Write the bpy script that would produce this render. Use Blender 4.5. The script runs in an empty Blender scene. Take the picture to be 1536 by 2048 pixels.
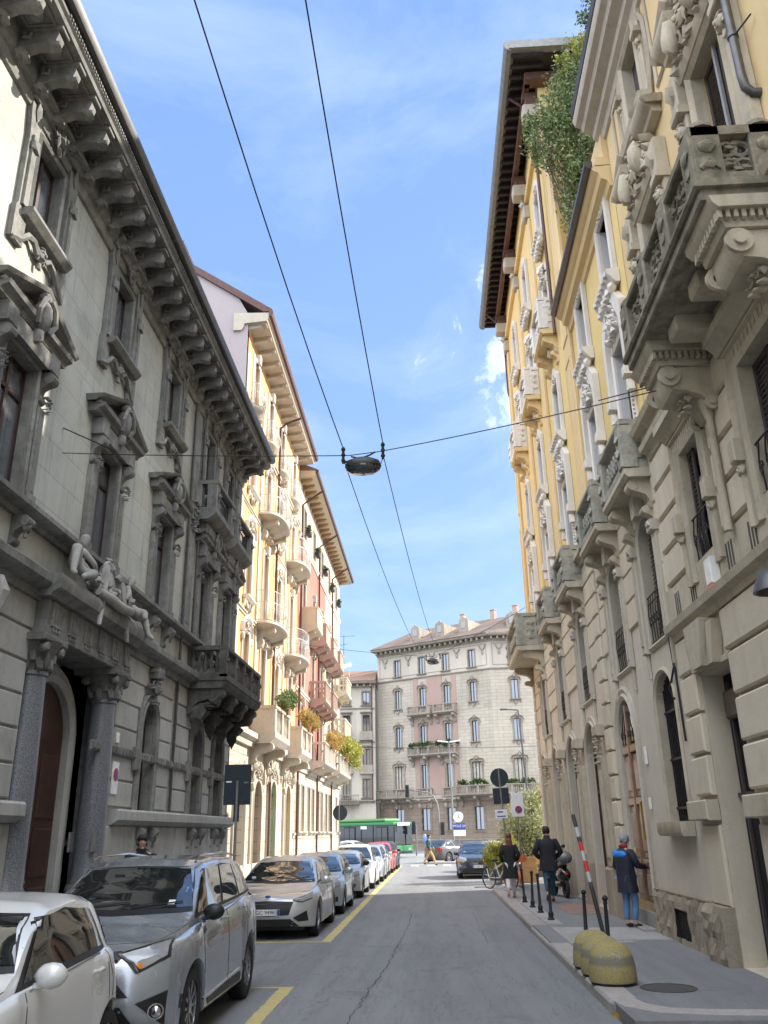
import bpy, bmesh, math, random
from mathutils import Vector, Matrix, noise
from mathutils.geometry import tessellate_polygon
from mathutils.bvhtree import BVHTree
R=math.radians; PI=math.pi; rnd=random.Random(7)
SC=bpy.context.scene; COL=SC.collection

# ------------------------------------------------------------ materials
def newmat(name):
    m=bpy.data.materials.new(name); m.use_nodes=True; nt=m.node_tree
    return m,nt,nt.nodes['Principled BSDF']
def N(nt,t,**k):
    n=nt.nodes.new(t)
    for a,b in k.items(): setattr(n,a,b)
    return n
def rgb(c): return (c[0],c[1],c[2],1)
def ramp(nt,fac,stops):
    r=N(nt,'ShaderNodeValToRGB'); e=r.color_ramp.elements
    while len(e)<len(stops): e.new(0.5)
    for i,(p,c) in enumerate(stops): e[i].position=p; e[i].color=rgb(c) if hasattr(c,'__len__') else (c,c,c,1)
    nt.links.new(fac,r.inputs[0]); return r.outputs[0]
def noi(nt,vec,scale,detail=6,rough=.6,dist=0):
    n=N(nt,'ShaderNodeTexNoise'); n.inputs['Scale'].default_value=scale; n.inputs['Detail'].default_value=detail
    n.inputs['Roughness'].default_value=rough; n.inputs['Distortion'].default_value=dist
    if vec is not None: nt.links.new(vec,n.inputs['Vector'])
    return n.outputs[0]
def mapv(nt,sc=(1,1,1),world=True):
    if world: src=N(nt,'ShaderNodeNewGeometry').outputs['Position']
    else: src=N(nt,'ShaderNodeTexCoord').outputs['Object']
    m=N(nt,'ShaderNodeMapping'); m.inputs['Scale'].default_value=sc; nt.links.new(src,m.inputs[0]); return m.outputs[0]
def mix(nt,fac,a,b,mode='MIX'):
    m=N(nt,'ShaderNodeMix',data_type='RGBA',blend_type=mode)
    for sock,v in ((m.inputs['Factor'],fac),(m.inputs[6],a),(m.inputs[7],b)):
        if hasattr(v,'links'): nt.links.new(v,sock)
        elif hasattr(v,'__len__'): sock.default_value=rgb(v)
        else: sock.default_value=v
    return m.outputs[2]
def bumpn(nt,bsdf,h,strength=.3,dist=.02):
    b=N(nt,'ShaderNodeBump'); b.inputs['Strength'].default_value=strength; b.inputs['Distance'].default_value=dist
    nt.links.new(h,b.inputs['Height']); nt.links.new(b.outputs[0],bsdf.inputs['Normal'])
def stone(name,base,dark=None,light=None,sc=1.,rough=.85,streak=.35,grain=.15,bump=.35,blocks=None,jointcol=None,soot=0,moss=0):
    """weathered masonry / stucco: big stains, vertical rain streaks, grain, optional coursed joints"""
    m,nt,b=newmat(name); dark=dark or [c*.62 for c in base]; light=light or [min(1,c*1.15) for c in base]
    p=mapv(nt)
    n1=noi(nt,p,.55*sc,8,.65); c=mix(nt,ramp(nt,n1,[(.35,0.),(.68,1.)]),base,light)
    n2=noi(nt,p,1.7*sc,8,.7,.4); c=mix(nt,ramp(nt,n2,[(.52,0.),(.75,streak)]),c,dark)
    ps=mapv(nt,(5*sc,5*sc,.35*sc)); n3=noi(nt,ps,1.,5,.6); c=mix(nt,ramp(nt,n3,[(.5,0.),(.78,streak)]),c,dark)
    n4=noi(nt,p,38,4,.7); c=mix(nt,ramp(nt,n4,[(.3,grain),(.6,0.)]),c,dark)
    h=noi(nt,p,24,6,.7)
    if soot:   # black crust left on carved stone
        n6=noi(nt,p,2.6*sc,10,.75,.6); c=mix(nt,ramp(nt,n6,[(.38,0.),(.62,soot)]),c,(.035,.035,.03))
    if moss:
        n7=noi(nt,p,2.2,8,.7,.3); c=mix(nt,ramp(nt,n7,[(.5,0.),(.66,moss)]),c,(.06,.075,.03))
    if blocks:
        L,H=blocks[:2]; bt=N(nt,'ShaderNodeTexBrick'); bt.inputs['Scale'].default_value=1.; bt.inputs['Mortar Size'].default_value=.012
        bt.inputs['Brick Width'].default_value=L; bt.inputs['Row Height'].default_value=H; bt.inputs['Mortar Smooth'].default_value=.1
        bt.inputs['Color1'].default_value=(1,1,1,1); bt.inputs['Color2'].default_value=(.9,.89,.87,1); bt.inputs['Mortar'].default_value=tuple(blocks[2:]*3)+(1,) if len(blocks)>2 else (.45,.43,.4,1)
        s=N(nt,'ShaderNodeSeparateXYZ'); cb=N(nt,'ShaderNodeCombineXYZ'); tc=N(nt,'ShaderNodeTexCoord'); nt.links.new(tc.outputs['Object'],s.inputs[0])
        nt.links.new(s.outputs[0],cb.inputs[0]); nt.links.new(s.outputs[2],cb.inputs[1]); nt.links.new(cb.outputs[0],bt.inputs['Vector'])
        c=mix(nt,1.,c,bt.outputs['Color'],'MULTIPLY')
    gi=N(nt,'ShaderNodeNewGeometry'); c=mix(nt,1.,c,ramp(nt,gi.outputs['Random Per Island'],[(0.,(.84,.83,.82)),(.5,(.97,.97,.97)),(1.,(1.0,.99,.96))]),'MULTIPLY')
    nt.links.new(c,b.inputs['Base Color']); b.inputs['Roughness'].default_value=rough; bumpn(nt,b,h,bump,.015)
    b.inputs['Specular IOR Level'].default_value=.25
    return m
def plain(name,col,rough=.6,metal=0,var=.12,sc=6,coat=0,emit=0,bump=0,spec=.5):
    m,nt,b=newmat(name); p=mapv(nt,world=False); n=noi(nt,p,sc,5,.6)
    c=mix(nt,ramp(nt,n,[(.3,0.),(.7,1.)]),[x*(1-var) for x in col],[min(1,x*(1+var)) for x in col])
    nt.links.new(c,b.inputs['Base Color']); b.inputs['Roughness'].default_value=rough; b.inputs['Metallic'].default_value=metal
    b.inputs['Coat Weight'].default_value=coat; b.inputs['Specular IOR Level'].default_value=spec
    if coat: b.inputs['Coat Roughness'].default_value=.04
    if emit: nt.links.new(c,b.inputs['Emission Color']); b.inputs['Emission Strength'].default_value=emit
    if bump: bumpn(nt,b,noi(nt,p,sc*4,5,.7),bump,.01)
    return m
def glass(name,col=(.015,.018,.02),rough=.03,ior=1.7,wav=.02,metal=0):
    m,nt,b=newmat(name); b.inputs['Metallic'].default_value=metal; b.inputs['Base Color'].default_value=rgb(col); b.inputs['Roughness'].default_value=rough
    b.inputs['IOR'].default_value=ior; b.inputs['Coat Weight'].default_value=1; b.inputs['Coat Roughness'].default_value=.01
    if wav: bumpn(nt,b,noi(nt,mapv(nt),1.3,2,.5),wav,.05)
    return m
def paint(name,col,metal=.6,rough=.32):
    m,nt,b=newmat(name); p=mapv(nt,world=False)
    n=noi(nt,p,2.2,6,.7); c=mix(nt,ramp(nt,n,[(.4,0.),(.75,.15)]),col,[x*.8+.02 for x in col])   # dust film
    s=noi(nt,p,900,2,.5); c=mix(nt,ramp(nt,s,[(.45,0.),(.7,.25)]),c,[min(1,x*1.5) for x in col])
    nt.links.new(c,b.inputs['Base Color']); b.inputs['Metallic'].default_value=metal
    nt.links.new(ramp(nt,n,[(.3,rough-.04),(.8,rough+.05)]),b.inputs['Roughness'])
    b.inputs['Coat Weight'].default_value=1; b.inputs['Coat Roughness'].default_value=.05
    return m
def leafm(name,a,b_,t=.25):
    m,nt,b=newmat(name); oi=N(nt,'ShaderNodeNewGeometry')
    c=mix(nt,oi.outputs['Random Per Island'],a,b_); nt.links.new(c,b.inputs['Base Color']); b.inputs['Roughness'].default_value=.55
    tr=N(nt,'ShaderNodeBsdfTranslucent'); nt.links.new(c,tr.inputs[0]); mx=N(nt,'ShaderNodeMixShader'); mx.inputs[0].default_value=t
    nt.links.new(b.outputs[0],mx.inputs[1]); nt.links.new(tr.outputs[0],mx.inputs[2]); nt.links.new(mx.outputs[0],nt.nodes['Material Output'].inputs[0])
    return m
M={}
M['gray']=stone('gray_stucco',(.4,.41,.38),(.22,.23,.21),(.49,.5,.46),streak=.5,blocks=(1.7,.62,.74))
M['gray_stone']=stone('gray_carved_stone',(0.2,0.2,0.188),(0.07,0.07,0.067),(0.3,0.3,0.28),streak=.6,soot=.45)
M['gray_block']=stone('gray_block_stone',(0.4,0.4,0.38),(0.22,0.22,0.21),(0.5,0.5,0.47),streak=.45,soot=.12)
M['dark_stone']=stone('dark_balcony_stone',(0.09,0.088,0.08),(0.03,0.03,0.03),(0.16,0.155,0.14),streak=.8,soot=.6)
M['statue']=stone('statue_stone',(0.33,0.32,0.3),(0.13,0.13,0.125),(0.45,0.44,0.42),streak=.5,soot=.25)
def granite():
    m,nt,b=newmat('polished_granite'); p=mapv(nt); v=noi(nt,p,55,3,.7)
    c=ramp(nt,v,[(.34,(.05,.053,.058)),(.46,(.12,.128,.14)),(.56,(.17,.18,.195)),(.72,(.28,.29,.3))]); nt.links.new(c,b.inputs['Base Color'])
    b.inputs['Roughness'].default_value=.35; return m
M['granite']=granite()
M['cream']=stone('cream_stone',(0.5,0.44,0.35),(0.34,0.3,0.23),(0.57,0.5,0.4),streak=.35,blocks=(1.3,.42))
M['cream_trim']=stone('cream_trim',(0.5,0.455,0.38),(0.31,0.27,0.22),(0.57,0.52,0.44),streak=.4,soot=.08)
M['orange']=stone('orange_stucco',(0.6,0.36,0.16),(0.5,0.3,0.14),(0.63,0.4,0.2),streak=.25,bump=.15)
M['red']=stone('red_stucco',(0.42,0.16,0.12),(0.33,0.13,0.1),(0.46,0.19,0.15),streak=.3,bump=.15)
M['beige2']=stone('beige_stucco',(0.52,0.45,0.33),(0.38,0.32,0.23),(0.58,0.51,0.39),streak=.3)
M['redstone']=stone('pink_stone',(0.38,0.27,0.22),(0.27,0.19,0.16),(0.44,0.32,0.26),streak=.3)
M['lilac']=stone('lilac_gable_render',(0.37,0.325,0.34),(0.31,0.27,0.285),(0.4,0.36,0.37),streak=.15,grain=.05,bump=.1)
M['tan']=stone('tan_block_stone',(0.6,0.53,0.42),(0.4,0.35,0.28),(0.68,0.61,0.49),streak=.35,soot=.05)
M['tan_trim']=stone('tan_trim_stone',(0.5,0.44,0.34),(0.25,0.22,0.17),(0.58,0.52,0.41),streak=.5,soot=.15)
M['tan_soot']=stone('sooty_balcony_stone',(.27,.24,.18),(.1,.1,.08),(.38,.34,.27),streak=.7,soot=.55,moss=.4)
M['pale_soot']=stone('pale_lichen_stone',(.38,.37,.32),(.16,.17,.14),(.48,.46,.4),streak=.7,soot=.35,moss=.35)
M['stucco2']=stone('taupe_stucco',(0.6,0.54,0.45),(0.4,0.36,0.3),(0.66,0.6,0.51),streak=.4,bump=.2)
M['yellow1']=stone('pale_yellow_stucco',(.68,.51,.27),(.5,.38,.21),(.72,.56,.32),streak=.22,bump=.15)
M['yellow2']=stone('yellow_stucco',(0.72,0.54,0.23),(0.56,0.42,0.18),(0.76,0.58,0.28),streak=.2,bump=.15)
M['white_trim']=stone('white_trim',(.68,.64,.58),(.42,.39,.35),(.76,.72,.67),streak=.35,grain=.1)
M['reveal']=stone('grey_white_render',(.55,.54,.55),(.42,.41,.42),(.6,.59,.6),streak=.2,grain=.05)
M['rough_rock']=stone('rough_dressed_rock',(.34,.29,.22),(.18,.15,.12),(.42,.36,.28),streak=.6,bump=1.,soot=.1)
M['far_stone']=stone('far_cream_stone',(0.46,0.41,0.34),(0.3,0.26,0.22),(0.52,0.47,0.39),sc=.5,streak=.35,blocks=(1.1,.38))
M['far_low']=stone('far_brown_stone',(0.24,0.19,0.15),(0.15,0.12,0.1),(0.29,0.23,0.18),sc=.5,streak=.4,blocks=(1.2,.42))
M['far_trim']=stone('far_trim_stone',(0.32,0.28,0.23),(0.15,0.13,0.11),(0.4,0.35,0.29),sc=.5,streak=.5,soot=.2)
M['far_pink']=stone('far_pink_render',(0.36,0.25,0.21),(0.29,0.2,0.17),(0.4,0.29,0.25),sc=.5,streak=.2)
M['far_pale']=stone('far_pale_render',(0.48,0.43,0.36),(0.34,0.3,0.26),(0.54,0.49,0.42),sc=.5,streak=.25)
M['rooftile']=stone('roof_tiles',(.22,.13,.09),(.1,.07,.055),(.27,.17,.12),sc=1,streak=.6,bump=1)
M['roofgrey']=stone('grey_roof_tiles',(0.15,0.11,0.09),(0.07,0.055,0.05),(0.2,0.15,0.12),sc=1,streak=.6,bump=1)
M['copper']=plain('brown_copper',(.09,.04,.034),.5,.3,.2)
M['zinc']=plain('dark_zinc',(.1,.1,.1),.45,.6,.2)
M['zinc_l']=plain('pale_zinc',(.2,.2,.19),.55,.3,.2)
M['tan_wood']=plain('tan_painted_timber',(.3,.19,.1),.7,0,.2)
M['dark_soffit']=plain('dark_eaves_timber',(.035,.026,.024),.8,0,.3)
M['soffit_wood']=plain('brown_soffit_timber',(.12,.06,.04),.7,0,.25,bump=.3)
M['wood_door']=plain('varnished_door_wood',(.24,.14,.09),.35,0,.25,3,coat=.3)
M['old_door']=plain('dark_red_door_wood',(.05,.022,.015),.45,0,.3,3)
M['frame_dark']=plain('dark_red_window_wood',(.028,.012,.012),.45,0,.2)
M['frame_grey']=plain('grey_window_wood',(.3,.3,.31),.5,0,.1)
M['shutter_dark']=plain('dark_slatted_shutter',(.055,.045,.045),.55,0,.2)
M['shutter_grey']=plain('grey_roller_shutter',(.3,.29,.3),.6,0,.12)
M['green_sh']=plain('green_shutter_paint',(.03,.24,.08),.5,0,.15)
M['yel_sh']=plain('yellow_shutter_paint',(.5,.36,.06),.5,0,.15)
M['iron']=plain('black_wrought_iron',(.02,.02,.022),.5,.4,.2)
M['iron_l']=plain('grey_painted_iron',(.4,.39,.38),.55,.2,.15)
M['glass']=glass('window_glass',ior=1.5)
M['glass_b']=glass('coated_window_glass',(.3,.33,.36),.03,2.,.015,.75)
M['curtain']=plain('net_curtain_cloth',(.45,.42,.36),.9,0,.2,2)
M['brass']=plain('worn_brass',(.55,.4,.14),.35,.9,.2,3)
M['white_box']=plain('white_enamel',(.75,.75,.73),.4)
M['orange_pl']=plain('orange_plastic',(.7,.16,.04),.4)
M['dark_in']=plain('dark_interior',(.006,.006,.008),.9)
M['kerb']=stone('granite_kerb',(.36,.33,.31),(.2,.18,.17),(.45,.42,.4),sc=2,streak=.4,grain=.5,bump=.6)
M['slab']=stone('granite_slab',(.33,.32,.31),(.2,.19,.19),(.4,.39,.38),sc=1.5,streak=.4,grain=.45,bump=.5)
M['porphyry']=stone('red_porphyry',(.26,.17,.14),(.16,.11,.1),(.32,.22,.19),sc=3,streak=.4,bump=.6)
# ------------------------------------------------------------ mesh builder
def V(u,v,w=0): return (u,-w,v)
_b=bmesh.new(); bmesh.ops.create_icosphere(_b,subdivisions=2,radius=1); ICO=([v.co.copy() for v in _b.verts],[[v.index for v in f.verts] for f in _b.faces]); _b.free()
_b=bmesh.new(); bmesh.ops.create_icosphere(_b,subdivisions=1,radius=1); ICO1=([v.co.copy() for v in _b.verts],[[v.index for v in f.verts] for f in _b.faces]); _b.free()
class MB:
    def __init__(s): s.v=[]; s.f=[]; s.m=[]; s.cur=0; s.M=None
    def add(s,vs,fs):
        o=len(s.v)
        if s.M is not None: vs=[s.M@Vector(p) for p in vs]
        s.v+=[tuple(p) for p in vs]; s.f+=[[o+i for i in f] for f in fs]; s.m+=[s.cur]*len(fs); return s
    def box(s,u0,u1,v0,v1,w0,w1,ch=0):
        """facade box; ch chamfers the outer face"""
        a=[V(u0,v0,w0),V(u1,v0,w0),V(u1,v1,w0),V(u0,v1,w0)]
        if ch: b=[V(u0,v0,w1-ch),V(u1,v0,w1-ch),V(u1,v1,w1-ch),V(u0,v1,w1-ch),V(u0+ch,v0+ch,w1),V(u1-ch,v0+ch,w1),V(u1-ch,v1-ch,w1),V(u0+ch,v1-ch,w1)]
        else: b=[V(u0,v0,w1),V(u1,v0,w1),V(u1,v1,w1),V(u0,v1,w1)]
        fs=[(3,2,1,0)]
        for i in range(4): j=(i+1)%4; fs.append((i,j,4+j,4+i))
        if ch:
            for i in range(4): j=(i+1)%4; fs.append((4+i,4+j,8+j,8+i))
            fs.append((8,9,10,11))
        else: fs.append((4,5,6,7))
        return s.add(a+b,fs)
    def prism(s,pts,w0,w1):
        """polygon (u,v) extruded in w"""
        n=len(pts); tri=tessellate_polygon([[Vector((p[0],p[1],0)) for p in pts]])
        vs=[V(p[0],p[1],w0) for p in pts]+[V(p[0],p[1],w1) for p in pts]
        fs=[tuple(t) for t in tri]+[tuple(n+i for i in t) for t in tri]+[(i,(i+1)%n,n+(i+1)%n,n+i) for i in range(n)]
        return s.add(vs,fs)
    def mould(s,prof,u0,u1,closed=True):
        """profile (w,v) run along u"""
        n=len(prof); vs=[V(u0,p[1],p[0]) for p in prof]+[V(u1,p[1],p[0]) for p in prof]
        fs=[(i,(i+1)%n,n+(i+1)%n,n+i) for i in range(n)]
        tri=tessellate_polygon([[Vector((p[0],p[1],0)) for p in prof]])
        fs+=[tuple(t) for t in tri]+[tuple(n+i for i in t) for t in tri]
        return s.add(vs,fs)
    def sweep(s,path,prof,closed=False):
        """profile (outward n, w) swept round a (u,v) path; n is to the left of travel"""
        P=[Vector(p) for p in path]; n=len(P); k=len(prof); vs=[]
        for i in range(n):
            if closed: a,b=P[i-1],P[(i+1)%n]
            else: a,b=P[max(i-1,0)],P[min(i+1,n-1)]
            d1=(P[i]-a) if (closed or i>0) else (b-P[i]); d2=(b-P[i]) if (closed or i<n-1) else d1
            d1=d1.normalized(); d2=d2.normalized(); n1=Vector((-d1.y,d1.x)); n2=Vector((-d2.y,d2.x)); nn=(n1+n2)
            if nn.length<1e-6: nn=n1
            nn=nn.normalized(); sc=1/max(.35,nn.dot(n1))
            for (q,w) in prof:
                c=P[i]+nn*q*sc; vs.append(V(c.x,c.y,w))
        fs=[]
        for i in range(n if closed else n-1):
            j=(i+1)%n
            for t in range(k): fs.append((i*k+t,i*k+(t+1)%k,j*k+(t+1)%k,j*k+t))
        if not closed: fs+=[tuple(range(k)),tuple((n-1)*k+t for t in range(k))]
        return s.add(vs,fs)
    def lathe(s,c,prof,seg=10,ang=2*PI,a0=0):
        """profile (r,v) about a vertical axis at c=(u,v,w)"""
        k=len(prof); vs=[]; full=abs(ang-2*PI)<1e-6; n=seg if full else seg+1
        for i in range(n):
            a=a0+ang*i/seg
            for r,v in prof: vs.append(V(c[0]+r*math.cos(a),c[1]+v,c[2]+r*math.sin(a)))
        fs=[]
        for i in range(seg):
            j=(i+1)%n
            for t in range(k-1): fs.append((i*k+t,i*k+t+1,j*k+t+1,j*k+t))
        fs+=[tuple(i*k for i in range(n)),tuple(i*k+k-1 for i in range(n))]
        return s.add(vs,fs)
    def tube(s,pts,r,seg=6):
        """3D tube through raw local points; r number or list"""
        P=[Vector(p) for p in pts]; n=len(P); vs=[]; ref=None
        for i in range(n):
            d=(P[min(i+1,n-1)]-P[max(i-1,0)]).normalized()
            if ref is None: ref=d.orthogonal().normalized()
            x=(ref-d*ref.dot(d)); x=x.normalized() if x.length>1e-6 else d.orthogonal().normalized(); ref=x; y=d.cross(x)
            rr=r[i] if hasattr(r,'__len__') else r
            for k in range(seg): a=2*PI*k/seg; vs.append(P[i]+(x*math.cos(a)+y*math.sin(a))*rr)
        fs=[(i*seg+k,i*seg+(k+1)%seg,(i+1)*seg+(k+1)%seg,(i+1)*seg+k) for i in range(n-1) for k in range(seg)]
        fs+=[tuple(range(seg)),tuple((n-1)*seg+k for k in range(seg))]
        return s.add(vs,fs)
    def vt(s,pts,r,seg=5): return s.tube([V(*p) for p in pts],r,seg)
    def blob(s,c,rad,amp=.25,seed=0,lo=False,raw=False):
        vs,fs=ICO1 if lo else ICO; c=Vector(c if raw else V(*c)); rad=Vector(rad if raw else (rad[0],rad[2],rad[1])); o=Vector((seed*3.7,seed*1.3,seed*.7)); out=[]
        for p in vs:
            k=1+amp*noise.noise(p*1.6+o)*1.6; out.append((c.x+p.x*rad.x*k,c.y+p.y*rad.y*k,c.z+p.z*rad.z*k))
        return s.add(out,fs)
    def build(s,name,mats,parent=None,smooth=None,loc=None,rot=None):
        me=bpy.data.meshes.new(name); me.from_pydata(s.v,[],s.f); me.validate(clean_customdata=False)
        bm=bmesh.new(); bm.from_mesh(me); bmesh.ops.recalc_face_normals(bm,faces=bm.faces); bm.to_mesh(me); bm.free()
        mats=mats if isinstance(mats,(list,tuple)) else [mats]
        for m in mats: me.materials.append(M[m] if isinstance(m,str) else m)
        if len(mats)>1 and len(me.polygons)==len(s.m): me.polygons.foreach_set('material_index',s.m)
        if smooth is not None:
            me.polygons.foreach_set('use_smooth',[True]*len(me.polygons)); me.set_sharp_from_angle(angle=R(smooth))
        o=bpy.data.objects.new(name,me); COL.objects.link(o)
        if parent: o.parent=parent
        if loc is not None: o.location=loc
        if rot is not None: o.rotation_euler=rot
        return o
def empty(name,loc=(0,0,0),rz=0,label=None,cat=None,group=None):
    o=bpy.data.objects.new(name,None); o.empty_display_size=.2; COL.objects.link(o); o.location=loc; o.rotation_euler=(0,0,rz); tag(o,label,cat,group); return o
def tag(o,label=None,cat=None,group=None,kind=None):
    if label: o['label']=label
    if cat: o['category']=cat
    if group: o['group']=group
    if kind: o['kind']=kind
    return o
def copytree(o,parent=None,loc=None,rot=None,scale=None):
    c=o.copy(); COL.objects.link(c); c.parent=parent if parent is not None else o.parent
    if loc is not None: c.location=loc
    if rot is not None: c.rotation_euler=rot
    if scale is not None: c.scale=scale
    for ch in list(o.children): copytree(ch,c)
    return c
def place(proto,items,parent):
    """items: (u,v) or (u,v,scale_u,scale_v); first use moves the prototype itself"""
    for i,it in enumerate(items):
        o=proto if i==0 else copytree(proto,parent)
        o.location=V(it[0],it[1],it[4] if len(it)>4 else 0)
        if len(it)>2: o.scale=(it[2],1,it[3])
# ---- facade helpers
def rect(u,v0,hw,h): return [(u-hw,v0),(u+hw,v0),(u+hw,v0+h),(u-hw,v0+h)]
def arch(u,v0,hw,vs,rise,n=10):
    """v0 sill, vs springing height, rise of the head"""
    p=[(u-hw,v0),(u+hw,v0),(u+hw,vs)]
    for i in range(1,n): a=PI*i/n; p.append((u+hw*math.cos(a),vs+rise*math.sin(a)))
    return p+[(u-hw,vs)]
def wallbands(mb,u0,u1,bands,depth=.35,pane=True):
    """bands: (v0,v1,[holes]); front face with real openings and reveals"""
    for v0,v1,holes in bands:
        hs=sorted(holes,key=lambda h:min(p[0] for p in h)); cuts=[u0]
        for a,b in zip(hs,hs[1:]): cuts.append((max(p[0] for p in a)+min(p[0] for p in b))/2)
        cuts.append(u1)
        if not hs: mb.add([V(u0,v0),V(u1,v0),V(u1,v1),V(u0,v1)],[(0,1,2,3)]); continue
        for i,h in enumerate(hs):
            out=[(cuts[i],v0),(cuts[i+1],v0),(cuts[i+1],v1),(cuts[i],v1)]; allp=out+h
            tri=tessellate_polygon([[Vector((p[0],p[1],0)) for p in out],[Vector((p[0],p[1],0)) for p in reversed(h)]])
            vs=out+list(reversed(h)); mb.add([V(*p) for p in vs],[tuple(t) for t in tri])
            n=len(h); c0=mb.cur; mb.cur=getattr(mb,'rev',c0); mb.add([V(p[0],p[1],0) for p in h]+[V(p[0],p[1],-depth) for p in h],[(k,(k+1)%n,n+(k+1)%n,n+k) for k in range(n)])
            tri=tessellate_polygon([[Vector((p[0],p[1],0)) for p in h]]); mb.cur=c0; c=mb.cur; mb.cur=mb.back if hasattr(mb,'back') else c
            mb.add([V(p[0],p[1],-depth) for p in h],[tuple(t) for t in tri]); mb.cur=c
def rustic(mb,u0,u1,v0,v1,ch,L,blocked,proj=.05,cham=.025,gap=.03,off=0):
    """raised blocks course by course, leaving the openings free; blocked(vmid)->[(a,b)]"""
    n=max(1,round((v1-v0)/ch)); H=(v1-v0)/n
    for i in range(n):
        a=v0+i*H+gap/2; b=v0+(i+1)*H-gap/2; segs=[(u0,u1)]
        for (x,y) in blocked((a+b)/2):
            ns=[]
            for (p,q) in segs:
                if y<=p or x>=q: ns.append((p,q)); continue
                if x-p>.12: ns.append((p,x))
                if q-y>.12: ns.append((y,q))
            segs=ns
        for (p,q) in segs:
            k=max(1,round((q-p)/L)); cuts=[p]+[p+(q-p)*(t+(.25 if (i+off)%2 and k>1 else 0))/k for t in range(1,k)]+[q]
            for s0,s1 in zip(cuts,cuts[1:]):
                if s1-s0>.1: mb.box(s0+gap/2,s1-gap/2,a,b,0.003,proj,cham)
def baluster(mb,u,v,w,h,r=.06,seg=7):
    mb.lathe((u,v,w),[(r*.9,0),(r*.9,h*.07),(r*.55,h*.12),(r*.95,h*.3),(r*1.0,h*.4),(r*.55,h*.68),(r*.45,h*.8),(r*.75,h*.9),(r*.9,h*.93),(r*.9,h)],seg)
def scroll_bracket(u,v,d,h,wd):
    """S-shaped console: top at v, projects d, hangs h, width wd"""
    mb=MB(); p=[(0,v-h),(d*.12,v-h*.98),(d*.2,v-h*.85),(d*.22,v-h*.65),(d*.35,v-h*.5),(d*.62,v-h*.42),(d*.88,v-h*.38),(d,v-h*.25),(d*.98,v-h*.08),(d*.9,v),(0,v)]
    mb.mould([(a,b) for a,b in p],u-wd/2,u+wd/2)
    for (a,b,r) in ((d*.86,v-h*.2,h*.17),(d*.12,v-h*.82,h*.13)):
        mb.add([V(u+sx*(wd/2+.012),b+r*math.sin(t*PI/5),a+r*math.cos(t*PI/5)) for sx in (-1,1) for t in range(10)],[tuple(range(10)),tuple(range(19,9,-1))]+[(t,(t+1)%10,10+(t+1)%10,10+t) for t in range(10)])
    return mb
def carving(mb,u0,u1,v0,v1,w,n,seed=1,d=.06):
    """mirror-symmetric carved foliage: scrolls and knobs"""
    r=random.Random(seed); cu=(u0+u1)/2; hw=(u1-u0)/2; H=v1-v0; e=min(hw,H)
    for i in range(n):
        a=r.random()*.95; b=r.random(); s=e*r.uniform(.1,.24)
        for sg in (-1,1): mb.blob((cu+sg*a*hw,v0+b*H,w),(s,s*r.uniform(.5,1.3),d),.5,i+seed,lo=True)
    for sg in (-1,1):
        pts=[]; 
        for t in range(14): q=t/13*PI*2.6; rr=e*.42*(1-t/16); pts.append((cu+sg*(hw*.5+rr*math.cos(q)),v0+H*.5+rr*math.sin(q),w+d*.4))
        mb.vt(pts,e*.07,5)
def mask(mb,u,v,w,s,seed=0):
    """carved face / lion mask with drooping leaf"""
    mb.blob((u,v,w+s*.35),(s*.8,s,s*.6),.2,seed); mb.blob((u,v-s*.1,w+s*.95),(s*.2,s*.35,s*.25),.1,seed)
    for sg in (-1,1):
        mb.blob((u+sg*s*.35,v+s*.28,w+s*.85),(s*.22,s*.12,s*.12),.1,seed,True); mb.blob((u+sg*s*.75,v-s*.2,w+s*.3),(s*.3,s*.9,s*.3),.5,seed+1,True)
    mb.blob((u,v-s*.55,w+s*.8),(s*.3,s*.14,s*.15),.2,seed,True); mb.blob((u,v-s*1.5,w+s*.2),(s*.4,s*.9,s*.3),.4,seed+2,True); mb.blob((u,v+s*1.05,w+s*.4),(s*.7,s*.3,s*.4),.5,seed+3,True)
def louvre(mb,u0,u1,v0,v1,w,n=None,t=.03):
    """slatted shutter leaf"""
    mb.box(u0,u0+.06,v0,v1,w,w+t+.01); mb.box(u1-.06,u1,v0,v1,w,w+t+.01); mb.box(u0+.06,u1-.06,v0,v0+.08,w,w+t+.01); mb.box(u0+.06,u1-.06,v1-.08,v1,w,w+t+.01)
    n=n or int((v1-v0)/.075); h=(v1-v0-.16)/n
    for i in range(n):
        a=v0+.08+i*h; mb.mould([(w,a+h*.9),(w+.006,a+h*.98),(w+t,a+h*.25),(w+t-.006,a+h*.1)],u0+.06,u1-.06)
def frame2(o,u0,u1,v0,v1,w,mat,gmat,parent,mull=1,trans=None,head=None,t=.06):
    """casement frame mesh and pane mesh parented to a window; head = polygon for arched openings"""
    f=MB(); 
    if head: f.sweep(head,[(0,w),(t,w),(t,w+.06),(0,w+.06)],True)
    else: f.sweep([(u0,v0),(u1,v0),(u1,v1),(u0,v1)],[(0,w),(t,w),(t,w+.06),(0,w+.06)],True)
    for i in range(mull): c=u0+(u1-u0)*(i+1)/(mull+1); f.box(c-.045,c+.045,v0+.01,v1-.01,w+.004,w+.07)
    for tv in (trans or []): f.box(u0+.02,u1-.02,tv-.04,tv+.04,w+.002,w+.064)
    f.build('frame',mat,parent); g=MB(); pts=head or [(u0,v0),(u1,v0),(u1,v1),(u0,v1)]; g.prism(pts,w+.01,w+.025); g.build('pane',gmat,parent)
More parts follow.
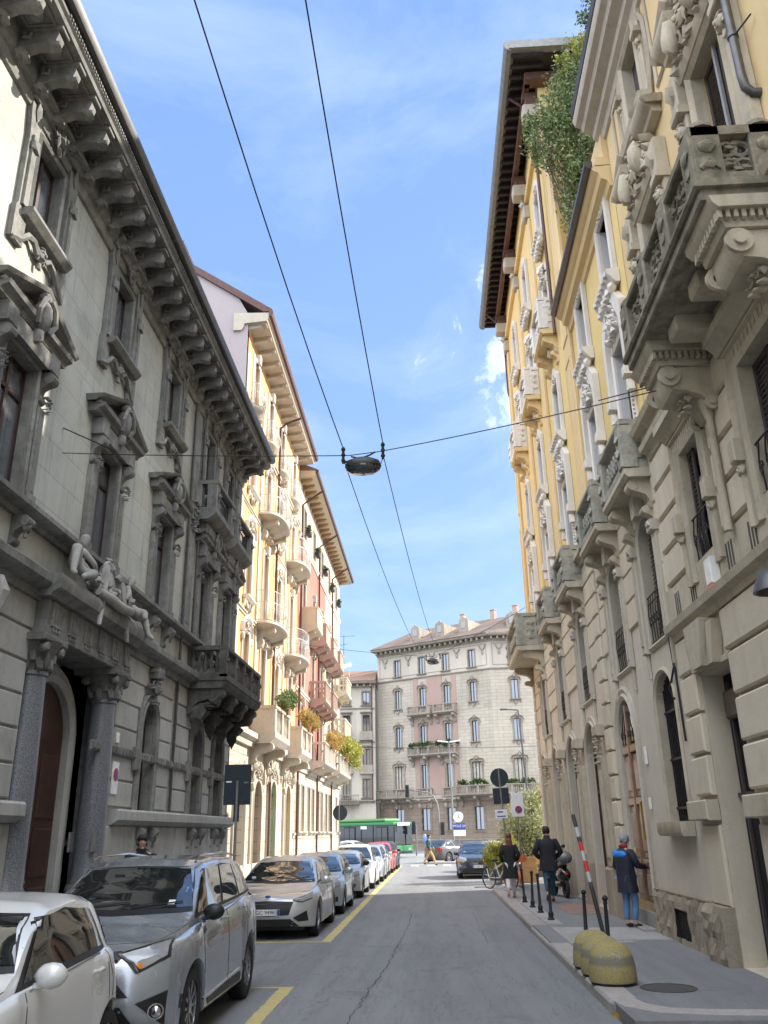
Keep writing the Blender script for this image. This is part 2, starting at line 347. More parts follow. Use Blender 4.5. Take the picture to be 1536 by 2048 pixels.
# ============================================================ GREY PALAZZO (left, nearest)
GB=empty('palazzo',(-6.7,0,0),R(90),'weathered grey stucco palazzo in shade with carved portal, pedimented windows and bracketed eaves','building')
def gray_building(B):
    U0,U1=-14,28.5
    PC=15.78; aw=[20.08,24.34,26.84]; fw=[12.0,16.1,20.1,24.25,27.0]; sw=[12.0,16.0,20.0,24.0,26.75]
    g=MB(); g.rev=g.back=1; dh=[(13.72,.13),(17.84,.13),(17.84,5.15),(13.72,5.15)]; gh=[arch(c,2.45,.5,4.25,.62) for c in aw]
    wallbands(g,U0,18.6,[(0,5.8,[dh])],.6); wallbands(g,18.6,U1,[(0,5.8,gh)],.3)
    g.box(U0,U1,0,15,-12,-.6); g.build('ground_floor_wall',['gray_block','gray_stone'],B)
    def blk(v):
        r=[(13.66,17.9)] if v<5.3 else []
        for c in aw:
            if v<4.25: r.append((c-.72,c+.72))
            elif v<5.1: h=.75*math.sqrt(max(0,1-((v-4.25)/.9)**2)); r.append((c-h,c+h))
        r.append((21.95,22.15)); return r
    r=MB(); rustic(r,5,28.45,2.5,5.75,.54,2.0,blk,.045,.02,.035); r.build('rusticated_blocks','gray_block',B,40)
    w=MB(); w.rev=w.back=1; wallbands(w,U0,U1,[(5.8,7.15,[]),(7.15,10.8,[rect(c,7.2,.56,2.35) for c in fw]),(10.8,15,[rect(c,11.95,.48,1.8) for c in sw])],.26)
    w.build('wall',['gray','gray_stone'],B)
    e=MB(); e.add([V(U1,0,0),V(U1,15,0),V(U1,15,-12),V(U1,0,-12)],[(0,1,2,3)]); e.build('side_wall','gray',B)
    # plinth and ledge
    p=MB()
    for a,b in ((5,13.7),(17.9,28.5)):
        p.box(a,b,.1,2.15,0.01,.1,.03); p.mould([(0.01,2.15),(.16,2.15),(.3,2.25),(.3,2.42),(.26,2.46),(0.01,2.46)],a,b+.03)
        for c in [a+.03+i*1.62 for i in range(int((b-a)/1.62)+1)]: p.box(c-.16,min(c+.16,b+.02),.1,2.14,.02,.14,.03)
    p.build('plinth','gray_block',B)
    proto=None; it=[]
    for c in aw: it+=[(c-.45,2.12),(c+.45,2.12)]
    mb=scroll_bracket(0,0,.26,.6,.2); mask(mb,0,-.2,.2,.11); pr=mb.build('lion_bracket','gray_stone',B,40); place(pr,it,B)
    # string courses
    c=MB(); pf=lambda v,d,h:[(0.01,v),(d*.3,v),(d*.35,v+h*.35),(d*.85,v+h*.45),(d,v+h*.6),(d,v+h*.92),(d*.9,v+h),(0.01,v+h)]
    c.mould(pf(5.72,.38,.42),5,28.55); c.mould(pf(6.86,.3,.26),5,28.55); c.box(5,28.5,6.2,6.28,.01,.06); c.box(16.6,28.4,3.52,3.72,.06,.1,.02)
    for k in range(56): c.box(16.7+k*.21,16.83+k*.21,3.56,3.68,.1,.13,.01)
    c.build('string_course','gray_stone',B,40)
    mb=scroll_bracket(0,0,.27,.52,.2); mask(mb,0,-.18,.2,.1,5); pr=mb.build('frieze_bracket','gray_stone',B,40)
    place(pr,[(x+d,6.86) for x in (12,20.1,24.25,27) for d in (-.62,.62)],B)
    # ground floor arched windows
    W=MB(); hd=arch(0,0,.5,1.8,.62,14)
    W.sweep(list(reversed(hd)),[(0,.01),(0,.1),(.06,.13),(.09,.09),(.17,.09),(.2,.12),(.24,.08),(.24,.01)],True)
    carving(W,-.3,.3,2.4,3.25,.12,9,3,.14); mask(W,0,2.75,.15,.15,2); W.box(-.2,.2,3.0,3.25,.02,.3,.03); W.box(-.95,-.72,.85,1.35,.05,.16,.03)
    w0=W.build('window','gray_stone',B,40); frame2(None,-.5,.5,0,2.4,-.24,'frame_dark','glass',w0,0,[1.8],arch(0,0,.5,1.8,.62,14),.1)
    cu=MB(); 
    for k in range(5): cu.lathe((-.34+k*.05,.1,-.18),[(.035,0),(.03,.9),(.035,2.1)],6)
    cu.build('curtain','old_door',w0,60)
    place(w0,[(x,2.45) for x in aw],B)
    # first floor windows with pediments
    W=MB()
    W.sweep([(.56,0),(.56,2.35),(-.56,2.35),(-.56,0)],[(0,.01),(0,.08),(-.05,.11),(-.08,.06),(-.2,.06),(-.22,.02)])
    for sg in (-1,1):
        a=sg*.8; W.box(a-.12,a+.12,0,1.75,.01,.12,.02); W.box(a-.07,a+.07,.15,1.6,.11,.14,.01); W.box(a-.15,a+.15,-.02,.14,.01,.16,.02)
        sb=scroll_bracket(a,2.42,.24,.62,.18); W.add(sb.v,sb.f); carving(W,a-.12,a+.12,1.6,1.95,.2,5,4,.06)
        W.box(a-.17,a+.17,2.42,2.78,.01,.26,.02)
    W.mould([(0.01,2.42),(.22,2.42),(.24,2.6),(.24,2.72),(0.01,2.72)],-.7,.7)
    W.mould([(0.01,2.8),(.2,2.8),(.24,2.86),(.3,2.88),(.34,2.9),(.36,2.98),(0.01,2.98)],-1.25,1.25)
    pr_=[(0,.01),(0,.2),(.04,.26),(.06,.34),(.1,.37),(.13,.38),(.13,.01)]
    W.sweep([(1.36,2.98),(0,3.52),(-1.36,2.98)],[(-q,w) for q,w in pr_])
    W.prism([(-1.2,2.98),(1.2,2.98),(0,3.44)],.02,.08)
    W.blob((.02,3.1,.28),(.18,.33,.17),.06,1); W.blob((0,3.45,.3),(.12,.1,.11),.2,2); W.blob((0,2.72,.26),(.11,.16,.1),.4,3)
    for sg in (-1,1): W.vt([(sg*.2,2.85,.34),(sg*.3,3.05,.4),(sg*.2,3.3,.42),(sg*.06,3.42,.4)],.05,6); 
    for i in range(14):
        sg=-1 if i%2 else 1; W.blob((sg*(.3+.07*i),2.98+.1*random.Random(i).random(),.22),(.08,.07,.08),.5,i,True)
    w1=W.build('pedimented_window','gray_stone',B,35); frame2(None,-.56,.56,0,2.35,-.2,'frame_dark','glass_b',w1,1,[1.75],None,.07)
    place(w1,[(x,7.2) for x in fw],B)
    # second floor windows
    W=MB(); W.sweep([(-.48,0),(.48,0),(.48,1.8),(-.48,1.8)][::-1],[(0,.01),(0,.07),(.05,.1),(.09,.05),(.17,.05),(.19,.02)],True)
    for sg in (-1,1):
        a=sg*.83; W.prism([(a-.19,-.72),(a+.19,-.72),(a+.19,-.1),(a+.13,0),(a+.13,1.5),(a+.2,2.0),(a+.2,2.5),(a-.2,2.5),(a-.2,2.0),(a-.13,1.5),(a-.13,0),(a-.19,-.1)],.01,.1)
        W.prism([(a-.07,0),(a+.07,0),(a+.06,1.5),(a-.06,1.5)],.09,.15); W.blob((a,1.28,.14),(.12,.2,.08),.5,3,True); W.blob((a,2.1,.12),(.09,.2,.06),.3,5,True)
        W.vt([(sg*.98,-.7,.06),(sg*.75,-.62,.1),(sg*.5,-.35,.1),(sg*.3,-.3,.1),(sg*.12,-.45,.1)],.06)
    W.mould([(0.01,2.2),(.16,2.22),(.2,2.34),(.3,2.38),(.3,2.48),(0.01,2.5)],-1.08,1.08)
    W.mould([(0.01,-.16),(.2,-.16),(.3,-.06),(.3,.0),(0.01,.01)],-.82,.82); mask(W,0,-.4,.06,.14,1); mask(W,0,2.2,.12,.16,4); carving(W,-.4,.4,2.0,2.5,.14,8,9,.07)
    W.sweep([(.55,2.5),(.25,2.56),(.2,2.66),(0,2.7),(-.2,2.66),(-.25,2.56),(-.55,2.5)],[(0,.01),(0,.26),(-.06,.3),(-.09,.01)])
    w2=W.build('framed_window','gray_stone',B,35); frame2(None,-.48,.48,0,1.8,-.2,'frame_dark','glass_b',w2,1,[],None,.06)
    place(w2,[(x,11.95) for x in sw[:4]]+[(sw[4],11.95,.86,1)],B)
    # eaves
    e=MB(); e.mould([(0.01,13.98),(.06,14.0),(.1,14.1),(.1,14.2),(.2,14.26),(.2,14.72),(.98,14.72),(1.0,14.8),(1.05,14.84),(1.05,14.93),(1.0,14.96),(1.0,15.05),(-.3,15.06),(-.3,13.98)],U0,28.75)
    for k in range(230): e.box(10+k*.08,10.045+k*.08,14.86,14.91,1.05,1.075)
    k0=9.45-.725*3
    for k in range(30):
        c=k0+k*.725+.3625
        if c>28.5: break
        e.sweep([(c-.24,0),(c+.24,0)],[(0,0),(0,0),(0,0)]) if 0 else None
        for (a,b,x,y) in ((c-.22,c+.22,.32,.36),(c-.22,c+.22,.8,.84),(c-.22,c-.18,.36,.8),(c+.18,c+.22,.36,.8)): e.box(a,b,14.685,14.722,x,y)
        e.lathe((c,14.66,.58),[(.02,0),(.12,.0),(.14,.03),(.12,.062)],10)
    ev=e.build('eaves_cornice','gray_stone',B,30)
    mb=MB(); mb.mould([(.18,14.28),(.26,14.24),(.34,14.32),(.5,14.38),(.7,14.36),(.84,14.42),(.88,14.55),(.86,14.64),(.92,14.66),(.92,14.715),(.18,14.715)],-.1,.1)
    mb.box(-.14,.14,14.64,14.71,.2,.95,.01)
    for k in range(7): mb.blob((0,PC+.018*k,.26+.09*k),(.1,.05,.06),.5,k,True)
    mb.blob((0,14.27,.24),(.15,.09,.1),.7,3); mb.blob((0,14.38,.8),(.13,.08,.09),.6,6)
    for sg in (-1,1): mb.vt([(sg*.13,14.6,.3),(sg*.14,14.48,.3),(sg*.14,14.46,.42),(sg*.14,14.56,.42)],.03)
    mb.M=None; m0=mb.build('bracket','gray_stone',B,40)
    place(m0,[(k0+k*.725,0) for k in range(30) if k0+k*.725<28.6],B)
    gt=MB(); gt.mould([(1.0,15.0),(1.07,14.97),(1.17,14.98),(1.22,15.06),(1.22,15.16),(1.19,15.18),(1.0,15.16)],U0,28.8); gt.build('gutter','zinc',B,40)
    rf=MB(); rf.mould([(1.1,15.12),(1.16,15.2),(-6,18.2),(-12,15.2),(-12,15.0),(0,15.0)],U0,28.78); rf.build('roof','roofgrey',B)
    # down pipes
    for (u,v0,v1) in ((22.05,2.5,14.0),(23.05,7.2,14.0)):
        t=MB(); t.vt([(u,v0,.1),(u,v1,.1)],.04,7); 
        for k in range(5): t.vt([(u,v0+1+k*2,.1),(u,v0+1.05+k*2,.1)],.055,7)
        t.build('downpipe','zinc',B,40)
    q=MB(); q.box(22.2,22.8,7.15,13.9,.01,.08,.02); q.box(22.3,22.7,7.4,10,.07,.1,.02); q.box(27.95,28.45,7.15,13.9,.01,.08,.02); q.box(22.2,22.8,10.4,10.9,.05,.14,.02); carving(q,22.25,22.75,10.1,11.0,.14,14,8,.08); q.build('pilaster','gray_stone',B,40)
    # big balcony
    b=MB(); u0,u1,D=23.1,28.0,1.12
    b.mould([(0.01,5.72),(D-.12,5.72),(D-.05,5.8),(D,5.86),(D,6.0),(0.01,6.0)],u0,u1); b.box(u0-.03,u1+.03,5.93,6.02,.01,D+.03)
    b.box(u0+.02,u1-.02,6.02,6.14,D-.2,D-.02); b.box(u0+.02,u0+.2,6.02,6.14,.01,D-.02)
    b.build('balcony_slab','dark_stone',B,40)
    b=MB(); b.box(u0,u1,6.78,6.9,D-.22,D,.02); b.box(u0,u0+.22,6.78,6.9,.01,D-.22,.0); b.box(u1-.22,u1,6.78,6.9,.01,D-.22)
    for c in (u0+.13,u0+1.35,u0+2.45,u0+3.55,u1-.13): b.box(c-.13,c+.13,6.1,6.8,D-.22,D-.01,.02); mask(b,c,6.5,D-.02,.07,int(c))
    for (a,z) in ((u0+.3,u0+1.2),(u0+1.5,u0+2.3),(u0+2.6,u0+3.4),(u0+3.7,u1-.3)):
        n=5
        for i in range(n): baluster(b,a+(z-a)*(i+.5)/n,6.12,D-.12,.68,.065)
    for i in range(5): baluster(b,u0+.12,6.12,.14+i*.17,.68,.065)
    b.box(u0+.01,u0+.24,6.1,6.8,0.01,.08); b.build('balustrade','dark_stone',B,40)
    mb=scroll_bracket(0,0,1.05,.72,.34); carving(mb,-.17,.17,-.5,-.1,.6,8,5,.2); mb.blob((0,-.62,.3),(.2,.35,.25),.6,5); mb.blob((0,-.35,.75),(.2,.15,.2),.6,7)
    pr=mb.build('balcony_bracket','dark_stone',B,40); place(pr,[(x,5.73) for x in (23.35,24.9,26.3,27.7)],B)
    # small upper balconies
    def small(u0,u1,v):
        D=.67; b=MB(); b.mould([(0.01,v-.2),(D-.25,v-.2),(D-.1,v-.1),(D,v),(D,v+.16),(0.01,v+.16)],u0,u1)
        b.box(u0+.3,u1-.3,v-.55,v-.2,.01,D-.3,.05); b.box(u0,u1,v+.9,v+1.02,D-.2,D+.03,.02); b.box(u0,u0+.2,v+.9,v+1.02,.01,D-.2)
        for c in (u0+.18,u1-.18): b.box(c-.17,c+.17,v+.16,v+.9,D-.3,D,.02); mask(b,c,v+.55,D,.09,3); b.box(c-.17,c+.17,v+.16,v+.9,.02,.2,.02)
        bb=b.build('upper_balcony','gray_stone',B,40); rl=MB()
        for i in range(9):
            x=u0+.45+i*(u1-u0-.9)/8; rl.vt([(x,v+.16,D-.12),(x,v+.9,D-.12)],.012,4)
            if i<8: x2=x+(u1-u0-.9)/16; rl.vt([(x2+.08*math.cos(t*.7),v+.5+.2*math.sin(t*.7),D-.12) for t in range(10)],.012,4)
        rl.build('railing','iron',bb)
    small(22.75,25.05,10.78); small(25.6,27.9,10.78)
    # ---- portal
    P=MB(); hd=arch(PC,.13,1.0,3.7,1.0,14)
    P.sweep(list(reversed(hd)),[(-.006,-.585),(-.006,-.42),(.12,-.38),(.18,-.42),(.3,-.42),(.3,-.585)],True)
    for sg in (-1,1):
        c=PC+(1.55 if sg>0 else -1.78); P.box(c-.5,c+.46,.1,.5,-.55,.36,.03); P.box(c-.44,c+.42,.5,.72,-.5,.3,.03); P.box(c-.42,c+.4,.72,.86,-.45,.28,.02)
    P.build('portal_surround','gray_block',B,40)
    for sg in (-1,1):
        c=PC+(1.55 if sg>0 else -1.78); co=MB(); co.lathe((c,.85,-.02),[(.36,0),(.36,.08),(.39,.14),(.36,.22),(.31,.25),(.31,.3),(.28,.34),(.275,.8),(.275,1.6),(.26,2.6),(.235,3.62),(.265,3.64),(.265,3.7),(.24,3.72)],28); k=co.build('column','granite',B,50)
        ca=MB(); ca.lathe((c,4.55,-.02),[(.24,0),(.27,.15),(.38,.4),(.44,.5)],16); ca.box(c-.5,c+.46,5.02,5.14,-.5,.36,.02)
        for i in range(16): a=i*PI/8; ca.blob((c+.29*math.cos(a),4.66+.12*(i%2),-.02+.29*math.sin(a)),(.075,.15,.075),.4,i,True)
        for a in (PI/4,3*PI/4,5*PI/4,7*PI/4): ca.blob((c+.42*math.cos(a),4.93,-.02+.42*math.sin(a)),(.1,.1,.1),.2,1)
        ca.build('capital','gray_stone',k,40)
    P=MB(); P.box(13.68,17.88,5.14,5.3,-.7,.3,.02); P.box(13.7,17.86,5.3,5.76,-.7,.26)
    for i in range(6):
        c=13.98+i*.72
        for t in (-.11,0,.11): P.box(c+t-.035,c+t+.035,5.36,5.74,.25,.31,.01)
        P.box(c-.18,c+.18,5.3,5.35,.26,.33); 
        for t in (-.11,0,.11): P.lathe((c+t,5.22,.31),[(.03,0),(.015,.08)],5)
    P.mould([(0.01,5.77),(.36,5.77),(.4,5.84),(.52,5.9),(.56,6.04),(.52,6.15),(0.01,6.17)],13.5,18.05); P.build('entablature','gray_stone',B,40)
    d=MB(); d.prism(arch(PC,.13,1.0,3.7,1.0),-.59,-.56)
    for sg in (-1,1):
        for (a,b) in ((.3,1.1),(1.25,2.1),(2.25,3.4)): d.box(PC+min(sg*.15,sg*.9),PC+max(sg*.15,sg*.9),a,b,-.57,-.52,.03)
    dd=d.build('entrance_door','old_door',B); k=MB(); k.blob((PC-.1,1.2,-.5),(.04,.04,.04),0); k.build('handle','brass',dd,40)
    # pendant carved console left of portal
    c=MB(); c.box(11.75,12.15,3.7,5.7,.02,.14,.03); c.vt([(11.95,5.6,.2),(11.95,5.4,.3),(11.95,5.1,.22),(11.95,4.4,.16),(11.95,4.0,.3),(11.95,3.85,.22)],[.14,.16,.12,.08,.1,.05],8); mask(c,11.95,5.35,.16,.14,2); c.build('carved_pendant','statue',B,40)
    # letter boxes / plates on portal, number tile, no parking plate
    for i in range(3):
        q=MB(); q.box(16.42+i*.0,16.5+i*.0,1.0,1.0,0,0) if 0 else q.box(16.95+i*.0,17.2+i*.0,1.66-.0+i*.0,2.02,-.3+.45*i,-.27+.45*i,.01); 
        if i<2: q.build('brass_plate','zinc_l',B)
    q=MB(); q.box(18.02,18.18,3.78,4.0,.05,.08,.01); t=q.build('number_tile','white_box',B)
    q=MB(); q.box(17.98,18.33,2.75,3.4,.05,.075,.01); pl=q.build('no_parking_plate','white_box',B)
    q=MB(); q.M=Matrix.Translation((18.155,-.08,3.15)); 
    a=[(.13*math.cos(t*PI/10),.13*math.sin(t*PI/10)) for t in range(20)]; q.prism(a,0,.006); q.build('red_ring',plain('sign_red',(.5,.03,.03),.5),pl)
    q=MB(); q.M=Matrix.Translation((18.155,-.088,3.15)); q.prism([(x*.72,y*.72) for x,y in a],0,.004); q.build('blue_disc',plain('sign_blue',(.03,.08,.4),.5),pl)
    q=MB(); q.M=Matrix.Translation((18.155,-.094,3.15)); q.prism([(-.08,.1),(-.1,.08),(.08,-.1),(.1,-.08)],0,.004); q.build('red_bar','sign_red_',pl) if 0 else q.build('red_bar',bpy.data.materials['sign_red'],pl)
gray_building(GB)
# ============================================================ helpers for window kinds
def winkind(B,name,hw,h,trim,framemat,glassmat,depth=.33,style='plain',rise=0,mull=1,trans=(),shut=None,at=(),carve=0,tw=.16,tp=.08,smooth=38,door=False):
    W=MB(); hd=arch(0,0,hw,h-rise,rise,12) if rise else rect(0,0,hw,h)
    W.sweep(list(reversed(hd)),[(0,.004),(0,tp),(tw*.35,tp+.03),(tw*.5,tp*.7),(tw*.9,tp*.7),(tw,tp*.4),(tw,.004)],True)
    if style in('sill','baroque','console'): W.mould([(0.01,-.14),(.14,-.14),(.24,-.05),(.24,0),(0.01,.01)],-hw-.24,hw+.24)
    if style=='hood': W.mould([(0.01,h+.2),(.12,h+.22),(.26,h+.32),(.28,h+.42),(0.01,h+.44)],-hw-.3,hw+.3); W.mould([(0.01,-.14),(.14,-.14),(.2,0),(0.01,.01)],-hw-.2,hw+.2)
    if style=='baroque':
        pts=[(hw+.28,h-.1),(hw+.2,h+.2),(hw*.6,h+.34),(0,h+.62),(-hw*.6,h+.34),(-hw-.2,h+.2),(-hw-.28,h-.1)]
        W.sweep(pts,[(0,.01),(0,.1),(-.05,.17),(-.09,.08),(-.1,.01)]); carving(W,-hw*.7,hw*.7,h+.05,h+.45,.1,carve or 8,4,.12); W.blob((0,h+.42,.16),(.14,.2,.12),.4,3)
        for sg in (-1,1): W.blob((sg*(hw+.2),h-.25,.08),(.08,.25,.07),.5,3,True); W.blob((sg*(hw+.18),-.25,.08),(.09,.12,.08),.4,5,True)
        W.vt([(-hw*.7,-.16,.06),(-hw*.3,-.36,.08),(0,-.42,.1),(hw*.3,-.36,.08),(hw*.7,-.16,.06)],.05); W.blob((0,-.42,.1),(.13,.2,.09),.4,6)
    if style=='key':
        W.prism([(-.12,h),(.12,h),(.18,h+.4),(-.18,h+.4)],.01,.2)
    if style=='crown':   # tall ornate white head of the yellow houses
        W.prism([(-hw-.34,h*.55),(-hw-.16,h*.55),(-hw-.16,h+.25),(-hw*.6,h+.8),(0,h+1.0),(hw*.6,h+.8),(hw+.16,h+.25),(hw+.16,h*.55),(hw+.34,h*.55),(hw+.34,h+.55),(hw*.75,h+1.1),(0,h+1.35),(-hw*.75,h+1.1),(-hw-.34,h+.55)],.01,.16)
        W.prism([(-hw-.1,h+.12),(hw+.1,h+.12),(hw*.6,h+.75),(0,h+.95),(-hw*.6,h+.75)],.005,.06)
        carving(W,-hw*.8,hw*.8,h+.2,h+.85,.08,14,7,.13); mask(W,0,h+.5,.08,.14,2)
        for k in range(7): W.box(-hw-.3+k*(2*hw+.5)/7,-hw-.2+k*(2*hw+.5)/7,h+.98,h+1.12,.14,.19) if 2<=k<=4 else None
        for sg in (-1,1): W.box(sg*(hw+.25)-.12,sg*(hw+.25)+.12,h*.5,h*.6,.01,.22,.02); W.blob((sg*(hw+.25),h*.42,.1),(.09,.22,.09),.4,3,True)
        for k in range(11): 
            for sg in (-1,1): W.blob((sg*(hw+.09),.1+k*h*.04,.05),(.035,.035,.04),.1,k,True)
    if style=='swag':
        W.mould([(0.01,-.3),(.1,-.3),(.26,-.1),(.28,0),(0.01,.02)],-hw-.25,hw+.25)
        for k in range(6):
            c=-hw-.1+k*(2*hw+.2)/5; W.blob((c,-.34,.16),(.11,.13,.12),.25,k,True); W.box(c-.05,c+.05,-.12,-.02,.27,.31)
        W.prism([(-hw-.18,-.02),(-hw-.02,-.02),(-hw-.02,h+.05),(0,h+.38),(hw+.02,h+.05),(hw+.02,-.02),(hw+.18,-.02),(hw+.18,h+.12),(0,h+.6),(-hw-.18,h+.12)],.01,.1); carving(W,-hw*.6,hw*.6,h+.04,h+.32,.06,6,3,.08)
    w=W.build(name,trim,B,smooth)
    if shut=='louvre':
        l=MB(); l.M=None; louvre(l,-hw+.02,-.01,.02,h-.02,-depth+.09); louvre(l,.01,hw-.02,.02,h-.02,-depth+.09); l.build('shutter',framemat,w)
    elif shut:
        l=MB(); n=int(h/.09)
        for i in range(n): 
            y=i*h/n; x=hw if (not rise or y<h-rise) else hw*math.sqrt(max(.02,1-((y-h+rise)/rise)**2)); l.box(-x+.01,x-.01,y+.01,y+h/n-.008,-depth+.03,-depth+.055+.012*(i%2),.006)
        l.build('shutter',shut,w)
    if shut!='louvre' and not (shut and shut in M and shut!='shutter_part'): frame2(None,-hw,hw,0,h,-depth+.04,framemat,glassmat,w,mull,list(trans),hd if rise else None)
    if at: place(w,at,B)
    return w
def bowrail(w,hw,d,h,mat='iron_l',n=22,v0=0,bulge=.14,flat=False):
    """bowed iron railing following a curved slab edge"""
    r=MB(); pt=lambda t:(hw*math.cos(t),d*(max(0,math.sin(t))**.55 if flat else math.sin(t)))
    P=[pt(PI*i/28) for i in range(29)]
    for z in (.06,h*.62,h): r.vt([(p[0],v0+z,p[1]) for p in P],.014,4)
    for i in range(n+1):
        t=PI*i/n; a,b=pt(t); k=1+bulge; r.vt([(a,v0,b),(a*k,v0+h*.25,b*k),(a*k*.99,v0+h*.4,b*k*.99),(a,v0+h*.65,b),(a,v0+h,b)],.009,3)
        if i%2==0 and i<n: t2=PI*(i+.5)/n; a2,b2=pt(t2); r.vt([(a2+.05*math.sin(q)*math.sin(t2),v0+h*.35+.14*math.cos(q),b2*1.06+.05*math.sin(q)*math.cos(t2)*0) for q in [x*PI/4 for x in range(9)]],.01,3)
    return r.build('railing',mat,w)
def bowslab(mb,hw,d,v,t=.14,flat=False,under=.5):
    n=16; P=[(hw*math.cos(PI*i/n),d*(max(0,math.sin(PI*i/n))**.55 if flat else math.sin(PI*i/n))) for i in range(n+1)]
    def ring(k,z): return [V(a*k,z,max(0.01,b*k)) for a,b in P]
    L=[ring(1,v),ring(1.02,v-t*.3),ring(1.02,v-t*.6),ring(.95,v-t),ring(.85,v-t-.04),ring(.6,v-t-under*.5),ring(.35,v-t-under*.8),ring(.12,v-t-under)]
    vs=[p for r in L for p in r]; m=n+1; fs=[tuple(range(m))]
    for j in range(len(L)-1): fs+=[(j*m+i,j*m+i+1,(j+1)*m+i+1,(j+1)*m+i) for i in range(n)]
    mb.add(vs,fs)
# ============================================================ ORANGE HOUSE (left, sunlit)
OB=empty('apartment_house',(-6.7,0,0),R(90),'sunlit orange house with white carved window frames, bowed iron balconies and green shutters','building')
def orange_building(B):
    U0,U1=28.5,42.4; cols=[30.3,33.6,36.7,40.3]
    g=MB(); gh=[arch(30.4,.6,.7,3.0,.7),arch(33.3,.13,.75,3.1,.75),arch(36.45,.13,.62,3.35,.62),arch(40.2,.13,.62,3.35,.62)]
    wallbands(g,U0,U1,[(0,5.1,gh)],.4); g.box(U0+.02,U1-.02,0,21.3,-12,-.5); g.build('ground_floor_wall','cream',B)
    w=MB(); wallbands(w,U0,U1,[(5.1,9.7,[rect(c,6.5 if i in(0,2) else 5.7,.45,2.4 if i in (0,2) else 3.3) for i,c in enumerate(cols)]),(9.7,13.9,[rect(c,10.2 if i in(0,2) else 9.8,.45,2.6 if i in(0,2) else 3.1) for i,c in enumerate(cols)]),
        (13.9,17.7,[rect(c,14.5,.45,2.2) for c in cols]),(17.7,20.7,[rect(c,18.0,.45,2.2) for c in cols]),(20.7,21.4,[])],.35); w.build('wall','orange',B)
    s=MB(); s.prism([(0,0),(0,21.45),(-.45,22.3),(-4.9,25.6),(-9.3,22.4),(-11.5,21.4),(-11.5,0)],0,-.25)
    o=s.build('gable_wall','lilac',B); o.location=V(28.48,0,0); o.rotation_euler=(0,0,R(-90))
    p=MB(); pf=lambda v,d,h:[(0.01,v),(d*.4,v),(d*.5,v+h*.4),(d,v+h*.6),(d,v+h),(0.01,v+h)]
    p.mould(pf(4.95,.35,.45),U0,U1); p.mould(pf(17.4,.12,.2),U0,U1); p.mould(pf(9.5,.1,.15),U0,U1); p.mould(pf(13.7,.08,.12),U0,U1); p.box(U0,U1,.1,.95,.01,.1,.03); p.build('string_course','cream_trim',B,40)
    for u in (28.6,32.0,38.4): 
        q=MB(); q.box(u,u+.35,5.4,19.9,.01,.05,.01); q.build('pilaster','cream_trim',B)
    # ground floor openings
    winkind(B,'door_surround',.62,4.0-.13,'cream_trim','green_sh','glass',.36,'baroque',.62,shut='green_sh',at=[(36.45,.13)],tw=.3,tp=.14)
    winkind(B,'door_surround',.62,4.0-.13,'cream_trim','yel_sh','glass',.36,'baroque',.62,shut='yel_sh',at=[(40.2,.13)],tw=.3,tp=.14)
    d=winkind(B,'door_surround',.75,3.72,'cream_trim','wood_door','glass',.36,'baroque',.75,shut='wood_door',at=[(33.3,.13)],tw=.28,tp=.12)
    winkind(B,'ground_window',.7,3.1,'cream_trim','white_trim','glass',.36,'baroque',.7,shut='reveal',at=[(30.4,.6)],tw=.28,tp=.12)
    # windows
    winkind(B,'window',.45,2.4,'white_trim','frame_grey','glass',.3,'baroque',0,shut='shutter_grey',at=[(cols[0],6.5),(cols[2],6.5)])
    winkind(B,'window',.45,2.6,'white_trim','frame_grey','glass',.3,'baroque',0,at=[(cols[0],10.2),(cols[2],10.2)],trans=[1.9])
    winkind(B,'balcony_door',.45,3.2,'white_trim','frame_grey','glass',.3,'key',0,shut='shutter_grey',at=[(cols[1],5.75),(cols[3],5.75),(cols[1],9.8,1,.97),(cols[3],9.8,1,.97)])
    winkind(B,'window',.45,2.2,'white_trim','frame_grey','glass',.3,'baroque',0,shut='shutter_grey',at=[(c,14.5) for c in cols])
    winkind(B,'window',.45,2.2,'white_trim','frame_grey','glass',.3,'key',0,shut='shutter_grey',at=[(c,18.0) for c in cols],tw=.2)
    # bowed balconies
    def bowbal(hw,d,h,at,flat,under):
        m=MB(); bowslab(m,hw,d,0,.16,flat,under); carving(m,-hw*.35,hw*.35,-.75,-.3,.12,8,3,.2)
        if flat:
            for sg in (-1,1): sb=scroll_bracket(sg*hw*.62,-.14,d*.75,.7,.26); m.add(sb.v,sb.f); m.blob((sg*hw*.62,-.75,.14),(.16,.25,.14),.5,2)
        b=m.build('balcony','cream_trim',B,40); bowrail(b,hw*.97,d*.97,h,flat=flat,bulge=.05 if flat else .2,n=30 if flat else 16); place(b,at,B)
    bowbal(1.65,.95,1.25,[(cols[1],9.75),(cols[3]-.1,9.75),(cols[1],14.3),(cols[3]-.1,14.3)],True,.35)
    bowbal(.72,.42,1.0,[(c,18.0) for c in cols],False,.4)
    # stone balconies with balusters and plants
    for (u0,u1) in ((31.9,35.3),(38.6,41.9)):
        m=MB(); D=.95; m.mould([(0.01,5.1),(D-.2,5.1),(D,5.3),(D,5.5),(0.01,5.5)],u0,u1); m.box(u0-.02,u1+.02,6.35,6.48,D-.2,D+.02,.02); m.box(u0,u0+.2,6.35,6.48,.01,D-.2); m.box(u1-.2,u1,6.35,6.48,.01,D-.2)
        for c in (u0+.15,(u0+u1)/2,u1-.15): m.box(c-.15,c+.15,5.5,6.36,D-.25,D-.01,.02)
        for k in range(14):
            c=u0+.4+k*(u1-u0-.8)/13
            if abs(c-(u0+u1)/2)>.2: baluster(m,c,5.5,D-.12,.86,.07,6)
        m.box(u0+.03,u0+.14,5.5,6.36,.01,D-.25); 
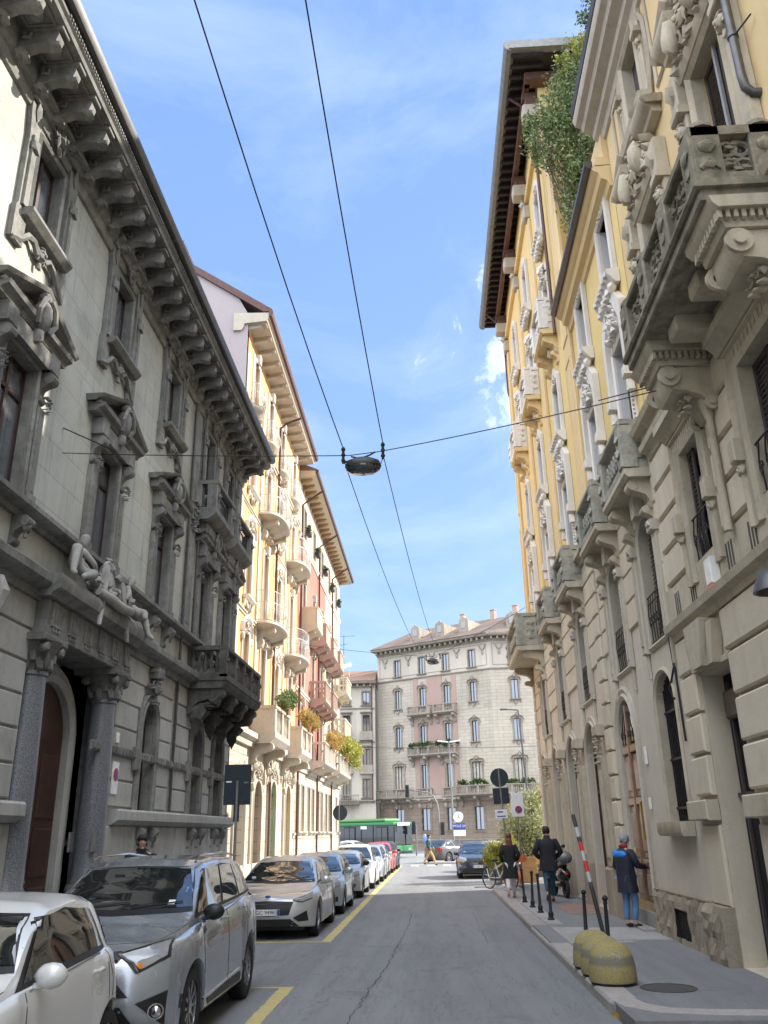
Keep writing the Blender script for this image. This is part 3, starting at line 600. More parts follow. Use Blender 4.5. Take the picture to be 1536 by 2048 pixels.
        for c in (u0+.35,u1-.35): sb=scroll_bracket(c,5.12,.85,.75,.3); m.add(sb.v,sb.f); mask(m,c,4.3,.1,.18,3)
        m.build('stone_balcony','cream_trim',B,40)
    # eaves
    e=MB(); e.mould([(0.01,20.0),(.1,20.1),(.15,20.3),(1.05,20.38),(1.1,20.5),(1.15,20.52),(1.15,20.75),(-.3,20.8),(-.3,20.0)],U0-.1,U1+.05); e.build('eaves_cornice','cream_trim',B,40,V(0,.7,-.28))
    m=scroll_bracket(0,20.36,.85,.45,.22); m.blob((0,20.05,.1),(.14,.12,.1),.3,1); m.box(-.16,.16,20.3,20.39,.1,1.0); pr=m.build('bracket','cream_trim',B,40); place(pr,[(28.7+k*.98,.7,1,1,-.28) for k in range(14)],B)
    t=MB(); t.mould([(1.12,20.55),(1.25,20.55),(1.3,20.7),(1.28,20.82),(1.12,20.8)],U0-.15,U1+.1); t.build('gutter','copper',B,40,V(0,.7,-.28))
    r=MB(); r.mould([(1.25,20.8),(1.25,20.9),(-4.9,25.2),(-12,20.9),(-12,20.7),(-4.9,24.9),(.9,20.8)],U0-.12,U1+.05); r.build('roof','copper',B,None,V(0,.7,-.28))
    r=MB(); r.box(30.2,33.2,22,25.9,-9,-3.2); 
    for k in range(16): r.box(30.18+k*.2,30.2+k*.2,22,25.95,-9,-3.17)
    r.build('roof_dormer','copper',B,None,V(0,.7,-.28)); r=MB(); r.prism([(0,21.5),(1.6,21.5),(1.6,24.2),(1.3,25.1),(.8,25.4),(.3,25.1),(0,24.2)],0,-.5); x=r.build('dormer_window','white_trim',B); x.location=V(30.8,.7,-3.2)
    for (u,c) in ((35.6,19.9),): 
        q=MB(); q.vt([(u,.3,.12),(u,c,.12),(u,c+.25,.4),(u,c+.5,1.1)],.055,7); q.build('downpipe','copper',B,40)
orange_building(OB)
# ============================================================ RED AND BEIGE HOUSE
RB=empty('apartment_house',(-6.7,0,0),R(90),'tall red and beige house with solid parapet balconies and dark timber eaves','building')
def red_building(B):
    U0,U1=42.42,63.4; cols=[44.6,48.5,52.4,56.3,60.6]
    g=MB(); wallbands(g,U0,U1,[(0,5.1,[rect(c+d,2.05,.4,2.2) for c in cols for d in (-.85,.85) if not (c>60 and d<0)][:9])],.3); g.box(U0+.02,U1-.02,0,20.2,-12,-.5); g.build('ground_floor_wall','cream',B)
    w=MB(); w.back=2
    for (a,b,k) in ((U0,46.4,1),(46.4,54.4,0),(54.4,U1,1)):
        cc=[c for c in cols if a<c<b]; w.cur=0 if a>43 and b<60 or k==0 else 1
        if a==U0: w.cur=0
        wallbands(w,a,b,[(5.1,8.9,[rect(c,5.9,.45,2.3) for c in cc]),(8.9,12.3,[rect(c,9.2,.45,2.3) for c in cc]),(12.3,15.6,[rect(c,12.5,.45,2.3) for c in cc]),(15.6,17.4,[]) ],.3)
        w.cur=1; wallbands(w,a,b,[(17.4,20.0,[rect(c,17.55,.45,1.6) for c in cc]),(20.0,20.7,[])],.3)
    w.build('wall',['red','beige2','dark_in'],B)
    p=MB(); pf=lambda v,d,h:[(0.01,v),(d*.4,v),(d*.5,v+h*.4),(d,v+h*.6),(d,v+h),(0.01,v+h)]
    for v,d,h in ((4.9,.25,.4),(8.75,.1,.2),(16.9,.12,.3),(1.75,.1,.25)): p.mould(pf(v,d,h),U0,U1)
    p.build('string_course','cream_trim',B,40)
    winkind(B,'ground_window',.4,2.2,'cream_trim','frame_dark','glass',.25,'sill',0,shut='soffit_wood',at=[(c+d,2.05) for c in cols for d in (-.85,.85) if not (c>60 and d<0)][:9],tw=.12,tp=.05)
    winkind(B,'window',.45,2.3,'cream_trim','frame_grey','glass',.26,'key',0,at=[(c,v) for c in cols for v in (5.9,9.2,12.5)],tw=.14,tp=.06,trans=[1.7])
    winkind(B,'attic_window',.45,1.6,'cream_trim','frame_dark','glass',.26,'plain',0,at=[(c,17.55) for c in cols],tw=.12,tp=.05)
    def bal(u0,u1,v,mat,open_=False,D=.95,name='balcony'):
        m=MB(); m.mould([(0.01,v-.3),(.3,v-.42),(.5,v-.28),(D-.2,v-.22),(D,v-.05),(D,v+.1),(0.01,v+.1)],u0,u1)
        m.box(u0,u1,v+.95,v+1.07,D-.14,D+.02,.01)
        for a in (u0,u1-.14): m.box(a,a+.14,v+.95,v+1.07,.01,D-.14)
        if not open_: m.box(u0+.01,u1-.01,v+.1,v+.95,D-.11,D-.02); m.box(u0+.01,u0+.11,v+.1,v+.95,.01,D-.1); m.box(u1-.11,u1-.01,v+.1,v+.95,.01,D-.1)
        else:
            for k in range(int((u1-u0)/.3)+1): c=min(u1-.12,u0+.12+k*.3); m.box(c-.07,c+.07,v+.1,v+.95,D-.13,D-.02)
            for k in range(3): m.box(u0+.01,u0+.12,v+.1,v+.95,.05+k*.3,.17+k*.3)
        for c in (u0+.3,u1-.3): sb=scroll_bracket(c,v-.2,D-.15,.5,.22); m.add(sb.v,sb.f)
        m.build(name,mat,B,40)
    for i,c in enumerate(cols[:4]): bal(c-1.1,c+1.1,12.2,'beige2' if i==0 else 'redstone')
    bal(59.5,62.9,11.2,'beige2',True); bal(47.4,49.8,8.9,'redstone',True); bal(51.2,53.6,8.9,'redstone',True); bal(58.3,62.6,8.2,'beige2',True)
    bal(46.6,51.6,5.5,'cream_trim',True,1.05); bal(54.0,61.2,5.5,'cream_trim',True,1.05)
    e=MB(); e.mould([(0.01,19.1),(.08,19.2),(.12,19.55),(1.2,19.62),(1.25,19.7),(1.25,19.9),(-.3,19.95),(-.3,19.1)],U0,U1+.9); e.build('eaves','beige2',B,40,V(0,.78,-.35))
    m=MB(); m.mould([(.1,19.2),(.35,19.25),(.9,19.48),(1.0,19.6),(.1,19.6)],-.12,.12); pr=m.build('eaves_bracket','tan_wood',B,40); place(pr,[(42.9+k*.92,.78,1,1,-.35) for k in range(23)],B)
    t=MB(); t.mould([(1.22,19.72),(1.36,19.72),(1.4,19.86),(1.38,19.96),(1.22,19.95)],U0,U1+1); t.build('gutter','copper',B,40,V(0,.78,-.35))
    r=MB(); r.mould([(1.3,19.93),(1.3,20.0),(-5.4,22.8),(-12,20.2),(-12,19.9)],U0,U1+.95); r.build('roof','rooftile',B,None,V(0,.78,-.35))
    for u in (44.9-1.9,50.4,57.6): 
        q=MB(); q.vt([(u,.3,.12),(u,18.9,.12),(u,19.2,.5),(u,19.7,1.25)],.06,7); q.build('downpipe','copper',B,40)
red_building(RB)
# ============================================================ TAN PALAZZO (right, nearest)
def ry_(y): return -y
TB=empty('palazzo',(4.1,0,0),R(-90),'tan rusticated palazzo with pale yellow upper wall and mossy carved balcony on consoles','building')
def tan_building(B):
    U0,U1=-13.9,16; dx=-12.28
    g=MB(); wallbands(g,U0,U1,[(0,4.95,[rect(dx,.13,.73,3.9),rect(-7.2,2.3,.6,1.9)])],.34); wallbands(g,U0,U1,[(4.95,8.1,[rect(-11.8,5.3,.45,2.05),rect(-9.0,5.3,.55,2.05)])],.18); g.box(U0+.02,U1,0,15.2,-12,-.5); g.build('wall','tan',B)
    def b1(v): return [(-13.03,-11.52)] if v<4.05 else [(-12.75,-11.6)]
    r=MB(); rustic(r,U0+.03,U1,2.32,4.72,.6,1.5,b1,.09,.03,.05); 
    rustic(r,U0+.03,-13.03,.85,1.95,1.1,3,lambda v:[],.05,.02,.03); rustic(r,-11.5,U1,.3,1.95,.85,2.5,lambda v:[],.05,.02,.03)
    rustic(r,U0+.03,U1,5.62,7.95,.58,1.7,lambda v:[(-12.6,-11.0),(-9.85,-8.15)],.08,.03,.06,1); r.build('rusticated_blocks','tan',B,40)
    q=MB(); 
    for a,b in ((-14.0,-13.03),(-11.5,U1)): q.box(a,b,2.0,2.28,.01,.2,.02)
    q.mould([(0.01,4.72),(.08,4.72),(.1,4.82),(.2,4.86),(.22,4.97),(.1,5.0),(0.01,5.0)],U0,U1); q.box(U0,U1,5.0,5.58,.01,.06)
    q.build('string_course','tan_trim',B,40)
    q=MB()
    for k in range(12):
        c=-13.4+k*.85
        for t in (-.1,0,.1): q.box(c+t-.02,c+t+.02,5.08,5.45,.058,.068)
    q.build('carved_grooves','dark_stone',B)
    k=MB(); k.prism([(dx-.1-.2,4.05),(dx+.3-.2,4.05),(dx+.5-.2,4.7),(dx-.3-.2,4.7)],.01,.24); k.prism([(dx+.12,4.05),(dx+.36,4.05),(dx+.56,4.62),(dx+.32,4.62)],.01,.16); k.prism([(dx-.62,4.05),(dx-.34,4.05),(dx-.54,4.62),(dx-.82,4.62)],.01,.16); k.build('keystone','tan_trim',B,30)
    k=MB(); k.sweep([(dx+.47,.13),(dx+.47,4.03),(dx-.47,4.03),(dx-.47,.13)],[(0,-.3),(0,.03),(-.08,.06),(-.2,.06),(-.2,.01)]) if 0 else k.box(dx-.735,dx+.735,4.03,4.12,.01,.05,.01); k.build('doorway_surround','tan_trim',B,40)
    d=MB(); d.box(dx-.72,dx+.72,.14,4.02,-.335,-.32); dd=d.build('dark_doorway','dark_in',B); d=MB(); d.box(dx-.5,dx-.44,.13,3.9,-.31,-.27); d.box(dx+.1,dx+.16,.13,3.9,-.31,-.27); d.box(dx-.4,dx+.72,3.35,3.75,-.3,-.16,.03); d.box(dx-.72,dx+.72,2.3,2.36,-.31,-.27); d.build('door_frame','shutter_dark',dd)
    r=MB(); 
    for (a,b,t,s) in ((-13.92,-13.03,.86,.2),(-11.5,U1,.5,.12)):
        n=int((b-a)/.09); vs=[]; 
        for i in range(n+1):
            for j in range(9): u=a+(b-a)*i/n; v=.0+t*j/8; w=s*(1-.25*(j==8))+.06*noise.noise(Vector((u*6,v*6,1)))+.04*noise.noise(Vector((u*15,v*15,3))); vs.append(V(u,v,w))
        fs=[(i*9+j,i*9+j+1,(i+1)*9+j+1,(i+1)*9+j) for i in range(n) for j in range(8)]; m0=len(vs)
        vs+= [V(a,0,0),V(a,t,0),V(b,0,0),V(b,t,0)]; fs+=[tuple([m0]+list(range(9))+[m0+1]),tuple([m0+2]+[n*9+j for j in range(9)]+[m0+3]),tuple([m0+1]+[i*9+8 for i in range(n+1)]+[m0+3])]; r.add(vs,fs)
    r.build('rock_faced_base','rough_rock',B)
    # first floor windows
    def fw(c,hw,sh):
        W=MB(); W.sweep([(hw,0),(hw,2.05),(-hw,2.05),(-hw,0)],[(.006,-.12),(.006,.08),(-.08,.12),(-.13,.09),(-.26,.09),(-.28,.14),(-.34,.12),(-.34,.01)])
        W.mould([(0.01,2.38),(.14,2.4),(.22,2.52),(.3,2.56),(.3,2.68),(0.01,2.7)],-hw-.4,hw+.4)
        for sg in (-1,1): W.box(sg*(hw+.3)-.09,sg*(hw+.3)+.09,.85,1.15,.02,.22,.02); mask(W,sg*(hw+.3),.75,.1,.08,3)
        for k in range(9): W.box(-hw+k*2*hw/9,-hw+.05+k*2*hw/9,2.12,2.3,.08,.1)
        w=W.build('window','tan_trim',B,38)
        if sh: l=MB(); louvre(l,-hw+.02,-.01,.02,2.03,-.15); louvre(l,.01,hw-.02,.02,2.03,-.15); l.build('shutter','shutter_dark',w)
        else: frame2(None,-hw,hw,0,2.05,-.15,'frame_grey','glass_b',w,1,[1.5]); l=MB(); louvre(l,-hw+.03,-hw+.3,.02,2.03,-.08); l.build('shutter','shutter_dark',w)
        r=MB()
        for z in (.05,.3,.95): r.vt([(-hw,z,.03),(hw,z,.03)],.014,4)
        for i in range(5):
            x=-hw+(i+.5)*2*hw/5; r.vt([(x,.05,.03),(x+.03,.4,.05),(x-.03,.7,.05),(x,.95,.03)],.012,4)
            r.vt([(x+.07*math.cos(t*.8)*(1-t/12),.6+.09*math.sin(t*.8),.05) for t in range(9)],.012,4); r.blob((x,.62,.05),(.03,.03,.02),.5,i,True)
        r.build('railing','iron',w); w.location=V(c,5.3,0)
    fw(-11.8,.45,False); fw(-9.0,.55,True)
    c=MB(); c.mould([(0.01,7.98),(.07,8.0),(.1,8.1),(.2,8.14),(.22,8.24),(.16,8.28),(.16,8.42),(.3,8.46),(.34,8.56),(.3,8.62),(0.01,8.66)],U0,U1); c.build('cornice','tan_trim',B,40)
    w=MB(); wallbands(w,U0,U1,[(8.1,12.6,[rect(-11.8,9.0,.55,2.9),rect(-8.75,9.0,.55,2.9)]),(12.6,15.6,[rect(-11.7,13.45,.45,1.85),rect(-8.6,13.45,.45,1.85)])],.35); w.build('upper_wall','yellow1',B)
    # ornate second floor windows
    W=MB(); hw=.55; W.sweep([(hw,0),(hw,2.9),(-hw,2.9),(-hw,0)],[(.006,-.1),(.006,.07),(-.06,.13),(-.1,.08),(-.2,.08),(-.2,.01)])
    for sg in (-1,1): W.box(sg*.9-.14,sg*.9+.14,0,2.5,.01,.14,.02); W.box(sg*.9-.17,sg*.9+.17,2.5,2.64,.01,.26,.02); mask(W,sg*.9,2.25,.14,.13,2); W.box(sg*.9-.15,sg*.9+.15,2.64,3.3,.01,.22,.02); W.blob((sg*.9,3.0,.22),(.1,.2,.1),.4,1,True)
    W.mould([(0.01,2.98),(.14,3.0),(.2,3.1),(.2,3.16),(0.01,3.18)],-.75,.75); carving(W,-.7,.7,3.15,3.75,.12,22,5,.16); mask(W,0,3.45,.2,.17,7); W.blob((.4,3.5,.3),(.14,.34,.14),.15,2); W.blob((-.4,3.5,.3),(.14,.34,.14),.15,4)
    W.mould([(0.01,3.76),(.16,3.78),(.18,3.86),(.26,3.9),(.3,3.94),(.34,4.02),(.34,4.1),(0.01,4.12)],-1.12,-.4); W.mould([(0.01,3.76),(.16,3.78),(.18,3.86),(.26,3.9),(.3,3.94),(.34,4.02),(.34,4.1),(0.01,4.12)],.4,1.12)
    W.sweep([(1.2,3.9),(.7,4.15),(.42,4.3)],[(0,.01),(0,.26),(-.06,.32),(-.1,.34),(-.13,.01)]); W.sweep([(-.42,4.3),(-.7,4.15),(-1.2,3.9)],[(0,.01),(0,.26),(-.06,.32),(-.1,.34),(-.13,.01)])
    w=W.build('ornate_window','tan_trim',B,38); l=MB(); louvre(l,-hw+.02,-.02,.02,2.88,-.16); louvre(l,.02,hw-.02,.02,2.88,-.16); l.build('shutter','shutter_dark',w); l=MB(); l.box(-.03,.03,.02,2.88,-.1,-.06); l.build('frame','frame_grey',w); place(w,[(-11.8,9.0),(-8.75,9.0)],B)
    W=MB(); hw=.45; W.sweep([(hw,0),(hw,1.85),(-hw,1.85),(-hw,0)],[(.006,-.2),(.006,.07),(-.06,.12),(-.1,.08),(-.2,.08),(-.2,.01)])
    for sg in (-1,1): W.box(sg*.72-.08,sg*.72+.08,-.1,1.9,.01,.1,.02); W.box(sg*.74-.12,sg*.74+.12,1.3,1.42,.01,.2,.01); mask(W,sg*.74,1.15,.08,.09,2); W.vt([(sg*.7,1.9,.06),(sg*.98,1.4,.06),(sg*1.0,.6,.06),(sg*.8,-.1,.06)],.05,5)
    W.mould([(0.01,-.46),(.06,-.44),(.1,-.3),(.14,-.2),(.24,-.14),(.26,-.08),(.28,-.02),(0.01,.01)],-.82,.82)
    for k in range(16): W.box(-.8+k*.1,-.75+k*.1,-.2,-.14,.14,.2)
    carving(W,-.7,.7,-.46,-.2,.14,9,3,.1)
    w=W.build('upper_window','tan_trim',B,38); l=MB(); l.box(-hw,hw,0,1.85,-.16,-.14); l.build('shutter','shutter_dark',w); place(w,[(-11.7,13.45),(-8.6,13.45)],B)
    for a,b in ((-13.2,-12.75),(-10.6,-9.8)): 
        q=MB(); q.sweep([(a,13.3),(b,13.3),(b,15.3),(a,15.3)][::-1],[(0,.01),(0,.03),(.05,.05),(.08,.01)],True); q.build('wall_panel','tan_trim',B,40)
    e=MB(); e.mould([(0.01,15.35),(.06,15.38),(.1,15.5),(.2,15.56),(.22,15.7),(.4,15.78),(.44,15.9),(.55,15.95),(.6,16.1),(.56,16.25),(-.3,16.3),(-.3,15.35)],U0-.25,U1); e.build('eaves_cornice','cream_trim',B,40)
    r=MB(); r.mould([(.6,16.2),(.64,16.3),(-5,18.0),(-12,16.3),(-12,16.0),(0,16.1)],U0-.2,U1); r.build('roof','zinc',B)
    # balcony
    u0,u1,D=-11.05,-7.45,1.0
    m=MB(); m.box(u0,u1,8.2,8.34,.01,D,.02); m.box(u0-.06,u1+.06,8.34,8.44,.01,D+.06,.03); m.build('balcony_slab','tan_soot',B,40)
    m=MB()
    for (a,b,x,y) in ((u0+.02,u1-.02,D-.2,D-.02),(u0+.02,u0+.2,.01,D-.2),(u1-.2,u1-.02,.01,D-.2)): m.box(a,b,8.44,8.58,x,y,.015); m.box(a-.03,b+.03,9.08,9.2,x-.02,y+.03,.02)
    for c in (u0+.17,u0+1.25,u0+2.35,u1-.17): m.box(c-.17,c+.17,8.44,9.22,D-.26,D+.02,.02); m.lathe((c,9.2,D-.12),[(.16,0),(.15,.06),(.1,.12),(.02,.15)],12)
    for c in (u1-.12,u0+.12):
        for x in (D-.16,.2): m.box(c-.13,c+.13,8.44,9.2,x-.16,x+.16,.02); m.lathe((c,9.2,x),[(.17,0),(.15,.06),(.1,.12),(.02,.15)],12)
    def pierced(m,A,Bp,n,axis,const,seed):
        r=random.Random(seed)
        for i in range(n):
            t=(i+.5)/n; c=A+(Bp-A)*t
            for zc in (8.72,8.95):
                ring=[]; 
                for q in range(9): a=q*PI/4; p=c+.1*math.cos(a); z=zc+.09*math.sin(a); ring.append((p,z,const) if axis=='u' else (const,z,p))
                m.vt(ring,.032,5)
            for k in range(4): p=c+r.uniform(-.14,.14); z=r.uniform(8.62,9.05); m.blob((p,z,const) if axis=='u' else (const,z,p),(.06,.06,.06),.5,k+i,True)
    pierced(m,u0+.35,u0+1.08,3,'u',D-.1,1); pierced(m,u0+1.42,u0+2.18,3,'u',D-.1,2); pierced(m,u0+2.52,u1-.34,3,'u',D-.1,3); pierced(m,.36,D-.34,2,'w',u1-.1,4); pierced(m,.36,D-.34,2,'w',u0+.1,5)
    for c in (u0+.17,u0+1.25,u0+2.35,u1-.17): m.blob((c,8.9,D+.02),(.1,.1,.04),.3,2); m.blob((c,8.68,D+.02),(.08,.12,.03),.5,4,True)
    for x in (D-.16,.2): m.blob((u1+.01,8.92,x),(.04,.1,.1),.3,2); m.blob((u1+.01,8.68,x),(.03,.1,.1),.6,3); m.vt([(u1+.02,8.6,x-.1),(u1+.03,8.72,x),(u1+.02,8.6,x+.1)],.02,4)
    m.build('balustrade','tan_soot',B,40)
    # consoles with dentils and beams
    m=MB(); wd=.62; m.mould([(0.01,7.2),(.12,7.22),(.25,7.42),(.45,7.5),(.62,7.52),(.7,7.62),(.72,7.85),(0.01,7.85)],-wd/2,wd/2)
    for sg in (-1,1):
        for (a,b,r) in ((.66,7.7,.15),(.14,7.28,.1)): 
            for q,dd in ((1,.05),(.45,.09)): m.add([V(sg*(wd/2+(dd if s_ else 0)),b+r*q*math.sin(t*PI/8),a+r*q*math.cos(t*PI/8)) for s_ in (0,1) for t in range(16)],[tuple(range(16)),tuple(range(31,15,-1))]+[(t,(t+1)%16,16+(t+1)%16,16+t) for t in range(16)])
    m.mould([(0.01,7.86),(.78,7.86),(.8,7.93),(.01,7.93)],-wd/2-.05,wd/2+.05); m.mould([(0.01,8.05),(.86,8.05),(.92,8.12),(.94,8.2),(.01,8.2)],-wd/2-.16,wd/2+.16); m.box(-wd/2-.04,wd/2+.04,7.93,8.05,.01,.8)
    for k in range(9): x=-wd/2-.06+k*(wd+.06)/8; m.box(x,x+.05,7.95,8.05,.8,.87)
    for sg in (-1,1):
        for k in range(10): x=.05+k*.085; a=sg*(wd/2+.04); m.box(min(a,a+sg*.07),max(a,a+sg*.07),7.95,8.05,x,x+.045)
    carving(m,-.2,.2,7.3,7.6,.4,6,3,.08); pr=m.build('balcony_console','tan_trim',B,40); place(pr,[(-7.85,0),(-10.7,0)],B)
    m=MB(); m.box(-.17,.17,7.98,8.2,.01,.72,.03); pr=m.build('balcony_beam','tan_trim',B); place(pr,[(-8.85,0),(-9.8,0)],B)
    # down pipe with cranked foot, iron hooks
    m=MB(); m.vt([(-7.7,17,.16),(-7.7,10.2,.16),(-7.69,10.0,.15),(-7.68,9.9,.08),(-7.66,9.88,-.1)],.055,10)
    for z in (10.8,12.8): m.vt([(-7.7,z,.16),(-7.7,z+.05,.16)],.068,10)
    p=m.build('downpipe','zinc',B,50); m=MB(); m.vt([(-7.66,10.82,.14),(-7.4,10.82,.05)],.012,4); m.build('pipe_bracket','iron',p)
    # thin engaged shaft
    m=MB(); m.lathe((-10.55,5.5,.14),[(.06,0),(.05,1.6),(.09,1.75),(.13,1.9)],10); m.build('engaged_shaft','tan_trim',B,40)
    m=MB(); m.box(-11.55,-11.3,5.02,5.4,.07,.2,.02); a=m.build('alarm_box','white_box',B); m=MB(); m.box(-11.55,-11.3,4.95,5.018,.07,.2,.01); m.build('alarm_lens','orange_pl',a)
    m=MB(); m.lathe((-9.3,4.3,.35),[(.02,.28),(.12,.24),(.2,.12),(.24,0),(.21,.0),(.17,.1),(.02,.2)],14); m.vt([(-9.3,4.56,.35),(-9.3,4.65,.2),(-9.3,4.6,0)],.02,5); wl=m.build('wall_lamp','zinc',B,40); wl.location=V(.35,-.05,0)
    m=MB(); m.box(-12.62,-12.52,2.9,3.1,.09,.11); m.box(-10.05,-9.95,2.6,2.8,.14,.16); m.build('name_plate','white_box',B) if 0 else None
tan_building(TB)
# ============================================================ YELLOW CORNER HOUSE (right)
YB=empty('apartment_house',(4.1,0,0),R(-90),'bright yellow corner house with white carved window heads, tall rear part and wide timber eaves','building')
def yellow_building(B):
    y0,y1,y2=13.92,20.35,33.3
    lowc=[14.95,17.85]; hic=[22.2,26.2,30.3]; allc=lowc+hic
    hs1=[arch(-15.1,2.0,.62,3.95,.5),arch(-18.35,.45,.78,3.6,.85)]; hs2=[arch(-c,.2,.85,3.55,.85) for c in (22.3,25.5,28.9,31.9)]
    g=MB(); wallbands(g,-17.1,-y0,[(0,4.8,hs1[:1])],.26); wallbands(g,-19.5,-17.1,[(0,4.8,hs1[1:])],.14); wallbands(g,-y2,-19.5,[(0,4.8,hs2)],.25); wallbands(g,-y2,-y0,[(4.8,8.3,[arch(-c,5.0,.52,6.9,.4) for c in allc])],.25)
    g.box(-y2+.02,-y1-.02,0,22.5,-5.3,-.5); g.box(-y1,-y0-.02,0,14.8,-12,-.5); g.build('lower_wall','stucco2',B)
    q=MB()
    def qb(a,b,v0,v1): rustic(q,-b,-a,v0,v1,.5,3,lambda v:[],.1,.03,.04)
    qb(19.62,20.3,.95,8.2); qb(32.95,33.3,1.0,8.2)
    rustic(q,-33.0,-y0,7.25,8.25,.5,1.8,lambda v:[(-c-.5,-c+.5) for c in allc]+[(-20.3,-19.62)],.05,.02,.03)
    for a,b in ((y0+.05,14.2),(15.7,17.1),(18.6,19.6),(20.4,21.4),(23.1,25.4),(27.0,29.5),(31.1,32.9)): rustic(q,-b,-a,5.6,7.25,.5,1.4,lambda v:[],.05,.02,.03)
    q.build('rusticated_quoins','tan',B,40)
    q=MB(); q.box(-20.38,-19.55,0,.95,.02,.2,.05); q.box(-33.35,-32.9,0,1.0,.02,.2,.05)
    for c in (20.9,23.9,27.2,30.4): q.box(-c-.4,-c+.4,0,1.1,.02,.22,.05)
    q.build('rock_faced_base','rough_rock',B)
    r=MB(); n=int(3.4/.09); a0=-17.3; vs=[]
    for i in range(n+1):
        for j in range(9): u=a0+3.38*i/n; v=.86*j/8; w=.1*(1-.3*(j==8))+.04*noise.noise(Vector((u*5,v*5,1)))+.03*noise.noise(Vector((u*14,v*14,3))); vs.append(V(u,v,w))
    r.add(vs,[(i*9+j,i*9+j+1,(i+1)*9+j+1,(i+1)*9+j) for i in range(n) for j in range(8) if not (-15.95<a0+3.38*(i+.5)/n<-15.1 and 1<j<6)]); r.box(a0,-13.92,.86,.88,0,.08); r.build('rock_faced_base','rough_rock',B)
    gr=MB(); gr.box(-15.95,-15.1,.15,.6,-.02,.0); gr.build('cellar_recess','dark_in',B); gr=MB()
    for k in range(9): gr.box(-15.93+k*.1,-15.9+k*.1,.15,.6,.02,.05)
    gr.build('cellar_grating','iron',B)
    # pilaster shafts between ground arches with carved heads
    q=MB()
    for c in (20.9,23.9,27.2,30.4): q.box(-c-.28,-c+.28,1.1,3.5,.02,.18,.03); q.box(-c-.15,-c+.15,1.3,3.2,.16,.22,.02)
    q.build('pier','stucco2',B,40) if 0 else None
    m=MB(); m.box(-.28,.28,1.1,3.5,.02,.18,.03); m.box(-.15,.15,1.3,3.2,.16,.22,.02); m.box(-.27,.27,3.95,4.2,.02,.26,.03); carving(m,-.18,.18,3.3,3.95,.2,10,4,.1); mask(m,0,3.78,.16,.1,3); pr=m.build('pier','tan_trim',B,40); place(pr,[(-c,0) for c in (20.7,23.9,27.2,30.4)],B)
    for c in (22.3,25.5,28.9,31.9):
        W=MB(); hd=arch(0,0,.85,3.35,.85,14); W.sweep(list(reversed(hd)),[(-.006,-.1),(-.006,.05),(.06,.09),(.1,.05),(.2,.05),(.22,.01)],True)
        w=W.build('shop_arch','cream_trim',B,40); frame2(None,-.85,.85,0,3.35,-.2,'frame_dark','glass' if c==25.5 else 'wood_door' if c<23 else 'curtain',w,1,[2.6],hd,.09); w.location=V(-c,.2,0)
    # barred window and door
    W=MB(); hd=arch(0,0,.62,1.95,.5,14); W.sweep(list(reversed(hd)),[(-.006,-.14),(-.006,.01),(.05,.05),(.1,.02),(.1,.004)],True); W.mould([(0.01,-.22),(.2,-.22),(.24,-.16),(.24,0),(0.01,.0)],-.75,.75)
    w=W.build('barred_window','tan_trim',B,40); frame2(None,-.62,.62,0,1.95,-.23,'frame_grey','glass',w,1,[1.9],hd); gb=MB()
    for k in range(11): x=-.52+k*.104; gb.vt([(x,0,-.12),(x,1.98+.46*math.sqrt(max(0,1-(x/.62)**2)),-.12)],.014,5)
    for z in (.2,1.0,1.8): gb.box(-.62,.62,z,z+.04,-.135,-.105)
    gb.build('window_bars','iron',w); w.location=V(-15.1,2.0,0)
    W=MB(); hd=arch(0,0,.78,3.15,.85,16); W.sweep(list(reversed(hd)),[(-.006,-.3),(-.006,.02),(.08,.06),(.14,.02),(.22,.05),(.28,.02),(.28,.004)],True)
    d=W.build('door_surround','cream_trim',B,40); 
    L=MB(); L.prism(hd,-.36,-.3)
    for sg in (-1,1):
        a,b=(.06,.7) if sg>0 else (-.7,-.06)
        for (z0,z1) in ((.1,.75),(.9,1.9),(2.05,2.9)): L.box(a,b,z0,z1,-.3,-.26,.02); L.box(a+.12,b-.12,z0+.12,z1-.12,-.27,-.23,.03)
        for (z0,z1) in ((.75,.9),(1.9,2.05),(2.92,3.08)): L.box(a-.02,b+.02,z0,z1,-.3,-.22,.02)
    L.box(-.05,.05,.02,3.9,-.3,-.2,.02); dl=L.build('door_leaves','wood_door',d,35); L=MB(); L.prism([(p[0]*.86,3.1+(p[1]-3.1)*.86) for p in hd if p[1]>3.1],-.26,-.25); L.build('fanlight','glass',d)
    L=MB(); 
    for k in range(5): x=-.5+k*.25; L.vt([(x,3.1,-.22),(x*.9,3.4,-.22),(x*.3,3.75,-.22)],.012,4); L.vt([(x+.07*math.cos(t),3.3+.08*math.sin(t),-.22) for t in range(7)],.012,4)
    L.build('fanlight_ironwork','iron',d); L=MB(); L.box(.6,.66,1.25,1.95,-.22,-.16,.01); L.box(-.3,-.1,1.02,1.1,-.22,-.15); L.build('door_fitting','brass',dl); 
    for c_ in d.children: c_.location=V(0,0,.22)
    d.location=V(-18.35,.45,0)
    m=MB(); m.box(-19.15,-17.45,.12,.17,.01,.3,.01); m.box(-19.1,-17.5,.17,.44,-.3,.06,.01); m.build('door_step','slab',B); m=MB(); m.box(-19.1,-17.4,.18,.6,.03,.05,.0); m.build('brass_kick_plate','brass',B)
    for (u,v,h,w_) in ((-16.9,3.05,.32,.13),(-17.0,2.25,.2,.1)): m=MB(); m.box(u-w_/2,u+w_/2,v,v+h,.01,.04); m.build('wall_notice','white_box',B)
    # tall first floor windows with pilasters
    W=MB(); hd=arch(0,0,.52,1.9,.4,12); W.sweep(list(reversed(hd)),[(-.006,-.15),(-.006,.03),(.05,.07),(.1,.03),(.1,.004)],True)
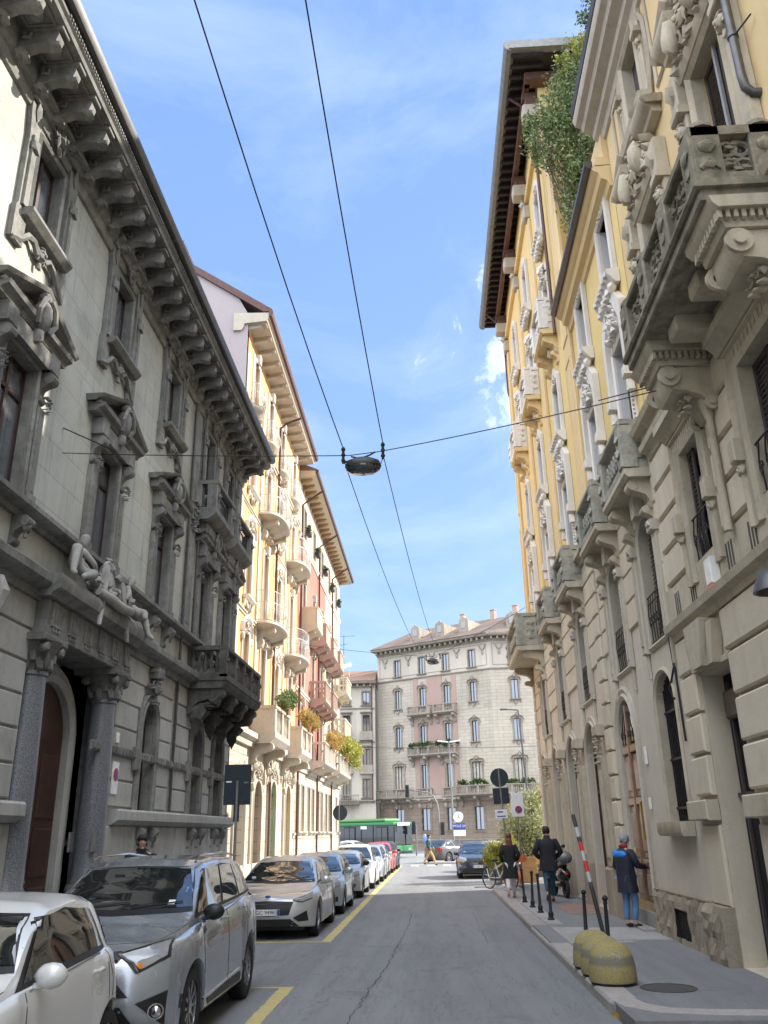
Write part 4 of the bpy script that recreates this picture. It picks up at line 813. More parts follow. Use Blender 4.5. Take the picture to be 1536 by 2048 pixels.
    for sg in (-1,1): W.box(sg*.82-.12,sg*.82+.12,-.1,1.75,.01,.1,.02); W.box(sg*.82-.15,sg*.82+.15,1.75,1.95,.01,.17,.02); W.blob((sg*.82,1.88,.14),(.13,.08,.08),.4,2,True); W.box(sg*.82-.06,sg*.82+.06,.05,1.6,.1,.12); W.box(sg*.82-.03,sg*.82+.03,-.55,-.1,.01,.06)
    W.prism([(-.13,2.3),(.13,2.3),(.16,2.72),(-.16,2.72)],.01,.2); w=W.build('arched_window','cream_trim',B,38)
    l=MB(); n=26
    for i in range(n): a=.05+i*2.2/n; x=.5 if a<1.9 else .5*math.sqrt(max(.03,1-((a-1.9)/.4)**2)); l.mould([(-.2,a+.07),(-.192,a+.075),(-.155,a+.01),(-.163,a)],-x,x)
    l.build('shutter','shutter_dark',w); r=MB()
    for z in (.05,.75,.88): r.vt([(-.5,z,.0),(.5,z,.0)],.014,4)
    for k in range(6): x=-.42+k*.168; r.vt([(x,.05,.0),(x+.05,.3,.02),(x-.05,.55,.02),(x,.88,0)],.011,4); r.vt([(x+.06*math.cos(t),.42+.1*math.sin(t),.01) for t in range(7)],.01,4)
    r.build('railing','iron',w); place(w,[(-c,5.0) for c in allc],B)
    # carved balconies
    def cbal(c,hw,D,v,h,mat='pale_soot',low='tan_trim',par=B):
        m=MB(); m.mould([(0.01,v),(D-.06,v),(D,v+.06),(D,v+.16),(0.01,v+.18)],-hw,hw)
        for sg in (-1,1): sb=scroll_bracket(sg*(hw-.25),v,D*.8,.6,.26); m.add(sb.v,sb.f); sb=scroll_bracket(sg*(hw-.25),v-.5,D*.4,.4,.2); m.add(sb.v,sb.f)
        s=m.build('balcony',low,par,40); m=MB(); z=v+.18; m.box(-hw,hw,z,z+.12,D-.18,D-.01,.01); m.box(-hw-.02,hw+.02,z+h-.12,z+h,D-.2,D+.02,.03)
        for sg in (-1,1):
            x=sg*(hw-.09); m.box(x-.08,x+.08,z,z+h-.14,.01,D-.18,.0); m.box(x-.1,x+.1,z+h-.12,z+h,.01,D-.2); m.box(sg*(hw-.13)-.15,sg*(hw-.13)+.15,z,z+h-.1,D-.26,D+.03,.03)
            for (zz,q) in ((.3,.1),(.6,.08)): m.blob((sg*(hw-.13),z+h*zz,D+.03),(.1,q,.05),.4,3); 
            for k in range(3): m.blob((sg*(hw+.0),z+h*(.3+.2*k),D*.5),(.03,.12,.14),.5,k)
        n=int(hw*2/.26)
        for i in range(n): x=-hw+.3+(2*hw-.6)*(i+.5)/n; m.vt([(x+.08*math.cos(t*PI/4),z+h*.5+.17*math.sin(t*PI/4),D-.1) for t in range(9)],.03,5); m.blob((x,z+h*.5,D-.1),(.05,.06,.04),.4,i,True)
        m.box(-hw+.25,hw-.25,z+.1,z+h-.14,D-.16,D-.13) if 0 else None
        m.build('balustrade',mat,s,40); s.location=V(-c,0,0)
    cbal(14.98,1.0,.5,7.75,.95); cbal(17.85,1.0,.5,7.75,.95); cbal(22.2,1.0,.5,7.75,.95); cbal(26.2,1.0,.5,7.75,.95); cbal(31.4,1.95,.95,7.8,1.15)
    for c in hic: cbal(c,.85,.5,15.45,1.05,'white_trim','yellow1')
    # string course & upper walls
    q=MB(); q.mould([(0.01,8.25),(.1,8.27),(.14,8.38),(.24,8.42),(.24,8.55),(0.01,8.6)],-y2,-y0); q.build('string_course','tan_trim',B,40)
    w=MB(); w.rev=1; w.back=1; wallbands(w,-y1,-y0,[(8.3,11.9,[rect(-c,8.75,.48,2.3) for c in lowc]),(11.9,14.6,[rect(-c,12.4,.42,1.75) for c in lowc])],.28)
    wallbands(w,-y2,-y1,[(8.3,11.9,[rect(-c,8.75,.48,2.3) for c in hic]),(11.9,15.2,[rect(-c,12.4,.42,1.75) for c in hic]),(15.2,18.8,[rect(-c,15.7,.45,2.1) for c in hic]),(18.8,22.6,[rect(-c,19.4,.42,1.8) for c in hic])],.28); w.build('upper_wall',['yellow2','reveal'],B)
    e=MB(); e.add([V(-y2,0,0),V(-y2,22.6,0),V(-y2,22.6,-5.3),V(-y2,0,-5.3)],[(0,1,2,3)]); e.add([V(-y1,14.6,0),V(-y1,22.6,0),V(-y1,22.6,-5.3),V(-y1,14.6,-5.3)],[(0,1,2,3)]); e.build('side_wall','yellow2',B)
    winkind(B,'crowned_window',.48,2.3,'white_trim','shutter_dark','glass',.28,'crown',0,shut='louvre',at=[(-c,8.75) for c in allc],tw=.14,tp=.06)
    winkind(B,'window',.42,1.75,'white_trim','shutter_dark','glass',.28,'swag',0,shut='louvre',at=[(-c,12.4) for c in allc],tw=.12)
    winkind(B,'balcony_door',.45,2.1,'white_trim','shutter_grey','glass',.28,'baroque',0,shut='shutter_grey',at=[(-c,15.7) for c in hic],tw=.14)
    winkind(B,'window',.42,1.8,'white_trim','shutter_grey','glass',.28,'swag',0,shut='shutter_grey',at=[(-c,19.4) for c in hic],tw=.12)
    for a,b in ((19.35,20.3),(32.75,33.3),(24.0,24.5),(28.1,28.5)):
        t=21.8 if a>20 or a>19 else 14; q=MB(); q.box(-b,-a,8.6,t,.01,.1,.02); 
        if b-a>.5: q.sweep([(-b+.15,8.9),(-a-.15,8.9),(-a-.15,13.5),(-b+.15,13.5)][::-1],[(0,.09),(0,.12),(.03,.13),(.05,.09)],True); q.sweep([(-b+.15,14.2),(-a-.15,14.2),(-a-.15,21.4),(-b+.15,21.4)][::-1],[(0,.09),(0,.12),(.03,.13),(.05,.09)],True)
        q.build('pilaster','yellow1',B,40)
    # lower part: cornice, gutter, terrace parapet
    e=MB(); e.mould([(0.01,14.15),(.06,14.18),(.1,14.3),(.22,14.36),(.26,14.5),(.36,14.56),(.4,14.66),(-.4,14.7),(-.4,14.15)],-19.3,-y0); e.build('cornice','yellow1',B,40)
    e=MB(); e.mould([(.36,14.64),(.44,14.62),(.52,14.7),(.52,14.8),(.36,14.8)],-19.3,-y0); e.build('gutter','zinc',B,40)
    e=MB(); e.box(-19.3,-y0,14.7,14.9,-12,.3); e.box(-19.3,-y0,14.9,15.7,-.1,.12); e.build('terrace_parapet','yellow1',B)
    # big timber eaves, wrapping round both ends
    e=MB(); a,b=-y2-1.05,-y1+1.05; OV=.92
    e.box(a,b,24.25,24.4,-5.9,OV-.02); e.build('roof_deck','dark_soffit',B)
    n=38; e=MB(); e.box(-.05,.05,24.08,24.25,-.1,OV-.04); pr=e.build('rafter','dark_soffit',B); place(pr,[(a+.1+k*(b-a-.2)/(n-1),0) for k in range(n)],B)
    e=MB(); e.box(b-1.0,b-.04,24.08,24.25,-.05,.05); pr=e.build('end_rafter','dark_soffit',B); place(pr,[(0,0,1,1,-.6-k*.62) for k in range(9)],B)
    e=MB(); e.box(a+.9,b-.9,23.8,24.08,.28,.45,.02); e.box(b-1.05+.0,b-.88+.2,23.8,24.08,-5.4,.45,.02)
    for c in (20.6,24.25,28.3,32.95): e.box(-c-.09,-c+.09,23.55,23.8,.0,.5); e.box(-c-.14,-c+.14,23.3,23.55,0,.42,.02)
    e.build('eaves_beam','soffit_wood',B)
    e=MB()
    for c in (20.7,24.25,28.3,32.95): e.box(-c-.22,-c+.22,22.9,23.3,.01,.5,.04); mask(e,-c,22.6,.15,.16,2); e.box(-c-.2,-c+.2,22.0,22.5,.01,.2,.04)
    e.build('eaves_console','cream_trim',B,40) if 0 else None
    m=MB(); m.box(-.22,.22,22.85,23.3,.01,.52,.04); mask(m,0,22.55,.15,.16,2); m.box(-.2,.2,21.9,22.4,.01,.22,.04); pr=m.build('eaves_console','cream_trim',B,40); place(pr,[(-c,0) for c in (20.7,24.25,28.3,32.95)],B)
    e=MB(); e.box(-y2,-y1,22.6,24.1,-.1,.02); e.box(-y2+.1,-y1-.01,22.55,22.75,-.1,.14,.02); e.box(-y2,-y1,22.5,24.25,-5.3,-.1); e.build('frieze','yellow2',B)
    e=MB(); e.mould([(OV-.1,24.2),(OV,24.12),(OV+.12,24.14),(OV+.2,24.24),(OV+.2,24.46),(OV-.1,24.47)],a-.14,b+.14)
    e.box(b-.06,b+.17,24.16,24.46,-5.95,OV+.1,.05); e.build('gutter','zinc_l',B,40)
    e=MB(); e.add([V(a-.05,24.47,OV+.1),V(b+.05,24.47,OV+.1),V(b+.05,24.47,-5.9),V(a-.05,24.47,-5.9),V(a+3.6,25.7,-2.5),V(b-3.6,25.7,-2.5)],[(0,1,5,4),(1,2,5),(2,3,4,5),(3,0,4),(0,1,2,3)]); e.build('roof','rooftile',B)
    q=MB(); q.vt([(-21.0,24.2,OV),(-21.0,23.7,.4),(-21.0,23.4,.16),(-21.0,15.2,.14)],.05,7); q.build('downpipe','copper',B,40)
    q=MB(); q.vt([(-33.2,24.2,OV),(-33.2,23.6,.4),(-33.2,22.6,.14),(-33.2,20.0,.14),(-33.2,19.8,.1)],.05,7); q.build('downpipe','copper',B,40)
    q=MB(); q.vt([(-14.0,.3,.06),(-14.0,4.7,.06)],.035,6); q.vt([(-19.58,5,.1),(-19.58,8.3,.1)],.05,7); q.build('conduit','frame_grey',B) if 0 else None
    q=MB(); q.vt([(-14.25,5.3,.03),(-14.3,4.9,.03),(-14.2,4.4,.04),(-14.6,4.1,.04),(-14.4,3.9,.04)],.02,5); q.vt([(-14.2,4.4,.03),(-14.15,3.2,.03)],.02,5); q.build('loose_cable','iron',B)
yellow_building(YB)
# ============================================================ FAR CORNER BLOCK
FA=math.atan2(-8.3,13.5)
FB=empty('apartment_block',(-6.4,106.3,0),FA,'large cream corner block with pink centre bay, dormers and grey tiled roof beyond the crossing','building')
def far_building(B):
    Lu=15.85; cs=[3.0,6.55,9.95,13.5]; RF=Matrix.Rotation(-FA,4,'Z'); RF=Matrix.Translation((Lu,0,0))@Matrix.Rotation(-FA,4,'Z')
    def pl(o,u,v,right=False):
        if right: o.matrix_local=RF@Matrix.Translation(V(u,v,0)) 
        else: o.location=V(u,v,0)
    L=15.85; R2=13
    for right in (False,True):
        cc=[2.7,7.2,11.2] if right else cs; W0=R2 if right else L
        w=MB(); wallbands(w,0,W0,[(0,5.3,[rect(c,2.1,.55,2.4) for c in cc])],.25); g=w.build('ground_floor_wall','far_low',B); 
        w2=MB(); wallbands(w2,0,W0,[(5.3,10.4,[rect(c,6.7 if (i in(1,2) or not right) and not(right) else 6.9,.62 if (right or i in (0,3)) else .4,2.6) for i,c in enumerate(cc)]),(10.4,15.0,[rect(c,11.5,.4,2.3) for c in cc]),(15.0,19.5,[rect(c,16.0,.4,2.2) for c in cc])],.25); h=w2.build('wall','far_stone',B)
        w3=MB(); wallbands(w3,0,W0,[(19.5,23.3,[rect(c,19.95,.42,2.0) for c in cc])],.25); t=w3.build('top_floor_wall','far_pale',B)
        if right:
            for o in (g,h,t): o.matrix_local=RF
    b=MB(); b.prism([(0,0),(L,0),(L,23.3),(0,23.3)],-9,-.4); b.build('core','far_pale',B); b=MB(); b.box(0,R2,0,23.3,-12,-.4); o=b.build('core','far_pale',B); o.matrix_local=RF
    p=MB()
    for a,b_ in ((5.25,5.9),(7.2,9.3),(10.6,11.25)): p.box(a,b_,6.0,19.45,.01,.05)
    p.build('pink_panel','far_pink',B)
    for right in (False,True):
        W0=R2 if right else L; q=MB(); pf=lambda v,d,h:[(0.01,v),(d*.4,v),(d*.5,v+h*.4),(d,v+h*.6),(d,v+h),(0.01,v+h)]
        for v,d,h in ((5.2,.3,.4),(19.4,.15,.2),(22.7,.3,.3),(.9,.12,.3)): q.mould(pf(v,d,h),0,W0)
        q.mould([(0.01,23.2),(.9,23.25),(1.0,23.4),(1.0,23.55),(-.4,23.6),(-.4,23.2)],-.3,W0+.5)
        k=0
        for i in range(int(W0/.72)): c=.3+i*.72; q.box(c-.12,c+.12,22.85,23.22,.01,.75,.04)
        for i in range(int(W0/3.4)+1):
            c=1.2+i*3.45
            for dd in (0,): 
                if c<W0-.6: q.vt([(c-.4,22.3,.06),(c-.2,21.9,.1),(c,21.8,.1),(c+.2,21.9,.1),(c+.4,22.3,.06)],.07,4); q.blob((c,21.5,.06),(.16,.4,.08),.4,i,True)
        q.sweep([(.4,20.0),(W0-.4,20.0),(W0-.4,22.4),(.4,22.4)][::-1],[(0,.01),(0,.04),(.06,.04),(.06,.01)],True)
        o=q.build('string_course','far_trim',B,40); 
        if right: o.matrix_local=RF
    def put(name,hw,h,spots,style,**k):
        w=winkind(B,name,hw,h,k.pop('trim','far_trim'),'frame_dark',k.pop('gm','glass_b'),.22,style,k.pop('rise',0),**k)
        for i,(u,v,r) in enumerate(spots): o=w if i==0 else copytree(w,B); pl(o,u,v,r)
    lr=[(c,False) for c in cs]; rr=[(c,True) for c in (2.7,7.2,11.2)]
    put('window',.42,2.0,[(c,19.95,r) for c,r in lr+rr],'sill',tw=.14); put('window',.4,2.2,[(c,16.0,r) for c,r in lr+rr],'baroque',tw=.16); put('window',.4,2.3,[(c,11.5,r) for c,r in lr+rr],'baroque',tw=.16)
    put('wide_window',.62,2.6,[(3.0,6.7,False),(13.5,6.7,False)]+[(c,6.9,True) for c,_ in rr],'baroque',tw=.2,mull=2,gm='curtain'); put('balcony_door',.4,2.6,[(6.55,6.7,False),(9.95,6.7,False)],'key',tw=.2)
    put('ground_window',.55,2.4,[(c,2.1,r) for c,r in lr+rr],'key',tw=.26,trim='far_low')
    # balconies
    def bal(u0,u1,v,D,right=False,h=.95,pl_=0):
        m=MB(); m.mould([(0.01,v-.3),(D-.2,v-.2),(D,v-.05),(D,v+.1),(0.01,v+.1)],u0,u1); m.box(u0,u1,v+h-.1,v+h,D-.15,D+.02,.01)
        for a in (u0,u1-.14): m.box(a,a+.14,v+h-.1,v+h,.01,D-.15)
        n=int((u1-u0)/.24)
        for i in range(n+1): c=u0+.12+i*(u1-u0-.24)/n; m.box(c-.12,c+.12,v+.1,v+h-.1,D-.14,D-.01,.01) if i%6==0 or i==n else baluster(m,c,v+.1,D-.08,h-.2,.06,5)
        n=max(2,int((u1-u0)/2.2)+1)
        for i in range(n): c=u0+.3+i*(u1-u0-.6)/(n-1); sb=scroll_bracket(c,v-.15,D*.85,1.0,.34); m.add(sb.v,sb.f); m.blob((c,v-1.0,.1),(.2,.3,.15),.4,i,True)
        o=m.build('balcony','far_trim',B,40)
        if right: o.matrix_local=RF
    bal(4.75,8.0,15.1,.8); bal(8.35,11.3,15.1,.8); bal(4.7,11.3,10.4,.9); bal(.2,4.9,5.75,1.0); bal(5.5,7.6,5.75,.35); bal(9.0,10.9,5.75,.35); bal(11.1,15.85,5.8,1.1); bal(0.05,4.9,5.8,1.1,True); bal(5.6,12,5.8,1.1,True)
    # roof with dormers
    H=23.55; c_=MB(); dr=Vector((math.cos(-FA),math.sin(-FA),0)); 
    K=Vector((L,0,0)); eL=Vector((-.5,-1.05,0)); eK=Vector((L+.1,-1.1,0)); eR=K+Vector((math.cos(-FA),math.sin(-FA),0))*14+Vector((math.sin(-FA),-math.cos(-FA),0))*1.05
    rL=Vector((2.0,6.5,3.6)); rK=Vector((L+.2,7.2,3.6)); rR=K+dr*14+Vector((-math.sin(-FA),math.cos(-FA),0))*6.5+Vector((0,0,3.6)); bL=Vector((-.5,13,0))
    Z=Vector((0,0,H)); c_.add([eL+Z,eK+Z,rK+Z,rL+Z,eR+Z,rR+Z,bL+Z],[(0,1,2,3),(1,4,5,2),(0,3,6)]); c_.add([eL+Z,eK+Z,eR+Z,eL+Z-Vector((0,0,.06)),eK+Z-Vector((0,0,.06)),eR+Z-Vector((0,0,.06))],[(0,1,4,3),(1,2,5,4)]); c_.build('roof','roofgrey',B)
    D=MB(); D.prism([(-.75,0),(.75,0),(.75,1.5),(.5,1.75),(.25,1.8),(0,2.15),(-.25,1.8),(-.5,1.75),(-.75,1.5)],0,-.2); D.box(-.68,.68,0,1.55,-4.2,-.18); D.box(-.35,.35,.35,1.35,0.003,.03)
    dm=D.build('dormer','far_trim',B); D=MB(); D.box(-.33,.33,.37,1.33,.03,.045); D.build('dormer_shutter','frame_grey',dm); D=MB(); D.box(-.85,.85,-.25,0,-.2,.1); D.build('dormer_sill','far_trim',dm)
    for i,(u,r) in enumerate(((5.0,0),(8.6,0),(12.0,0),(3.0,1),(8.4,1))):
        o=dm if i==0 else copytree(dm,B); m=Matrix.Translation((u,1.2,H+1.15))@Matrix.Scale(.86,4); o.matrix_local=(RF@m) if r else m
    D=MB(); D.box(-.3,.3,0,1.6,-.3,.3,.02); D.box(-.36,.36,1.6,1.7,-.36,.36); ch=D.build('chimney','redstone',B); 
    for i,(x,y) in enumerate(((9,6.6),(13.2,6.9),(16.5,6.6))): o=ch if i==0 else copytree(ch,B); o.location=(x,y,H+3.0)
    D=MB(); 
far_building(FB)
LB=empty('apartment_house',(-6.7,104.6,0),0,'pale rendered house with brown tiled roof left of the cream corner block','building')
def far_left(B):
    cc=[-1.05,-3.45,-6.2,-9,-12,-15]; U0=-26
    w=MB(); wallbands(w,U0,0,[(0,5.4,[arch(c-.2,1,.6,2.9,.6) for c in cc]),(5.4,8.5,[rect(c,5.85,.42,2.1) for c in cc]),(8.5,12.2,[rect(c,8.8,.42,2.6) for c in cc]),(12.2,16.2,[rect(c,12.7,.42,2.7) for c in cc]),(16.2,19.2,[rect(c,16.6,.42,1.6) for c in cc])],.25); w.build('wall','far_pale',B)
    w=MB(); w.box(U0,-.02,0,19.3,-12,-.3); w.build('core','far_pale',B)
    q=MB(); pf=lambda v,d,h:[(0.01,v),(d*.4,v),(d*.5,v+h*.4),(d,v+h*.6),(d,v+h),(0.01,v+h)]
    for v,d,h in ((5.3,.3,.3),(12.1,.12,.2),(16.1,.12,.2),(18.7,.3,.3)): q.mould(pf(v,d,h),U0,0)
    q.mould([(0.01,19.1),(.8,19.2),(.85,19.4),(-.3,19.45),(-.3,19.1)],U0,.2)
    for i in range(30): q.box(-.6-i*.8,-.35-i*.8,18.8,19.15,.02,.6,.03)
    q.build('string_course','far_trim',B,40)
    for h,v,st in ((1.6,16.6,'sill'),(2.7,12.7,'hood'),(2.6,8.8,'hood'),(2.1,5.85,'sill')): winkind(B,'window',.42,h,'far_trim','frame_dark','glass_b',.2,st,0,at=[(c,v) for c in cc],tw=.16)
    for v in (12.6,8.7):
        for c in cc[:2]: m=MB(); m.box(c-.8,c+.8,v-.2,v,.01,.5,.04); m.box(c-.75,c+.75,v,v+.85,.4,.47) ; m.build('balcony','far_trim',B)
    m=MB(); m.mould([(0.01,5.0),(.9,5.1),(1,5.3),(0.01,5.3)],-7,-1.9); m.box(-7,-1.9,6.1,6.2,.85,1.02)
    for i in range(20): baluster(m,-6.85+i*.255,5.3,.93,.8,.06,5)
    m.build('balcony','far_trim',B,40)
    r=MB(); r.mould([(.85,19.4),(.9,19.45),(-5.5,21.8),(-12,19.5),(-12,19.3)],U0,.1); r.build('roof','rooftile',B); q=MB(); q.vt([(-.35,5.3,.12),(-.35,18.8,.12)],.07,6); q.build('downpipe','copper',B)
    for i,(x,z) in enumerate(((-4.0,.0),(-3.3,0))): q=MB(); q.vt([(x,20.2,-2),(x,21.6+.2*i,-2)],.03,4); q.M=Matrix.Translation(V(x,21.7+.2*i,-1.9))@Matrix.Rotation(R(60),4,'X'); q.lathe((0,0,0),[(.02,.0),(.2,.03),(.36,.1)],12); q.build('satellite_dish','white_box',B,40)
    q=MB(); q.vt([(-4.1,20.3,-3),(-4.1,26.0,-3)],.04,4); q.vt([(-5.6,25.9,-3),(-2.6,25.9,-3)],.025,4); q.vt([(-5.0,24.6,-3),(-3.6,24.9,-3)],.025,4)
    for i in range(6): q.vt([(-5.4+i*.5,25.9,-3.3),(-5.4+i*.5,25.9,-2.7)],.012,3)
    q.build('television_aerial','iron',B)
far_left(LB)
# ============================================================ VEHICLES
def crv(tab,t):
    """smooth interpolation through (t,value) points"""
    if t<=tab[0][0]: return tab[0][1]
    for (a,x),(b,y) in zip(tab,tab[1:]):
        if t<=b: k=(t-a)/(b-a); return x+(y-x)*(k*k*(3-2*k)*.55+k*.45)
    return tab[-1][1]
M['tyre']=plain('tyre_rubber',(.018,.018,.019),.85,0,.2,20,bump=.3); M['rim']=plain('alloy_rim',(.5,.5,.52),.25,.9,.1); M['rim_dark']=plain('steel_rim',(.12,.12,.13),.4,.7,.1)
M['car_glass']=glass('car_glass',(.012,.015,.016),.02,1.9,0); M['black_trim']=plain('black_plastic_trim',(.012,.012,.013),.45,0,.2); M['chrome']=plain('chrome_trim',(.7,.7,.72),.12,1,.05)
M['lamp_clear']=glass('headlamp_glass',(.25,.26,.27),.05,1.6,0); M['lamp_red']=plain('red_lamp_lens',(.35,.01,.01),.15); M['amber']=plain('amber_lens',(.6,.2,.03),.15,0,.1); M['plate']=plain('number_plate_white',(.7,.7,.7),.4,0,.04); M['plate_blue']=plain('number_plate_blue',(.02,.06,.4),.4)
def textobj(name,s,size,mat,parent,loc,rot,depth=.003,align='CENTER'):
    cu=bpy.data.curves.new(name,'FONT'); cu.body=s; cu.size=size; cu.extrude=depth; cu.align_x=align; cu.align_y='CENTER'
    o=bpy.data.objects.new(name,cu); COL.objects.link(o); dg=bpy.context.evaluated_depsgraph_get(); me=bpy.data.meshes.new_from_object(o.evaluated_get(dg)); bpy.data.objects.remove(o)
    me.name=name; me.materials.clear(); me.materials.append(M[mat] if isinstance(mat,str) else mat); o=bpy.data.objects.new(name,me); COL.objects.link(o); o.parent=parent; o.location=loc; o.rotation_euler=rot; return o
def wheel(parent,x,y,r,w,side,spokes=10,rimmat='rim'):
    t=MB(); k=28; prof=[(r*.66,-w/2),(r*.9,-w/2),(r*.97,-w*.42),(r,-w*.3),(r,w*.3),(r*.97,w*.42),(r*.9,w/2),(r*.66,w/2)]
    vs=[]; 
    for i in range(k):
        a=2*PI*i/k
        for (q,s) in prof: vs.append((s,q*math.cos(a),q*math.sin(a)))
    m=len(prof); t.add(vs,[(i*m+j,i*m+(j+1)%m,((i+1)%k)*m+(j+1)%m,((i+1)%k)*m+j) for i in range(k) for j in range(m)]); o=t.build('wheel','tyre',parent,40,(x,y,r))
    q=MB(); f=side*(w/2-.015); b=side*(-.02)
    ring=lambda R_,xx:[(xx,R_*math.cos(2*PI*i/k),R_*math.sin(2*PI*i/k)) for i in range(k)]
    q.add(ring(r*.7,f)+ring(r*.62,f)+ring(r*.6,b),[(i,(i+1)%k,k+(i+1)%k,k+i) for i in range(k)]+[(k+i,k+(i+1)%k,2*k+(i+1)%k,2*k+i) for i in range(k)])
    for i in range(spokes):
        a=2*PI*i/spokes; da=.13 if spokes>7 else .2
        p=lambda R_,d,xx:(xx,R_*math.cos(a+d),R_*math.sin(a+d)); vs=[p(r*.1,-da*1.6,f-side*.01),p(r*.1,da*1.6,f-side*.01),p(r*.64,da*.55,f-side*.005),p(r*.64,-da*.55,f-side*.005)]; vs+=[(v[0]-side*.04,v[1],v[2]) for v in vs]
        q.add(vs,[(0,1,2,3),(4,5,6,7),(0,1,5,4),(1,2,6,5),(2,3,7,6),(3,0,4,7)])
    q.add(ring(r*.16,f)+[(f+side*.012,0,0)],[(i,(i+1)%k,k) for i in range(k)]); q.build('rim',rimmat,o,30)
    d=MB(); d.add(ring(r*.61,b)+[(b,0,0)],[(i,(i+1)%k,k) for i in range(k)]); d.build('brake_disc','black_trim',o)
def car(name,label,cat,loc,P,mat,rz=0,group=None):
    """front faces local -Y; P: dimensions and profile tables"""
    L,Wd,H=P['L'],P['W'],P['H']; root=empty(name,(loc[0],loc[1],0),rz,label,cat,group)
    rw=P.get('rw',.33); wy=P['wy']; Ra=rw+.055; y0=-L/2; fr=P.get('front',[(.15,.06),(.35,.0),(.55,.0),(.75,.05),(.9,.22),(1.1,.5)]); rr=P.get('rear',[(.15,.08),(.45,.0),(.8,.04),(1.,.1),(1.4,.3)])
    zs=P['belt']; top=P['top']; gx_=P['glassx']; low=P.get('low',.2)
    NS=76; ys=[L*(.5-.5*math.cos(PI*i/NS))*.35+L*i/NS*.65 for i in range(NS+1)]
    rows=[]
    for y in ys:
        a=min(1,y/.55); b=min(1,max(0,L-y)/.45); fx=(1-(1-a)**2.9)**(1/2.9) if a<1 else 1; bx=(1-(1-b)**3)**(1/3) if b<1 else 1; k=min(fx,bx); k=max(k,.02)
        hw=Wd/2*crv(P.get('plan',[(0,.95),(.25,1),(.75,1),(1,.94)]),y/L)*k; zb=low+.05*(1-min(1,y/.5)); arch_=0
        for c in wy:
            d=abs(y-c)
            if d<Ra: zb=max(zb,rw+math.sqrt(Ra*Ra-d*d)); arch_=1
            elif d<Ra+.08: zb=max(zb,low)
        s=crv(zs,y); t=max(crv(top,y),s+.012); gh=max(0,(t-s)/(H-s)); cab=gh>.16
        z1=[zb+(s-zb)*q for q in (0,.04,.3,.62,.9,1)]; x1=[hw*.97,hw*1.0,hw*1.0,hw*.995,hw*.97,hw*.93]
        if arch_: x1[0]+=.02*k; x1[1]+=.02*k; x1[2]+=.012*k
        pin=P.get('roofx',.72)
        xg=hw*(.9-(.9-pin)*min(1,gh)) 
        pts=[(0,zb+.02),(x1[0]*.8,zb+.02),(x1[0],zb)]+list(zip(x1[1:],z1[1:]))+[(hw*.9,s+.012),(hw*(.9-(.9-pin)*min(1,gh)*.5),s+(t-s)*.5 if gh>.05 else s+.012+(t-s)*.35),(xg*1.0,t-.045*min(1,gh*2)-(t-s)*.12*(1 if gh<=.3 else .3)),(xg*.86,t-.012),(xg*.45,t+.008*min(1,gh*3)),(0,t+.014)]
        row=[]
        for (x,z) in pts:
            yy=y+crv(fr,z)*max(0,1-y/1.1)**1.5-crv(rr,z)*max(0,1-(L-y)/.9)**1.5; row.append((x,yy+y0,z))
        rows.append(row)
    m=len(rows[0]); vs=[]
    for row in rows: vs+=row+[(-x,y,z) for (x,y,z) in row]
    n=2*m; fs=[]
    for i in range(len(rows)-1):
        for j in range(m-1):
            a=i*n+j; fs.append((a,a+1,a+n+1,a+n)); a=i*n+m+j; fs.append((a,a+n,a+n+1,a+1))
    e=len(rows)-1
    for j in range(m-1): fs.append((j,m+j,m+j+1,j+1)); fs.append((e*n+j,e*n+j+1,e*n+m+j+1,e*n+m+j))
    b=MB(); b.add(vs,fs); body=b.build('body',mat,root,P.get('crease',38))
    bm=bmesh.new(); bm.from_mesh(body.data); bmesh.ops.remove_doubles(bm,verts=bm.verts,dist=.002); bmesh.ops.recalc_face_normals(bm,faces=bm.faces); bvh=BVHTree.FromBMesh(bm); bm.to_mesh(body.data); bm.free()
    u=MB(); u.add([(sx*Wd*.37,yy,z) for z in (.16,.55) for sx in (-1,1) for yy in (y0+.3,-y0-.3)],[(0,1,3,2),(4,6,7,5),(0,4,5,1),(2,3,7,6),(0,2,6,4),(1,5,7,3)]); u.build('underbody','black_trim',root)
    for c in wy:
        for s in (-1,1): wheel(root,s*(Wd/2-.115),y0+c,rw,.21,s,P.get('spokes',10),P.get('rim','rim'))
    def cast(a,z,axis,eps):
        if axis=='f': o,d=Vector((a,-L,z)),Vector((0,1,0))
        elif axis=='r': o,d=Vector((a,L,z)),Vector((0,-1,0))
        elif axis=='R': o,d=Vector((2,a,z)),Vector((-1,0,0))
        elif axis=='L': o,d=Vector((-2,a,z)),Vector((1,0,0))
        elif axis=='T': o,d=Vector((a,z,3)),Vector((0,0,-1))
        h,nn,_,_=bvh.ray_cast(o,d)
        if h is None: return None
        if nn.dot(d)>0: nn=-nn
        return h+nn*eps
    def res(pts,n):
        P_=[Vector(p) for p in pts]; ls=[0]
        for a,b_ in zip(P_,P_[1:]): ls.append(ls[-1]+(b_-a).length)
        out=[]
        for i in range(n+1):
            t=ls[-1]*i/n; j=0
            while j<len(ls)-2 and ls[j+1]<t: j+=1
            q=(t-ls[j])/max(1e-6,ls[j+1]-ls[j]); out.append(P_[j].lerp(P_[j+1],q))
        return out
